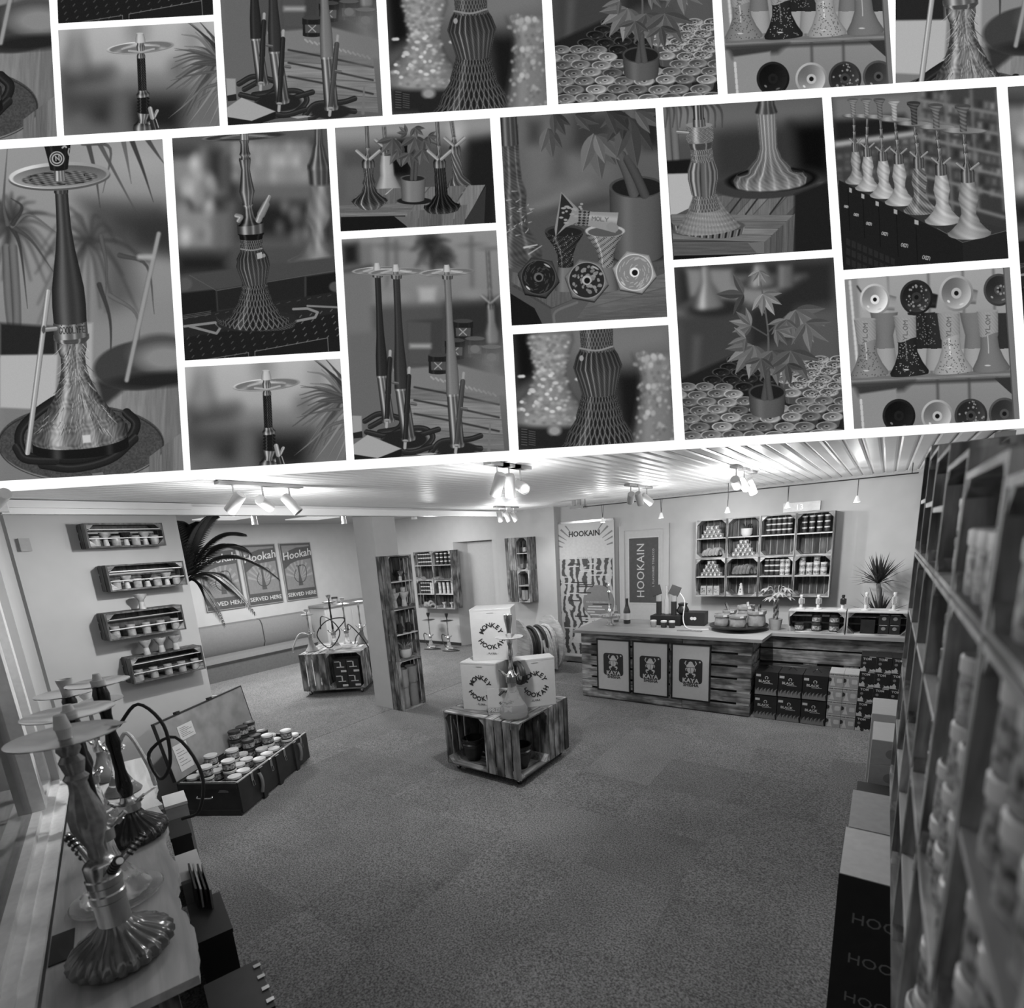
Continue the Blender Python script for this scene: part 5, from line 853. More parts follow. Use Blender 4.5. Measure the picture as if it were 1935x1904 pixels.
    s.lathe((333, 300), (332, 270), [(0, 38), (1, 40)], steel(.2, .4), k=.2)
    s.ell(324, 216, 277, 72, .33, -3); s.ell(323, 205, 275, 72, lambda u, q, r: .62+.12*G_(u, -.6, .3)-.1*u, -3); s.ell(325, 212, 255, 60, lambda u, q, r: .46+.1*q-.06*u, -3); s.ell(325, 222, 205, 40, lambda u, q, r: .36+.12*np.sin(u*22+q*9)*np.sin(q*13-u*7), -3)
    for i in range(26):
        a = i*.7; s.tube([(325+190*math.cos(a)*.9, 222+38*math.sin(a)*.85), (325+150*math.cos(a+.25), 222+28*math.sin(a+.25))], 3, 1, v=.15)
    s.lathe((326, 232), (322, 165), [(0, 32), (1, 28)], steel(.5, .8), k=.18); s.lathe((322, 172), (312, 30), [(0, 48), (.25, 54), (1, 74)], dark(.11, .08), k=.18)
    s.ell(310, 115, 41, 41, .62, 0, ring=.84); s.ell(310, 115, 29, 29, .62, 0, ring=.72); words(s, 'N', 302, 102, 18, 24, 3, .62, -8); s.tube([(340, 55), (352, 45), (360, 52)], 5, v=.6); s.tube([(376, 60), (372, 80), (378, 98)], 4, v=.55)
    s.tube([(150, 1715), (205, 1290), (262, 842)], 15, v=.62, edge=.28, hi=.18); s.tube([(240, 1046), (300, 1040)], 14, v=.5, edge=.25, hi=.2); s.ell(238, 1045, 9, 22, .3, 4); s.poly([(500, 1830), (560, 1822), (566, 1838), (508, 1846)], .42)
    s.grain(); return s

def pic_b():
    s = Pic(322, 238, 648, 686, 4.14, 310, 230, 2); s.fill(.33, .25)
    for x, y, w, h, v in ((180, 400, 300, 300, .5), (900, 330, 560, 380, .46), (230, 830, 340, 380, .5), (280, 570, 400, 90, .4), (860, 600, 600, 50, .42), (900, 910, 560, 60, .42), (470, 600, 70, 1100, .42), (620, 200, 60, 300, .44)): s.poly([(x-w/2, y-h/2), (x+w/2, y-h/2-20), (x+w/2, y+h/2-20), (x-w/2, y+h/2)], v, 40)
    for x, y, w, h, v in ((400, 370, 60, 260, .13), (540, 450, 60, 300, .15), (330, 640, 260, 60, .12), (110, 240, 240, 40, .14), (950, 770, 700, 260, .14), (300, 1110, 400, 160, .13), (950, 160, 500, 50, .2)): s.poly([(x-w/2, y-h/2), (x+w/2, y-h/2), (x+w/2, y+h/2), (x-w/2, y+h/2)], v, 40)
    for i in range(30):
        x, y = 560+i % 10*60, 200+i//10*110; s.ell(x, y, 26, 42, .46+.26*s.r.rand(), 0, 20)
    for i in range(20): s.ell(150+s.r.rand()*250, 300+s.r.rand()*600, 34, 54, .38+.36*s.r.rand(), 0, 20)
    for i in range(10): s.ell(850+s.r.rand()*300, 650+s.r.rand()*300, 26, 40, .25+.25*s.r.rand(), 0, 20)
    s.blur(13)
    s.lathe((1190, 1130), (1215, 480), [(0, 225), (.06, 215), (.14, 120), (.3, 62), (.45, 60), (.62, 100), (.75, 92), (.88, 70), (1, 72)], lambda n, h, u, sl: .46+.025*np.sin(n*6+h*26)+.1*G_(n, .2, .4)-.1*np.abs(n), k=.2, soft=12)
    s.lathe((1215, 490), (1210, 330), [(0, 75), (1, 85)], steel(.25, .5), k=.1, soft=8); s.lathe((1210, 370), (1205, 40), [(0, 85), (.08, 82), (.3, 55), (.5, 40), (.6, 28), (1, 22)], steel(.3, .62), k=.1, soft=8)
    s.poly([(120, 1200), (1450, 1040), (1450, 1180), (410, 1320), (130, 1360)], .27, 8); s.poly([(410, 1315), (1100, 1205), (1100, 1380), (420, 1480)], .14, 5); s.poly([(1110, 1210), (1450, 1160), (1450, 1330), (1110, 1380)], .11, 5); s.poly([(130, 1340), (405, 1310), (420, 1560), (130, 1560)], .12, 5)
    s.tube([(200, 1200), (410, 1320), (1095, 1205)], 3, v=.33, smooth=False); s.tube([(1095, 1205), (1340, 1165)], 3, v=.32); s.tube([(410, 1320), (425, 1540)], 3, v=.22)
    s.poly([(130, 1530), (1450, 1310), (1450, 1900), (130, 1900)], .15, 3); s.poly([(150, 1690), (1450, 1480), (1450, 1900), (150, 1900)], .12, 3)
    for r in range(5):
        for i in range(16):
            x = 180+i*80+r*13; y = 1760-i*15.5+r*48-60
            if y < 1860: s.tube([(x, y), (x+14, y-16)], 4, v=.26+.08*(i > 9))
    for i in range(16): s.tube([(160+i*80, 1545-i*13), (185+i*80, 1535-i*13)], 3, v=.26)
    for q in ([(160, 1600), (400, 1570), (440, 1610), (410, 1655), (200, 1600)], [(1010, 1465), (1120, 1460), (1200, 1490), (1180, 1530), (1030, 1560)]): s.tube(q, 10, v=.48, smooth=False)
    s.tube([(1120, 1440), (1450, 1455)], 8, v=.46); s.tube([(710, 1830), (710, 1795), (1278, 1690), (1285, 1800)], 2.5, v=.45, smooth=False); s.tube([(190, 1880), (660, 1805), (662, 1900)], 2.5, v=.42, smooth=False)
    for y in (1500, 1512, 1524): s.tube([(150, y+14), (365, y-20)], 2, v=.36)
    s.ell(160, 1270, 60, 50, .32, -10, 6); s.ell(1340, 1290, 50, 40, .3, 0, 4)
    # the sharp hookah
    s.ell(722, 1560, 312, 78, .16, -4); s.lathe((720, 1575), (722, 1530), [(0, 305), (1, 318)], lattice(9, 3, .15, .42), k=.2)
    s.lathe((718, 1560), (708, 1250), [(0, 265), (.12, 255), (.3, 190), (.5, 140), (.75, 108), (1, 95)], lattice(5, 3.6, .12, .5), k=.28)
    s.lathe((708, 1268), (684, 985), [(0, 92), (.2, 108), (.5, 132), (.75, 122), (.92, 92), (1, 88)], flute(22, 3, .22, .07, .3), k=.18)
    s.lathe((684, 1000), (680, 895), [(0, 88), (.5, 88), (1, 90)], lattice(5, 2.2, .17, .5), k=.15); s.tube([(600, 995), (690, 1005), (765, 990)], 5, v=.5); s.poly([(722, 1030), (765, 1018), (770, 1065), (730, 1075)], .62); s.ell(780, 1046, 13, 16, .5)
    s.lathe((680, 915), (678, 845), [(0, 88), (.4, 92), (.5, 102), (1, 103)], dark(.08, .14), k=.15); s.lathe((678, 868), (674, 792), [(0, 103), (1, 104)], steel(.32, .66), k=.15)
    s.lathe((674, 800), (652, 630), [(0, 100), (.12, 70), (.35, 42), (.6, 36), (.8, 32), (.88, 44), (1, 38)], steel(.3, .66), k=.15)
    s.lathe((654, 648), (630, 280), [(0, 34), (.08, 40), (.28, 60), (.5, 46), (.75, 34), (.95, 46), (1, 44)], steel(.28, .64), k=.12)
    s.lathe((634, 295), (626, 135), [(0, 34), (.15, 30), (.25, 44), (.4, 34), (.75, 30), (1, 42)], steel(.25, .55), k=.12)
    s.tray(624, 115, 320, 30, -3.5, .3, .42); s.lathe((628, 140), (624, 60), [(0, 34), (1, 30)], steel(.5, .78), k=.1)
    s.tube([(740, 765), (770, 690), (820, 590)], 27, 18, v=.5, edge=.25, hi=.2); s.tube([(760, 720), (795, 650)], 33, 30, v=.48, edge=.24, hi=.2); s.tube([(585, 770), (600, 745), (570, 735)], 20, v=.5, edge=.25, hi=.2)
    s.grain(); return s

def pic_c():
    s = Pic(345, 672, 660, 892, 5.69, 330, 660, 3); s.fill(.68, .5)
    s.poly([(150, 640), (640, 620), (760, 720), (1100, 700), (1900, 760), (1900, 1300), (150, 1300)], .4, 60); s.poly([(150, 680), (660, 640), (600, 760), (150, 850)], .2, 60); s.poly([(330, 830), (740, 740), (1500, 760), (1500, 920), (300, 920)], .44, 60)
    s.poly([(170, 920), (700, 900), (700, 1280), (200, 1130)], .16, 50); s.poly([(850, 900), (1450, 900), (1420, 1300), (850, 1300)], .13, 50); s.poly([(700, 900), (850, 900), (850, 1300), (700, 1300)], .37, 40); s.ell(330, 1130, 80, 80, .42, 0, 50); s.ell(400, 1020, 120, 40, .3, 0, 50)
    s.lathe((300, 620), (300, 180), [(0, 110), (.3, 80), (.6, 30), (1, 22)], matt(.45, .0), k=0, soft=60); s.ell(950, 180, 60, 90, .42, 0, 60); s.ell(1540, 300, 50, 100, .46, 0, 60); s.ell(1390, 590, 60, 60, .3, 0, 50); s.poly([(200, 1200), (850, 1220), (850, 1400), (200, 1400)], .38, 50); s.blur(30)
    crown(s, 1820, 540, 560, .36, 26, 4, 20, 3, .25, 100, 250)
    for a, b, c, v in (((1850, 510), (1620, 440), (1350, 388), .33), ((1850, 640), (1600, 660), (1310, 735), .35), ((1820, 400), (1680, 260), (1480, 100), .22), ((1900, 420), (1740, 240), (1600, 80), .28), ((1820, 640), (1500, 960), (1285, 1140), .42), ((1800, 820), (1600, 960), (1540, 1090), .4), ((1810, 560), (1650, 560), (1520, 562), .3), ((1850, 700), (1650, 1000), (1490, 1210), .5), ((1850, 820), (1740, 1000), (1600, 1240), .45), ((1850, 760), (1640, 840), (1560, 1020), .38), ((1860, 900), (1800, 1050), (1700, 1260), .5), ((1880, 960), (1850, 1100), (1780, 1260), .42)): s.blade([a, b, c], 22, v, 1.5)
    s.lathe((1012, 1330), (1008, 1160), [(0, 100), (.55, 104), (.75, 96), (.95, 56), (1, 50)], steel(.35, .72), k=.22); s.lathe((1010, 1190), (1018, 1080), [(0, 44), (.3, 42), (.8, 62), (1, 68)], steel(.35, .74), k=.2)
    for i in range(6): s.lathe((1018-i*.6, 1078-i*34), (1017-i*.6, 1044-i*34), [(0, 50), (.25, 68), (.6, 66), (1, 50)], dark(.1, .2), k=.2)
    s.lathe((1014, 905), (1004, 825), [(0, 70), (.35, 72), (.6, 52), (1, 46)], steel(.38, .78), k=.2)
    s.lathe((1006, 835), (990, 470), [(0, 45), (1, 44)], lambda n, h, u, sl: .12+.05*np.sign(np.sin(n*14+h*75))+.22*G_(n, -.05, .05)+.06*G_(n, .5, .3), k=.2); s.lathe((992, 488), (988, 435), [(0, 46), (.5, 44), (1, 30)], steel(.35, .75), k=.2)
    s.tray(986, 375, 356, 62, -5, .52, .68); s.ell(986, 398, 210, 28, .42, -5); s.tube([(860, 415), (990, 422), (1130, 395)], 10, v=.62)
    s.lathe((988, 412), (984, 315), [(0, 40), (.5, 44), (.7, 36), (1, 34)], steel(.4, .82), k=.18); s.lathe((985, 322), (980, 228), [(0, 54), (.5, 48), (1, 36)], matt(.68, .06), k=.2); s.ell(980, 228, 36, 8, .7)
    s.tube([(1165, 1060), (1130, 1130), (1085, 1190)], 18, v=.5, edge=.3, hi=.25); s.tube([(1105, 1145), (1150, 1300)], 30, v=.18, edge=.1, hi=.2); s.tube([(1090, 1040), (1112, 1130)], 26, v=.55, edge=.3, hi=.2); s.tube([(1150, 1150), (1180, 1240)], 5, v=.6); s.ell(1160, 1068, 16, 14, .62, 0, ring=.6)
    s.grain(); return s

def small_hookah(s, bx, by, tx, ty, prof, sh, neck, soft=1., arms=True, v=.3):
    """vase from base to neck, metal stem above"""
    s.lathe((bx, by), (tx, ty), prof, sh, k=.25, soft=soft); L = by-ty; w = prof[-1][1]; ux, uy = (tx-bx)/L, -1
    s.lathe((tx, ty+6), (tx+ux*w*1.2, ty-w*1.2), [(0, w*1.15), (.7, w*1.15), (1, w*.9)], steel(v, .65), k=.2, soft=soft)
    x0, y0 = tx+ux*w, ty-w
    s.lathe((x0, y0), (x0+ux*w*1.4, y0-w*1.4), [(0, w), (.5, w*.55), (1, w*.35)], steel(v, .65), k=.15, soft=soft)
    if arms:
        for d in (-1, 1): s.tube([(x0+d*w*.4, y0-w*.3), (x0+d*w*2.0, y0-w*1.7)], w*.33, v=.55, edge=.3, hi=.15, soft=soft)
    s.lathe((x0, y0-w), (x0+ux*neck, y0-neck), [(0, w*.4), (.2, w*.3), (.22, w*.42), (.26, w*.3), (.5, w*.34), (1, w*.34)], steel(v, .62), k=.1, soft=soft)
    return x0+ux*neck, y0-neck

def pic_d():
    s = Pic(628, 218, 945, 442, 2.885, 620, 220, 4); s.fill(.52, .32)
    s.poly([(0, 90), (950, 60), (950, 200), (0, 200)], .6, 50); s.poly([(40, 150), (900, 100), (920, 420), (60, 460)], .3, 50); s.poly([(80, 280), (200, 270), (220, 440), (90, 460)], .36, 20); s.poly([(330, 120), (460, 120), (460, 330), (330, 330)], .07, 20); s.poly([(760, 130), (930, 100), (930, 620), (720, 620)], .12, 25); s.ell(700, 90, 40, 60, .66, 0, 30); s.blur(10)
    V = [(0, 70), (.06, 92), (.2, 72), (.4, 34), (.55, 28), (.75, 44), (.85, 40), (1, 26)]
    small_hookah(s, 328, 410, 314, 200, [(0, 60), (.08, 75), (.25, 58), (.45, 40), (.7, 38), (1, 26)], matt(.58, .1), 120, 5); small_hookah(s, 718, 405, 692, 190, [(0, 60), (.06, 78), (.2, 60), (.4, 28), (1, 26)], flute(9, 26, .32, .1, .35), 140, 4)
    planks(s, [(250, 395), (860, 372), (760, 560), (60, 545)], .42, 6, 1, 3); planks(s, [(60, 485), (470, 470), (440, 545), (68, 545)], .4, 3, 0, 5); planks(s, [(430, 520), (760, 480), (745, 590), (425, 605)], .38, 5, 1, 6); s.poly([(70, 548), (420, 540), (430, 610), (70, 640)], .1); s.poly([(360, 545), (430, 545), (430, 600)], .38); s.poly([(750, 560), (860, 378), (850, 600), (740, 600)], .2)
    s.ell(470, 460, 95, 20, .12); pot(s, 463, 335, 452, 68, 62, 17, .42)
    for x in (455, 475): s.tube([(x, 340), (x+6, 240)], 10, v=.3, edge=.16)
    for x, y, a, L in ((400, 150, 140, 90), (470, 110, 90, 120), (520, 130, 40, 100), (380, 180, 100, 100), (440, 200, 100, 90), (510, 180, 80, 90), (470, 60, 60, 70), (350, 120, 110, 110), (545, 110, 20, 60), (430, 90, 200, 60)): palmate(s, x, y, L, a, 4, .34, 110, .19, 1.5)
    x, y = small_hookah(s, 228, 495, 219, 270, [(0, 60), (.05, 80), (.17, 102), (.25, 88), (.4, 42), (.52, 30), (.6, 36), (.68, 28), (.85, 26), (1, 30)], flute(13, 8, .24, .08, .35), 200)
    x, y = small_hookah(s, 622, 510, 608, 270, [(0, 88), (.07, 102), (.15, 96), (.25, 60), (.36, 34), (1, 30)], flute(15, 3, .15, .06, .25), 250)
    s.grain(); return s

def pic_e():
    s = Pic(642, 430, 968, 874, 2.885, 620, 220, 5); s.fill(.52, .34)
    s.poly([(70, 690), (240, 690), (250, 1150), (90, 1180)], .42, 12); s.poly([(80, 700), (160, 690), (165, 800), (85, 810)], .12, 20); s.poly([(70, 840), (240, 810), (240, 830), (80, 850)], .2, 10); s.poly([(230, 1010), (890, 980), (900, 1100), (240, 1100)], .44, 20); s.poly([(240, 1040), (900, 1010), (900, 1500), (260, 1350)], .3, 20); s.poly([(100, 1180), (280, 1160), (300, 1900), (120, 1900)], .38, 20); s.poly([(640, 1020), (960, 1000), (960, 1400), (640, 1340)], .18, 30); s.poly([(490, 930), (590, 930), (580, 1010), (500, 1010)], .62, 12)
    crown(s, 560, 700, 110, .2, 24, 3, 8, 10); crown(s, 620, 760, 90, .22, 20, 6, 8, 10)
    for x, y in ((320, 700), (370, 720), (780, 700)): s.tube([(x, y-40), (x+5, y+280)], 9, v=.36, soft=10); s.ell(x, y, 50, 9, .36, -3, 10)
    s.ell(370, 980, 70, 30, .5, 0, 14); s.ell(785, 965, 65, 28, .5, 0, 14); s.tube([(300, 1010), (350, 880)], 8, v=.5, soft=8); s.blur(8)
    s.poly([(430, 1115), (630, 1100), (625, 1350), (440, 1350)], .24, 8); s.poly([(430, 1115), (560, 1125), (555, 1350), (440, 1350)], .3, 6); s.poly([(445, 1240), (560, 1240), (560, 1262), (445, 1262)], .6, 10)
    small_hookah(s, 895, 1230, 885, 1040, [(0, 36), (.3, 40), (.6, 24), (1, 22)], matt(.42, .1), 300, 8); s.ell(885, 720, 60, 12, .42, -3, 8); s.blur(3)
    planks(s, [(350, 1370), (920, 1400), (960, 1820), (450, 1780)], .47, 5, 0, 3); s.poly([(360, 1380), (700, 1350), (960, 1420), (960, 1520), (380, 1470)], .45, 6)
    for y in (1475, 1545, 1620): s.tube([(470, y), (700, y+45), (930, y+95)], 5, v=.2, soft=3)
    for i in range(14): s.tube([(560+i*26, 1418+i*7), (575+i*26, 1432+i*7)], 5, v=.56, soft=2)
    for x, y, v, st in ((735, 1160, .13, 1), (800, 1255, .2, 0), (690, 1265, .13, 1), (600, 1345, .13, 1), (890, 1300, .24, 0)):
        s.lathe((x, y+50), (x, y-45), [(0, 52), (1, 52)], dark(v, .05), k=.2); s.ell(x, y-45, 54, 12, v+.12); s.lathe((x, y-12), (x, y-45), [(0, 55), (1, 55)], dark(v*.8+.02, .04), k=.2); s.poly([(x-40, y-8), (x+42, y-8), (x+40, y+38), (x-38, y+38)], .3)
        if st: words(s, 'X', x-20, y-4, 38, 36, 3, .55)
        else: s.ell(x, y+12, 26, 22, .4, 0, 2)
    for p in ([(230, 1690), (330, 1640), (400, 1650), (380, 1700), (280, 1720)], [(200, 1660), (280, 1620), (380, 1640)], [(210, 1720), (330, 1740), (420, 1690)], [(300, 1760), (400, 1710), (520, 1700), (570, 1750), (500, 1820), (400, 1835)], [(480, 1740), (600, 1705)], [(560, 1830), (620, 1770), (760, 1760), (830, 1740)], [(590, 1850), (700, 1800), (830, 1810)], [(310, 1790), (440, 1830), (560, 1800)]): s.tube(p, 15, v=.17, edge=.09, hi=.08)
    s.ell(420, 1760, 120, 50, .14, 0, 3); s.ell(700, 1810, 110, 40, .15, 0, 3)
    for (bx, by), (jx, jy), (tx, ty), v, R in (((330, 1665), (294, 1410), (270, 870), .14, 33), ((440, 1765), (398, 1480), (372, 878), .17, 38), ((705, 1800), (680, 1510), (650, 880), .36, 38)):
        s.lathe((bx, by), (jx, jy), [(0, R), (.06, R+5), (.1, R), (1, R-4)], steel(.34, .7), k=.2); s.lathe((jx, jy+10), (jx-1, jy-4), [(0, R-2), (1, R-2)], steel(.5, .75), k=.2)
        s.lathe((jx, jy), (tx, ty), [(0, R*.95), (.2, R*.9), (.4, R*.65), (.65, R*.5), (1, R*.48)], matt(v*1.15, .06), k=.15)
        s.tray(tx-2, ty-32, 148 if R > 35 else 135, 20, -3, .5, .6); s.lathe((tx, ty+4), (tx, ty-16), [(0, 28), (1, 30)], steel(.3, .6), k=.2); s.lathe((tx-2, ty-20), (tx-4, ty-45), [(0, 14), (1, 12)], steel(.4, .7), k=.2); s.lathe((tx-3, ty-36), (tx-5, ty-74), [(0, 22), (1, 14)], matt(.66, .05), k=.2)
    for a, b, v in (((318, 1690), (338, 1280), .16), ((418, 1805), (442, 1372), .16), ((694, 1830), (738, 1400), .27)):
        m = (a[0]*.55+b[0]*.45, a[1]*.55+b[1]*.45); s.tube([a, m, b], 9, v=.6, edge=.4); q = (a[0]*.9+b[0]*.1, a[1]*.9+b[1]*.1); e = (a[0]*.1+b[0]*.9, a[1]*.1+b[1]*.9); s.tube([q, m, e], 13, v=v, edge=v*.6, hi=.06); s.tube([m, e], 16, 11, v=v, edge=v*.6, hi=.06); s.ell(q[0], q[1]+4, 15, 6, .55)
        s.tube([(a[0]+35, a[1]-240), (a[0]+60, a[1]-236)], 8, v=.3, hi=.2)
    s.tube([(882, 1680), (875, 1820)], 4, 9, v=.42, soft=3); s.poly([(130, 1630), (182, 1632), (185, 1715), (135, 1725)], .56, 3); s.poly([(135, 1725), (185, 1715), (188, 1750), (140, 1755)], .15); s.poly([(135, 1790), (215, 1735), (400, 1810), (270, 1862), (140, 1840)], .6, 2); s.poly([(140, 1842), (270, 1862), (400, 1812), (400, 1850), (270, 1890), (140, 1890)], .12); s.poly([(480, 1840), (560, 1832), (600, 1838), (520, 1850)], .6)
    s.poly([(770, 1300), (960, 1240), (1000, 1500), (860, 1560)], .43, 90); s.grain(); return s

def pic_f():
    s = Pic(940, 198, 1266, 620, 2.885, 930, 190, 6); s.fill(.36, .3)
    s.poly([(130, 100), (640, 80), (640, 420), (180, 560)], .4, 60); s.poly([(200, 120), (260, 120), (260, 230), (200, 230)], .22, 30); s.poly([(340, 80), (400, 80), (400, 420), (320, 430)], .32, 30); s.poly([(440, 80), (700, 60), (600, 320), (420, 260)], .22, 40); s.poly([(800, 40), (920, 40), (920, 260), (830, 260)], .14, 30); s.poly([(180, 580), (520, 430), (560, 470), (230, 620)], .43, 20); s.poly([(300, 610), (640, 520), (640, 560), (360, 650)], .24, 20); s.blur(14)
    s.poly([(80, 620), (960, 560), (960, 1240), (100, 1240)], .3, 30); planks(s, [(100, 1010), (560, 920), (960, 900), (330, 1150)], .28, 3, 1, 2)
    s.lathe((140, 880), (95, 130), [(0, 130), (.06, 135), (.15, 110), (.25, 65), (.4, 62), (.5, 70), (.6, 48), (.75, 42), (.9, 42), (1, 46)], lambda n, h, u, sl: .26+.05*np.sin(u*.13+h*90+3*np.sin(h*31))*np.sin(h*120+u*.11)+.16*G_(n, -.4, .15)+.12*G_(n, .5, .1), k=.25, soft=4); s.lathe((95, 240), (85, 60), [(0, 48), (1, 46)], steel(.25, .45), k=.2, soft=3)
    for i in range(26): x, y = 70+s.r.rand()*150, 480+s.r.rand()*330; s.tube([(x, y), (x+30*s.r.rand(), y-14*s.r.rand())], 3, 1, v=.6, soft=2)
    s.tube([(175, 800), (245, 785)], 6, 3, v=.66, soft=2); s.tube([(200, 835), (270, 790)], 4, 2, v=.6, soft=2)
    s.ell(790, 850, 160, 28, .13, 0, 6); pot(s, 790, 470, 830, 152, 142, 60, .33, .12); s.tube([(770, 500), (740, 400), (700, 300)], 30, v=.32, edge=.18); s.tube([(830, 510), (790, 420), (740, 320)], 26, v=.28, edge=.15)
    for x, y, a, L, v in ((300, 150, 80, 170, .36), (330, 70, 60, 140, .28), (550, 180, 80, 260, .38), (560, 190, 45, 190, .4), (520, 140, 190, 60, .33), (740, 90, 80, 280, .3), (720, 60, 120, 190, .27), (780, 60, 30, 170, .34), (620, 60, 40, 170, .25), (450, 80, 20, 140, .28)): palmate(s, x, y, L, a, 3, v, 52, .18, 1.6)
    planks(s, [(100, 930), (560, 1040), (330, 1130), (100, 985)], .34, 2, 1, 8); s.poly([(320, 1135), (540, 1040), (960, 960), (960, 1240), (330, 1240)], .33); planks(s, [(540, 1080), (960, 930), (960, 1180), (420, 1240)], .35, 3, 0, 9); s.tube([(340, 1215), (345, 1150), (460, 1100)], 9, v=.4, edge=.3); s.poly([(100, 1050), (230, 1130), (280, 1230), (100, 1240)], .1)
    n1 = s.noise(13, 4); n2 = s.noise(26, 9)
    for x0, v, ty in ((395, .15, 700), (615, .5, 710)):
        s.lathe((x0+10, 1030), (x0+5, 890), [(0, 62), (.3, 56), (1, 42)], matt(.4, .05), k=.2)
        tx = (n1 > (.8 if v < .3 else .45))
        s.lathe((x0+6, 900), (x0-2, 705), [(0, 42), (.3, 42), (.55, 60), (.85, 100), (1, 108)], (lambda vv: (lambda n, h, u, sl: vv*(.6+.4*np.sqrt(1-n*n))+.14*(np.sin(u*.31+h*27)*np.sin(h*61+u*.17) > .45)*(1 if vv < .3 else -2)+.2*G_(n, -.5, .08)))(v), k=.25)
        s.ell(x0, 710, 108, 34, v*1.2+.05, 0); s.ell(x0, 716, 94, 26, v*.55+.05, 0)
    for i in range(50): x, y = 395+(s.r.rand()-.5)*150*(1-.5*i/50), 720+i*3.4; s.ell(x, y, 2.2, 2.2, .55)
    s.lathe((400, 625), (680, 665), [(0, 46), (.2, 46), (.5, 40), (1, 56)], lambda n, h, u, sl: np.where(h < .45, .42-.26*(np.sin(h*40+u*.2)*np.sin(u*.21-h*30) > .1), .52)+.1*G_(n, -.3, .3), k=0); s.poly([(375, 498), (400, 520), (470, 590), (470, 660), (400, 690), (345, 740), (340, 700), (365, 560)], .5); s.poly([(378, 505), (440, 580), (420, 640), (350, 735)], .16)
    for i in range(16): s.ell(375+s.r.rand()*120, 560+s.r.rand()*120, 7+8*s.r.rand(), 6, .55, 0)
    words(s, 'MOLY', 545, 632, 18, 20, 2, .35, 4); s.ell(655, 690, 34, 26, .5, 20)
    for cx, cy, R, v, d, cr in ((253, 962, 116, .2, .13, .26), (515, 978, 122, .36, .16, .5), (775, 935, 122, .5, .48, .62)):
        P = [(cx+R*math.cos(math.radians(k*60+10)), cy+R*math.sin(math.radians(k*60+10))) for k in range(6)]; s.poly([(x, y+8) for x, y in P], v*.5); s.poly(P, v); s.poly([(cx+(x-cx)*.93, cy+(y-cy)*.93) for x, y in P], v*1.2)
        s.ell(cx, cy, R*.8, R*.8, d); 
        for i in range(46):
            a, q = s.r.rand()*6.28, math.sqrt(s.r.rand())*.7; r = 5+9*s.r.rand()
            if cr == .5: s.ell(cx+R*q*math.cos(a), cy+R*q*math.sin(a), r, r*.8, .42+.1*s.r.rand(), a*30)
            else: s.tube([(cx+R*q*math.cos(a), cy+R*q*math.sin(a)), (cx+R*q*math.cos(a+.3), cy+R*(q+.08)*math.sin(a+.3))], 2, v=cr)
        s.ell(cx, cy, R*.82, R*.82, v*1.5, 0, ring=.95); s.ell(cx, cy, 26, 26, v*1.6+.05); s.ell(cx+2, cy+2, 16, 16, .1); s.ell(cx-R*.5, cy+R*.5, 16, 5, .7, 45); s.ell(cx+R*.4, cy-R*.55, 20, 5, .6, 30)
    s.grain(); return s

def pic_g():
    s = Pic(964, 608, 1280, 856, 2.885, 930, 190, 7); s.fill(.4, .25); s.poly([(100, 1230), (240, 1230), (250, 1500), (130, 1560)], .08, 30); s.poly([(440, 1240), (960, 1220), (960, 1330), (700, 1400), (440, 1380)], .43, 40); s.poly([(660, 1480), (1000, 1460), (1000, 1900), (700, 1800)], .1, 40); s.poly([(140, 1740), (500, 1740), (500, 1900), (140, 1900)], .14, 8); s.blur(12)
    s.lathe((310, 1760), (315, 1260), [(0, 200), (.15, 195), (.35, 120), (.55, 80), (.75, 100), (.9, 125), (1, 118)], matt(.5, .05), k=.1, soft=14)
    for i in range(330):
        b = s.r.rand(); R = np.interp(b, [0, .15, .35, .6, 1], [185, 185, 115, 85, 118]); x = 312+(s.r.rand()*2-1)*R; y = 1760-b*480; s.ell(x, y, 7+6*s.r.rand(), 7, .42+.3*s.r.rand()**2, 0, 5)
    s.blur(3)
    for i in range(26): s.ell(150+s.r.rand()*320, 1480+s.r.rand()*240, 8+8*s.r.rand(), 9, .68+.1*s.r.rand(), 0, 3)
    for i in range(7): s.tube([(160, 1790+i*14), (190, 1793+i*14)], 2, v=.36); s.tube([(200, 1800+i*12), (235, 1806+i*12)], 2, v=.33)
    s.ell(340, 1800, 36, 26, .55, 0, 8)
    s.lathe((590, 1960), (583, 1590), [(0, 300), (.2, 290), (.4, 195), (.65, 130), (1, 92)], lattice(5.6, 4.6, .12, .5), k=.3); s.ell(330, 1870, 50, 40, .14, -20, 3)
    s.lathe((584, 1600), (570, 1345), [(0, 92), (.25, 108), (.6, 134), (.85, 112), (1, 88)], flute(24, 3, .22, .07, .32), k=.16); s.lathe((572, 1362), (566, 1200), [(0, 90), (.06, 96), (.12, 88), (1, 92)], lattice(5, 3.4, .18, .5), k=.15); s.tube([(480, 1350), (570, 1362), (655, 1340)], 5, v=.5); s.ell(487, 1404, 12, 16, .56)
    s.lathe((900, 1960), (895, 1380), [(0, 150), (.3, 130), (.6, 100), (.8, 95), (1, 130)], matt(.44, .05), k=.1, soft=20)
    for i in range(160): b = s.r.rand(); x = 895+(s.r.rand()*2-1)*np.interp(b, [0, .5, 1], [140, 100, 125]); s.ell(x, 1930-b*560, 8, 9, .38+.22*s.r.rand(), 0, 6)
    s.blur(1.2)
    for i in range(12): s.ell(790+s.r.rand()*180, 1370+s.r.rand()*500, 14, 16, .58+.12*s.r.rand(), 0, 5)
    s.grain(); return s

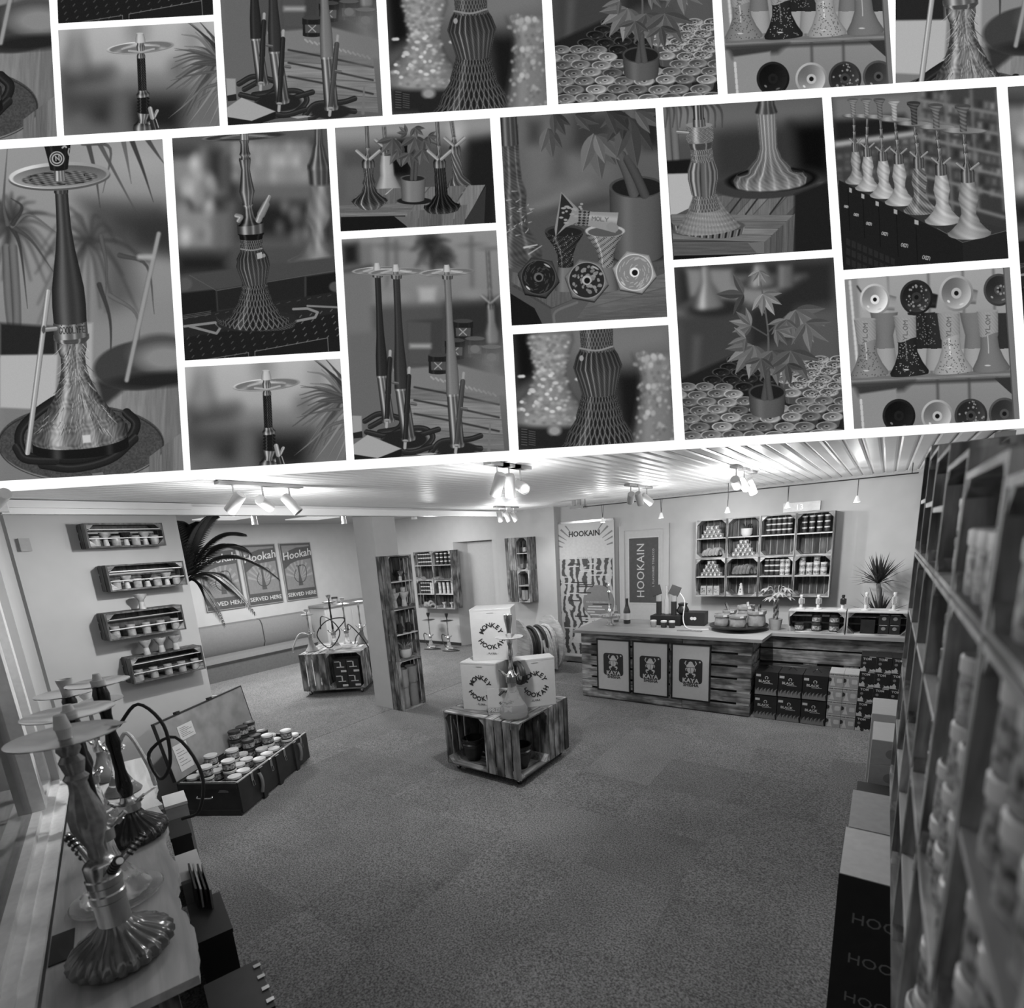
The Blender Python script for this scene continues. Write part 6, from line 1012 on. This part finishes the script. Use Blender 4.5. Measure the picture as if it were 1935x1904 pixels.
def pic_h():
    s = Pic(1248, 178, 1578, 496, 2.84, 1240, 170, 8); s.fill(.33, .22); s.poly([(300, 60), (900, 30), (900, 200), (300, 250)], .38, 60); s.poly([(40, 80), (300, 60), (330, 220), (40, 240)], .45, 40); s.poly([(300, 220), (720, 180), (740, 480), (320, 480)], .2, 40); s.poly([(720, 180), (940, 160), (940, 470), (760, 440)], .05, 40); s.blur(16)
    for x in (60, 100): s.tube([(x-10, 90), (x, 260), (x+12, 430)], 20, v=.42, edge=.24, soft=4)
    for i in range(9): s.blade([(40+i*32, 50), (60+i*36, 110), (50+i*38, 200)], 9, .26, 4)
    s.poly([(50, 380), (190, 370), (190, 450), (60, 450)], .1, 6); s.poly([(60, 450), (200, 445), (200, 660), (75, 670)], .66, 4)
    s.poly([(80, 680), (330, 560), (900, 490), (840, 560), (590, 800), (90, 810)], .3); planks(s, [(330, 570), (860, 500), (700, 668), (250, 668)], .4, 5, 1, 3); planks(s, [(80, 665), (740, 668), (585, 815), (90, 800)], .42, 4, 0, 4)
    for x in (470, 560, 690): s.tube([(x, 560), (x-80, 665)], 4, v=.16, soft=2)
    s.ell(590, 510, 280, 72, .22, -3, 3); s.ell(620, 480, 245, 66, .06, -3, 4, ring=.84); s.ell(620, 480, 200, 50, .12, -3, 4)
    s.lathe((614, 505), (590, 110), [(0, 190), (.08, 196), (.16, 175), (.22, 120), (.36, 66), (.5, 46), (1, 52)], flute(15, 0, .46, .1, .2), k=.2, soft=5); s.lathe((590, 120), (588, 30), [(0, 60), (.5, 44), (1, 40)], steel(.3, .55), k=.2, soft=4)
    s.poly([(740, 560), (945, 480), (945, 880), (740, 880)], .12, 8); s.poly([(90, 815), (500, 815), (570, 875), (95, 905)], .36); planks(s, [(90, 820), (510, 818), (560, 870), (92, 885)], .34, 1, 0, 3); planks(s, [(580, 815), (745, 660), (735, 865), (580, 880)], .34, 5, 1, 6); s.poly([(490, 818), (580, 812), (580, 875), (540, 875)], .4); s.poly([(95, 888), (540, 878), (540, 900), (95, 910)], .08)
    s.ell(278, 740, 198, 42, .3, -4); s.lathe((276, 752), (278, 715), [(0, 190), (1, 198)], lambda n, h, u, sl: .32+.14*np.sin(n*34)+.1*np.sin(n*71), k=.22)
    s.lathe((278, 735), (262, 560), [(0, 178), (.3, 140), (.6, 98), (1, 64)], lambda n, h, u, sl: .5-.12*np.abs(n)**3+.05*np.sin(n*30+h*24)*np.sin(n*26-h*22)+.1*(np.sin(n*22+h*14)*np.sin(n*22-h*14) > .9), k=.24)
    s.lathe((264, 640), (250, 470), [(0, 82), (.35, 64), (.75, 62), (1, 78)], lattice(4.5, 3.2, .28, .56), k=.2); s.lathe((252, 560), (246, 320), [(0, 62), (.35, 80), (.55, 80), (.8, 60), (1, 56)], lambda n, h, u, sl: .34+.12*np.sin(np.arcsin(np.clip(n, -1, 1))*15)+.25*G_(n, -.6, .1)+.25*G_(n, .1, .06)-.1*G_(n, -.1, .12), k=.18)
    s.tube([(252, 300), (262, 560)], 20, v=.36, edge=.24, hi=.1); s.lathe((246, 380), (240, 300), [(0, 60), (1, 58)], lattice(5, 1.5, .3, .55), k=.2); s.lathe((240, 312), (236, 270), [(0, 58), (.5, 66), (1, 66)], glass(.25, .2, .4), k=.18)
    s.lathe((236, 278), (230, 185), [(0, 66), (.2, 74), (1, 72)], lambda n, h, u, sl: .3+.18*((np.sin(n*60)*np.sin(h*45)) > 0)+.25*G_(n, -.3, .2), k=.16); s.ell(230, 188, 72, 16, .5); s.lathe((231, 195), (228, 150), [(0, 34), (1, 32)], steel(.35, .7), k=.15); s.lathe((228, 158), (222, 30), [(0, 28), (1, 28)], steel(.2, .8), k=.1); s.tube([(118, 226), (165, 230)], 11, v=.45, edge=.25, hi=.3)
    s.grain(); return s

def pic_i():
    s = Pic(1268, 480, 1601, 836, 2.84, 1240, 170, 9); s.fill(.34, .22); s.poly([(100, 950), (960, 900), (960, 1200), (120, 1220)], .16, 40); s.poly([(100, 1190), (420, 1000), (800, 1000), (500, 1200), (130, 1220)], .48, 25); s.poly([(130, 1220), (500, 1180), (480, 1450), (150, 1560)], .24, 25); s.poly([(500, 1180), (800, 1010), (780, 1300), (500, 1400)], .16, 25); s.poly([(160, 960), (410, 960), (400, 1110), (180, 1110)], .48, 12); s.ell(320, 1170, 170, 46, .16, -4, 10); s.lathe((280, 1160), (260, 940), [(0, 90), (.25, 70), (.6, 26), (1, 20)], matt(.44, .3), k=.2, soft=8); s.ell(560, 1040, 120, 30, .2, 0, 10); s.lathe((560, 1040), (550, 930), [(0, 85), (.6, 50), (1, 30)], matt(.44, .2), k=.2, soft=8); s.lathe((690, 1050), (690, 930), [(0, 50), (1, 46)], matt(.36, .1), k=.2, soft=8); s.poly([(760, 1180), (990, 1150), (1000, 1500), (820, 1480)], .32, 40); s.poly([(200, 1320), (240, 1320), (220, 1560), (190, 1560)], .32, 16); s.blur(9)
    r = np.random.RandomState(4); s.poly([(110, 1560), (420, 1420), (700, 1420), (1000, 1480), (1010, 1880), (150, 1890)], .13, 10)
    rows = []; y = 1450; k = 0
    while y < 1900:
        t = (y-1450)/400; dx = 92+22*t; n = int(1000/dx)+2
        for i in range(n): rows.append((60+i*dx+(k % 2)*dx*.5+r.rand()*14-7+t*10, y+r.rand()*10-5-(i*dx)*.01, t))
        y += 34+16*t; k += 1
    for x, y, t in rows:
        if x < 420-(y-1430)*1.7 or x > 1010 or (490 < x < 700 and 1560 < y < 1700): continue
        R = 48+10*t; v = (.16 if x < 620 and y < 1620 else .5 if x > 640 and y < 1640 else .3+.24*r.rand()) if r.rand() < .8 else .4
        s.lathe((x, y+50), (x, y), [(0, R*.6), (.6, R*.72), (1, R)], dark(v*.5+.03, .05), k=.3); bowl_top(s, x, y, R, v+.08, v*(.75 if v < .3 else .95), R*.45, (.1 if (x > 760 and y < 1700 and v > .4) else None), int(x), .13)
    pot(s, 595, 1620, 1720, 100, 92, 44, .32, .12)
    for x in (580, 612): s.tube([(x, 1650), (x+12*(1 if x < 600 else -1), 1560), (600, 1490)], 18, 12, v=.3, edge=.18)
    s.tube([(600, 1500), (600, 1300), (570, 1090), (555, 1000)], 6, 3, v=.34); s.tube([(600, 1300), (720, 1190)], 4, v=.3); s.tube([(600, 1320), (500, 1260)], 4, v=.3); s.tube([(585, 1200), (545, 1160)], 4, v=.32)
    for x, y, a, L, n, v in ((550, 970, 90, 80, 5, .5), (570, 1095, 60, 130, 5, .52), (470, 1095, 180, 150, 3, .3), (745, 1180, 60, 200, 5, .42), (510, 1260, 190, 120, 5, .44), (520, 1370, 110, 190, 6, .46), (690, 1230, 100, 120, 5, .42), (800, 1250, 60, 170, 4, .4), (620, 1400, 80, 190, 5, .36), (720, 1400, 80, 200, 4, .36), (640, 1290, 20, 110, 5, .4), (560, 1440, 100, 120, 4, .34), (480, 1330, 160, 100, 3, .42), (700, 1470, 80, 120, 3, .3)): palmate(s, x, y, L, a, n, v, 125, .16, 1.2)
    s.grain(); return s

def pic_j():
    s = Pic(1566, 158, 1912, 515, 2.843, 1560, 150, 10); s.fill(.25, .2); s.poly([(30, 80), (500, 60), (500, 260), (40, 240)], .42, 30); s.poly([(40, 220), (420, 190), (480, 290), (50, 350)], .12, 20); s.poly([(45, 335), (480, 275), (500, 300), (50, 365)], .62, 10)
    for r in range(9):
        for i in range(14):
            x, y = 510+i*34+(r % 2)*10, 60+r*58+i*6; s.poly([(x, y), (x+24, y), (x+24, y+36), (x, y+36)], .16+.36*s.r.rand(), 8)
    for r in range(6): s.tube([(500, 110+r*100), (960, 190+r*110)], 8, v=.46, soft=6)
    for i in range(4): s.tube([(500+i*140, 60), (540+i*140, 700)], 7, v=.42, soft=8)
    for r in range(6):
        for i in range(10): x, y = 60+i*44, 370+r*34-i*6; s.poly([(x, y), (x+30, y), (x+30, y+24), (x, y+24)], .2+.25*s.r.rand(), 8)
    s.blur(5); s.poly([(70, 540), (330, 640), (970, 800), (980, 820), (740, 880), (600, 800), (80, 560)], .2, 2); s.poly([(70, 540), (735, 872), (745, 1030), (95, 1030)], .12); s.poly([(735, 872), (975, 810), (990, 1000), (740, 1020)], .14); s.tube([(600, 800), (735, 875), (970, 812)], 1.5, v=.38, smooth=False)
    for x, y in ((120, 600), (200, 640), (285, 690), (380, 740), (485, 800)): s.tube([(x, y-10), (x+10, y+210)], 1.5, v=.07)
    for i, (x, y) in enumerate(((103, 680), (155, 722), (222, 768), (305, 820), (410, 880), (525, 945))): words(s, 'ocon', x, y-10, 5+i*.9, 16+i*2.4, 1.6, .66, 12, 1.05)
    for x, y, k in ((127, 580, 14), (192, 612, 16), (268, 652, 18), (366, 695, 19), (477, 752, 22)): s.poly([(x, y), (x+k, y+6), (x+k, y+30), (x, y+24)], .6)
    for r in range(3):
        for i in range(9): x, y = 110+i*30, 850+r*52+i*13; s.poly([(x, y), (x+22, y+10), (x+22, y+46), (x, y+36)], .16)
    H = [(165, 550, 60, .84, 145, 110), (228, 585, 70, .86, 218, 110), (315, 622, 78, .9, 288, 110), (402, 660, 84, .98, 366, 115), (510, 705, 92, 1.06, 472, 128), (630, 760, 98, 1.12, 590, 140), (772, 830, 118, 1.25, 735, 145)]
    for i, (x, y, R, k, tx, ty) in enumerate(H):
        ny = y-200*k-30*i*.2; nx = x+(tx-x)*.25
        sh = (lambda g: (lambda n, h, u, sl: (.56+g+.035*np.sin(n*5+h*34)+.02*np.sin(n*8+h*61)+.06*G_(n, .1, .4)-.16*np.abs(n)**2)))(0 if i in (0, 6) else .08) if i != 4 else (lambda n, h, u, sl: .4+.09*np.sin(n*5+h*30)+.06*np.sin(u*.4+h*90)+.12*G_(n, -.3, .2))
        s.lathe((x, y), (nx, ny), [(0, R*.98), (.05, R), (.1, R*.9), (.25, R*.5), (.38, R*.34), (.5, R*.36), (.66, R*.46), (.8, R*.4), (1, R*.3)], sh, k=.26)
        s.lathe((nx, ny+5), (nx-2, ny-42*k), [(0, R*.31), (1, R*.31)], steel(.3, .62), k=.2); s.lathe((nx-2, ny-40*k), (nx-5, ny-80*k), [(0, R*.31), (.4, R*.24), (1, R*.1)], steel(.35, .66), k=.2)
        for d in (-1, 1): s.tube([(nx+d*R*.16, ny-50*k), (nx+d*R*.48, ny-74*k)], 6*k, v=.5, edge=.25, hi=.15)
        sx, sy = nx-5, ny-75*k; ex, ey = tx+6, ty+110*k
        s.lathe((sx, sy), (ex, ey), [(0, 10*k), (.3, 8*k), (.32, 12*k), (.36, 8*k), (.6, 9*k), (.62, 12*k), (.66, 8*k), (1, 8*k)], steel(.3, .68), k=.1)
        s.ell(ex, ey-4, R*1.02, 13*k, .3, 1); s.ell(ex, ey-8, R*1.02, 12*k, lambda u, q, r: .42+.2*G_(u, -.5, .3)+.1*u, 1)
        bv = (.42, .44, .36, .55, .25, .36, .34)[i]
        s.lathe((ex-1, ey-4), (tx, ty-4), [(0, 15*k), (.55, 15*k), (.75, 18*k), (.92, 34*k), (1, 33*k)], (lambda b: (lambda n, h, u, sl: b*(.7+.4*np.sqrt(1-n*n))+.06*np.sin(h*40+n*3)))(bv), k=.2); s.ell(tx, ty-4, 33*k, 7*k, bv*.8)
    s.grain(); return s

def pic_k():
    s = Pic(1590, 498, 1932, 815, 2.843, 1560, 150, 11); s.fill(.6, .46)
    for x in (330, 550, 735, 900): s.tube([(x, 1020), (x+20, 1600)], 5, v=.36, soft=6)
    s.poly([(180, 1080), (330, 1060), (350, 1280), (190, 1290)], .6, 8)
    for x in (600, 770): s.tube([(x, 1600), (x+8, 1900)], 6, v=.28, soft=6)
    s.poly([(100, 1060), (170, 1060), (200, 1620), (130, 1620)], .5, 5)
    for i in range(18): s.tube([(131+i*2.4, 1085+i*27), (132+i*2.4, 1100+i*27)], 7, v=.76)
    s.tube([(170, 1110), (190, 1140)], 4, v=.15); s.blur(3)
    for cx, cy, rx, v, d, sp in ((265, 1182, 80, .62, .66, None), (488, 1170, 88, .15, .17, .5), (702, 1148, 92, .55, .52, None), (930, 1130, 82, .24, .22, None)):
        s.lathe((cx+110, cy+22), (cx+30, cy+10), [(0, 36), (.5, 40), (1, 70)], matt(v*.85, .04), k=0, soft=4); bowl_top(s, cx, cy, rx, v, d, rx*1.06, sp, int(cx), .13)
        if cx > 900:
            for i in range(7): s.ell(cx+15+22*math.cos(i*.9), cy+22*math.sin(i*.9), 7, 7, .5)
    for x, v in ((320, .42), (520, .14), (600, .16), (750, .5), (800, .42), (960, .18)): s.lathe((x, 1560), (x-6, 1250), [(0, 64), (.3, 56), (.6, 46), (.85, 66), (1, 74)], (lambda vv: (lambda n, h, u, sl: np.where(h > .38, vv, .56)*(.7+.35*np.sqrt(1-n*n))))(v), k=.06, soft=2.5)
    for i in range(70): s.ell(490+s.r.rand()*100, 1260+s.r.rand()*170, 2.5, 2.5, .5)
    s.poly([(138, 1600), (1000, 1556), (1000, 1592), (140, 1632)], .42); planks(s, [(138, 1604), (1000, 1560), (1000, 1590), (140, 1630)], .44, 2, 0, 2); s.poly([(140, 1632), (1000, 1594), (1000, 1618), (140, 1650)], .26, 8)
    for (bx, by, tx, ty, R), v, sp, ds in (((238, 1590, 210, 1285, 102), .45, .25, .4), ((452, 1585, 425, 1270, 104), .14, .6, .14), ((686, 1572, 658, 1252, 104), .56, .25, .5), ((890, 1562, 868, 1240, 100), .4, None, .38)):
        s.lathe((bx, by), (tx, ty), [(0, R*.97), (.05, R), (.2, R*.72), (.38, R*.5), (.55, R*.46), (.58, R*.5), (.9, R*.56), (1, R*.57)], (lambda vv: (lambda n, h, u, sl: np.where(h < .6+.03*np.sin(n*2), vv*(.75+.35*np.sqrt(1-n*n))+.25*G_(n, -.15, .05)*(h > .3), .52*(.78+.3*np.sqrt(1-n*n))+.02*np.sin(h*90+n*22))))(v), k=.1)
        s.ell(tx, ty+2, R*.57, 8, .55)
        if sp:
            for i in range(90): b = s.r.rand()*.55; x = bx+(tx-bx)*b+(s.r.rand()*2-1)*R*np.interp(b, [0, .2, .4, .6], [.9, .62, .44, .42]); s.ell(x, by+(ty-by)*b+6, 2.6, 2.4, sp)
        words(s, 'YLOM', tx-10, ty+130, 20, 22, 2.2, .36, -88, 1.4); s.ell(bx-20, by-26, 16, 4, .7, 0)
    s.poly([(150, 1640), (480, 1615), (420, 1670), (180, 1700)], .22, 14); s.poly([(180, 1690), (380, 1660), (390, 1900), (200, 1900)], .52, 6)
    for i in range(6): s.tube([(190+i*2.4, 1722+i*30), (191+i*2.4, 1740+i*30)], 7, v=.72)
    for cx, cy, rx, v, d, sp in ((394, 1806, 88, .12, .1, None), (600, 1808, 86, .56, .54, None), (780, 1805, 88, .2, .2, .5), (960, 1795, 84, .26, .24, None)): bowl_top(s, cx, cy, rx, v, d, rx*1.03, sp, int(cx), .14)
    s.poly([(905, 1605), (1000, 1600), (1000, 1690)], .2); s.poly([(955, 1010), (992, 1005), (1050, 1830), (1010, 1840)], .44, 3); s.tube([(955, 1010), (1012, 1840)], 3, v=.3); s.grain(); return s
# ---------------------------------------------------------------- added board for the photo collage, made to glow by emission
white = bpy.data.materials.new('added_glow_white'); white.use_nodes = True; b_ = white.node_tree.nodes['Principled BSDF']; b_.inputs['Base Color'].default_value = (.3, .3, .3, 1); b_.inputs['Emission Color'].default_value = (1, 1, 1, 1); b_.inputs['Emission Strength'].default_value = 1.  # glow added to the collage board to hold its white; no lamp behind
bottom = lambda x: 928.6-.0623*x
lb = thing('collage_board', 'huge white added collage board, made to glow, on the bulkhead above shop', 'collage_board', cam_pt(967, 400, 3.0))
def world_part(name, mb, mat, parent):
    o = part(name, mb, mat, None); o.parent = parent; o.matrix_parent_inverse = Matrix.Translation(-Vector(parent.location)); return o
def slab(q, d0, d1):
    P = [Vector((0, 0, CAM_Z))+fwd*d+right*((x-PCX)/FPX*d0)+up*((PCY-y)/FPX*d0) for d in (d0, d1) for x, y in q]; n = len(q)
    return MB().add(P, [tuple(range(n)), tuple(range(n, 2*n))[::-1]]+[(i, (i+1) % n, n+(i+1) % n, n+i) for i in range(n)])
world_part('glow_face', slab([(-40, bottom(-40)), (1990, bottom(1990)), (1990, -90), (-40, -90)], 3.0, 3.006), white, lb)
world_part('board_back', slab([(-36, bottom(-36)-5), (1986, bottom(1986)-5), (1986, -86), (-36, -86)], 3.0065, 3.055), 'white', lb)
PICS = {k: globals()['pic_'+k]() for k in 'abcdefghijk'}
PM = {}
for k, s in PICS.items():
    im = bpy.data.images.new('print_'+k, s.w, s.h, alpha=False); px_ = np.ones((s.h, s.w, 4), np.float32); px_[:, :, :3] = np.clip(s.a[::-1], 0, 1)[:, :, None]; im.pixels.foreach_set(px_.ravel()); im.update(); im.pack()
    m = bpy.data.materials.new('photo_print_'+k); m.use_nodes = True; t_ = m.node_tree; b_ = t_.nodes['Principled BSDF']; b_.inputs['Base Color'].default_value = (0, 0, 0, 1); b_.inputs['Roughness'].default_value = .9; b_.inputs['Specular IOR Level'].default_value = 0; n_ = N(t_, 'ShaderNodeTexImage'); n_.image = im; n_.extension = 'EXTEND'; t_.links.new(n_.outputs[0], b_.inputs['Emission Color']); b_.inputs['Emission Strength'].default_value = 1.; PM[k] = m  # picture drives emission: added glow in place of light on the print
def photo(k, q, label, dx=0, dy=0):
    """q: corners on the panel (TL TR BR BL) in panel units; dx, dy slide the picture within its print"""
    s = PICS[k]; d0 = 2.997; mb = slab(q, d0, 2.9995); me = mb.mesh('photo_print'); uv = me.uv_layers.new(name='UVMap'); n = len(q); x0, y0, x1, y1 = s.box
    for lp in me.loops:
        x, y = q[lp.vertex_index % n]; uv.data[lp.index].uv = ((x-dx-x0)/(x1-x0), 1-(y-dy-y0)/(y1-y0))
    me.materials.append(PM[k]); o = link('photo_print', me); c = sum((Vector(v.co) for v in me.vertices), Vector())/len(me.vertices)
    me.transform(Matrix.Translation(-c)); o.location = c; tag(o, label, 'photo print'); return o
photo('a', [(-20, 283), (306.4, 262.8), (346.6, 888), (-20, 909.5)], 'tall added self-lit photo of hookah with wooden stem on round mat')
photo('b', [(325, 261), (617.5, 242.8), (642.6, 662.9), (349.4, 680.5)], 'added self-lit photo of steel hookah on lattice glass vase over black cartons')
photo('c', [(349, 693.7), (642.8, 677.6), (654.4, 869), (360.2, 887.8)], 'small added self-lit photo of carbon stem and tray, below the lattice vase photo')
photo('d', [(632.8, 241.5), (925.7, 223.5), (937.2, 420), (643.6, 436.6)], 'added self-lit photo of four hookahs around a potted tree on crates')
photo('e', [(645.3, 452.2), (937.9, 434.9), (962.5, 850.9), (669.6, 868.2)], 'tall added self-lit photo of three slim hookahs with complete trays')
photo('f', [(944.9, 221.9), (1238.5, 203.9), (1261, 598), (967, 614.6)], 'added self-lit photo of hexagonal clay bowls before a plant pot')
photo('g', [(969.2, 631.6), (1262.8, 613.9), (1274.2, 831.3), (980.3, 849.6)], 'added self-lit photo of lattice vase, below the clay bowl photo', 0, 0)
photo('h', [(1253, 202.7), (1553.4, 184), (1572.4, 470.4), (1272.4, 490.4)], 'added self-lit photo of two glass hookah vases on wooden crate')
photo('i', [(1273.8, 505.2), (1575.2, 486.2), (1595.6, 811.9), (1294.6, 830.6)], 'added self-lit photo of whole potted tree among round clay bowls')
photo('j', [(1571.3, 183.4), (1882.9, 164), (1905.8, 487.7), (1594.1, 509.5)], 'added self-lit photo of seven hookahs in a row on black boxes')
photo('k', [(1596.2, 527.8), (1908.2, 504.6), (1926.9, 791.2), (1614.5, 809.9)], 'added self-lit photo of clay heads on two shelves, whole upper row shown')
S = (-238, -637)
photo('a', [(-20, -60), (88.4, -60), (107, 257), (-20, 264.8)], 'added self-lit photo cropped to a mat edge on wooden planks', *S)
photo('b', [(106, -60), (399, -60), (402.7, 26.8), (110, 43.2)], 'added self-lit photo strip of black carton with dashed print', *S)
photo('c', [(109.8, 57), (403.8, 40.5), (414.9, 237), (121.2, 255.4)], 'small added self-lit photo of carbon stem and tray, below the black carton strip', *S)
photo('d' if 0 else 'e', [(412.5, -60), (707.5, -60), (723, 218), (430.6, 236)], 'added self-lit photo of three slim hookahs cropped above their trays', *S)
photo('g', [(726.5, -60), (1021, -60), (1034, 197.8), (741, 216)], 'added self-lit photo of lattice vase, above the photo of four hookahs', *S)
photo('i', [(1039, -60), (1342.5, -60), (1356.7, 177.4), (1055.2, 196)], 'added self-lit photo of clay bowls with the plant top cropped away', *S)
photo('k', [(1360, -60), (1674, -60), (1687.5, 156.8), (1375.4, 176.5)], 'added self-lit photo of clay heads on shelves with the upper row cropped', *S)
photo('a', [(1693, -60), (1985, -60), (1985, 138.5), (1693, 156)], 'added self-lit photo cropped to a glass vase neck beside white pot', 1680, -632)
photo('b', [(1904.7, 164), (1985, 159), (1985, 700), (1942, 700)], 'added self-lit photo edge of blurred shop shelves', 1580, -97)
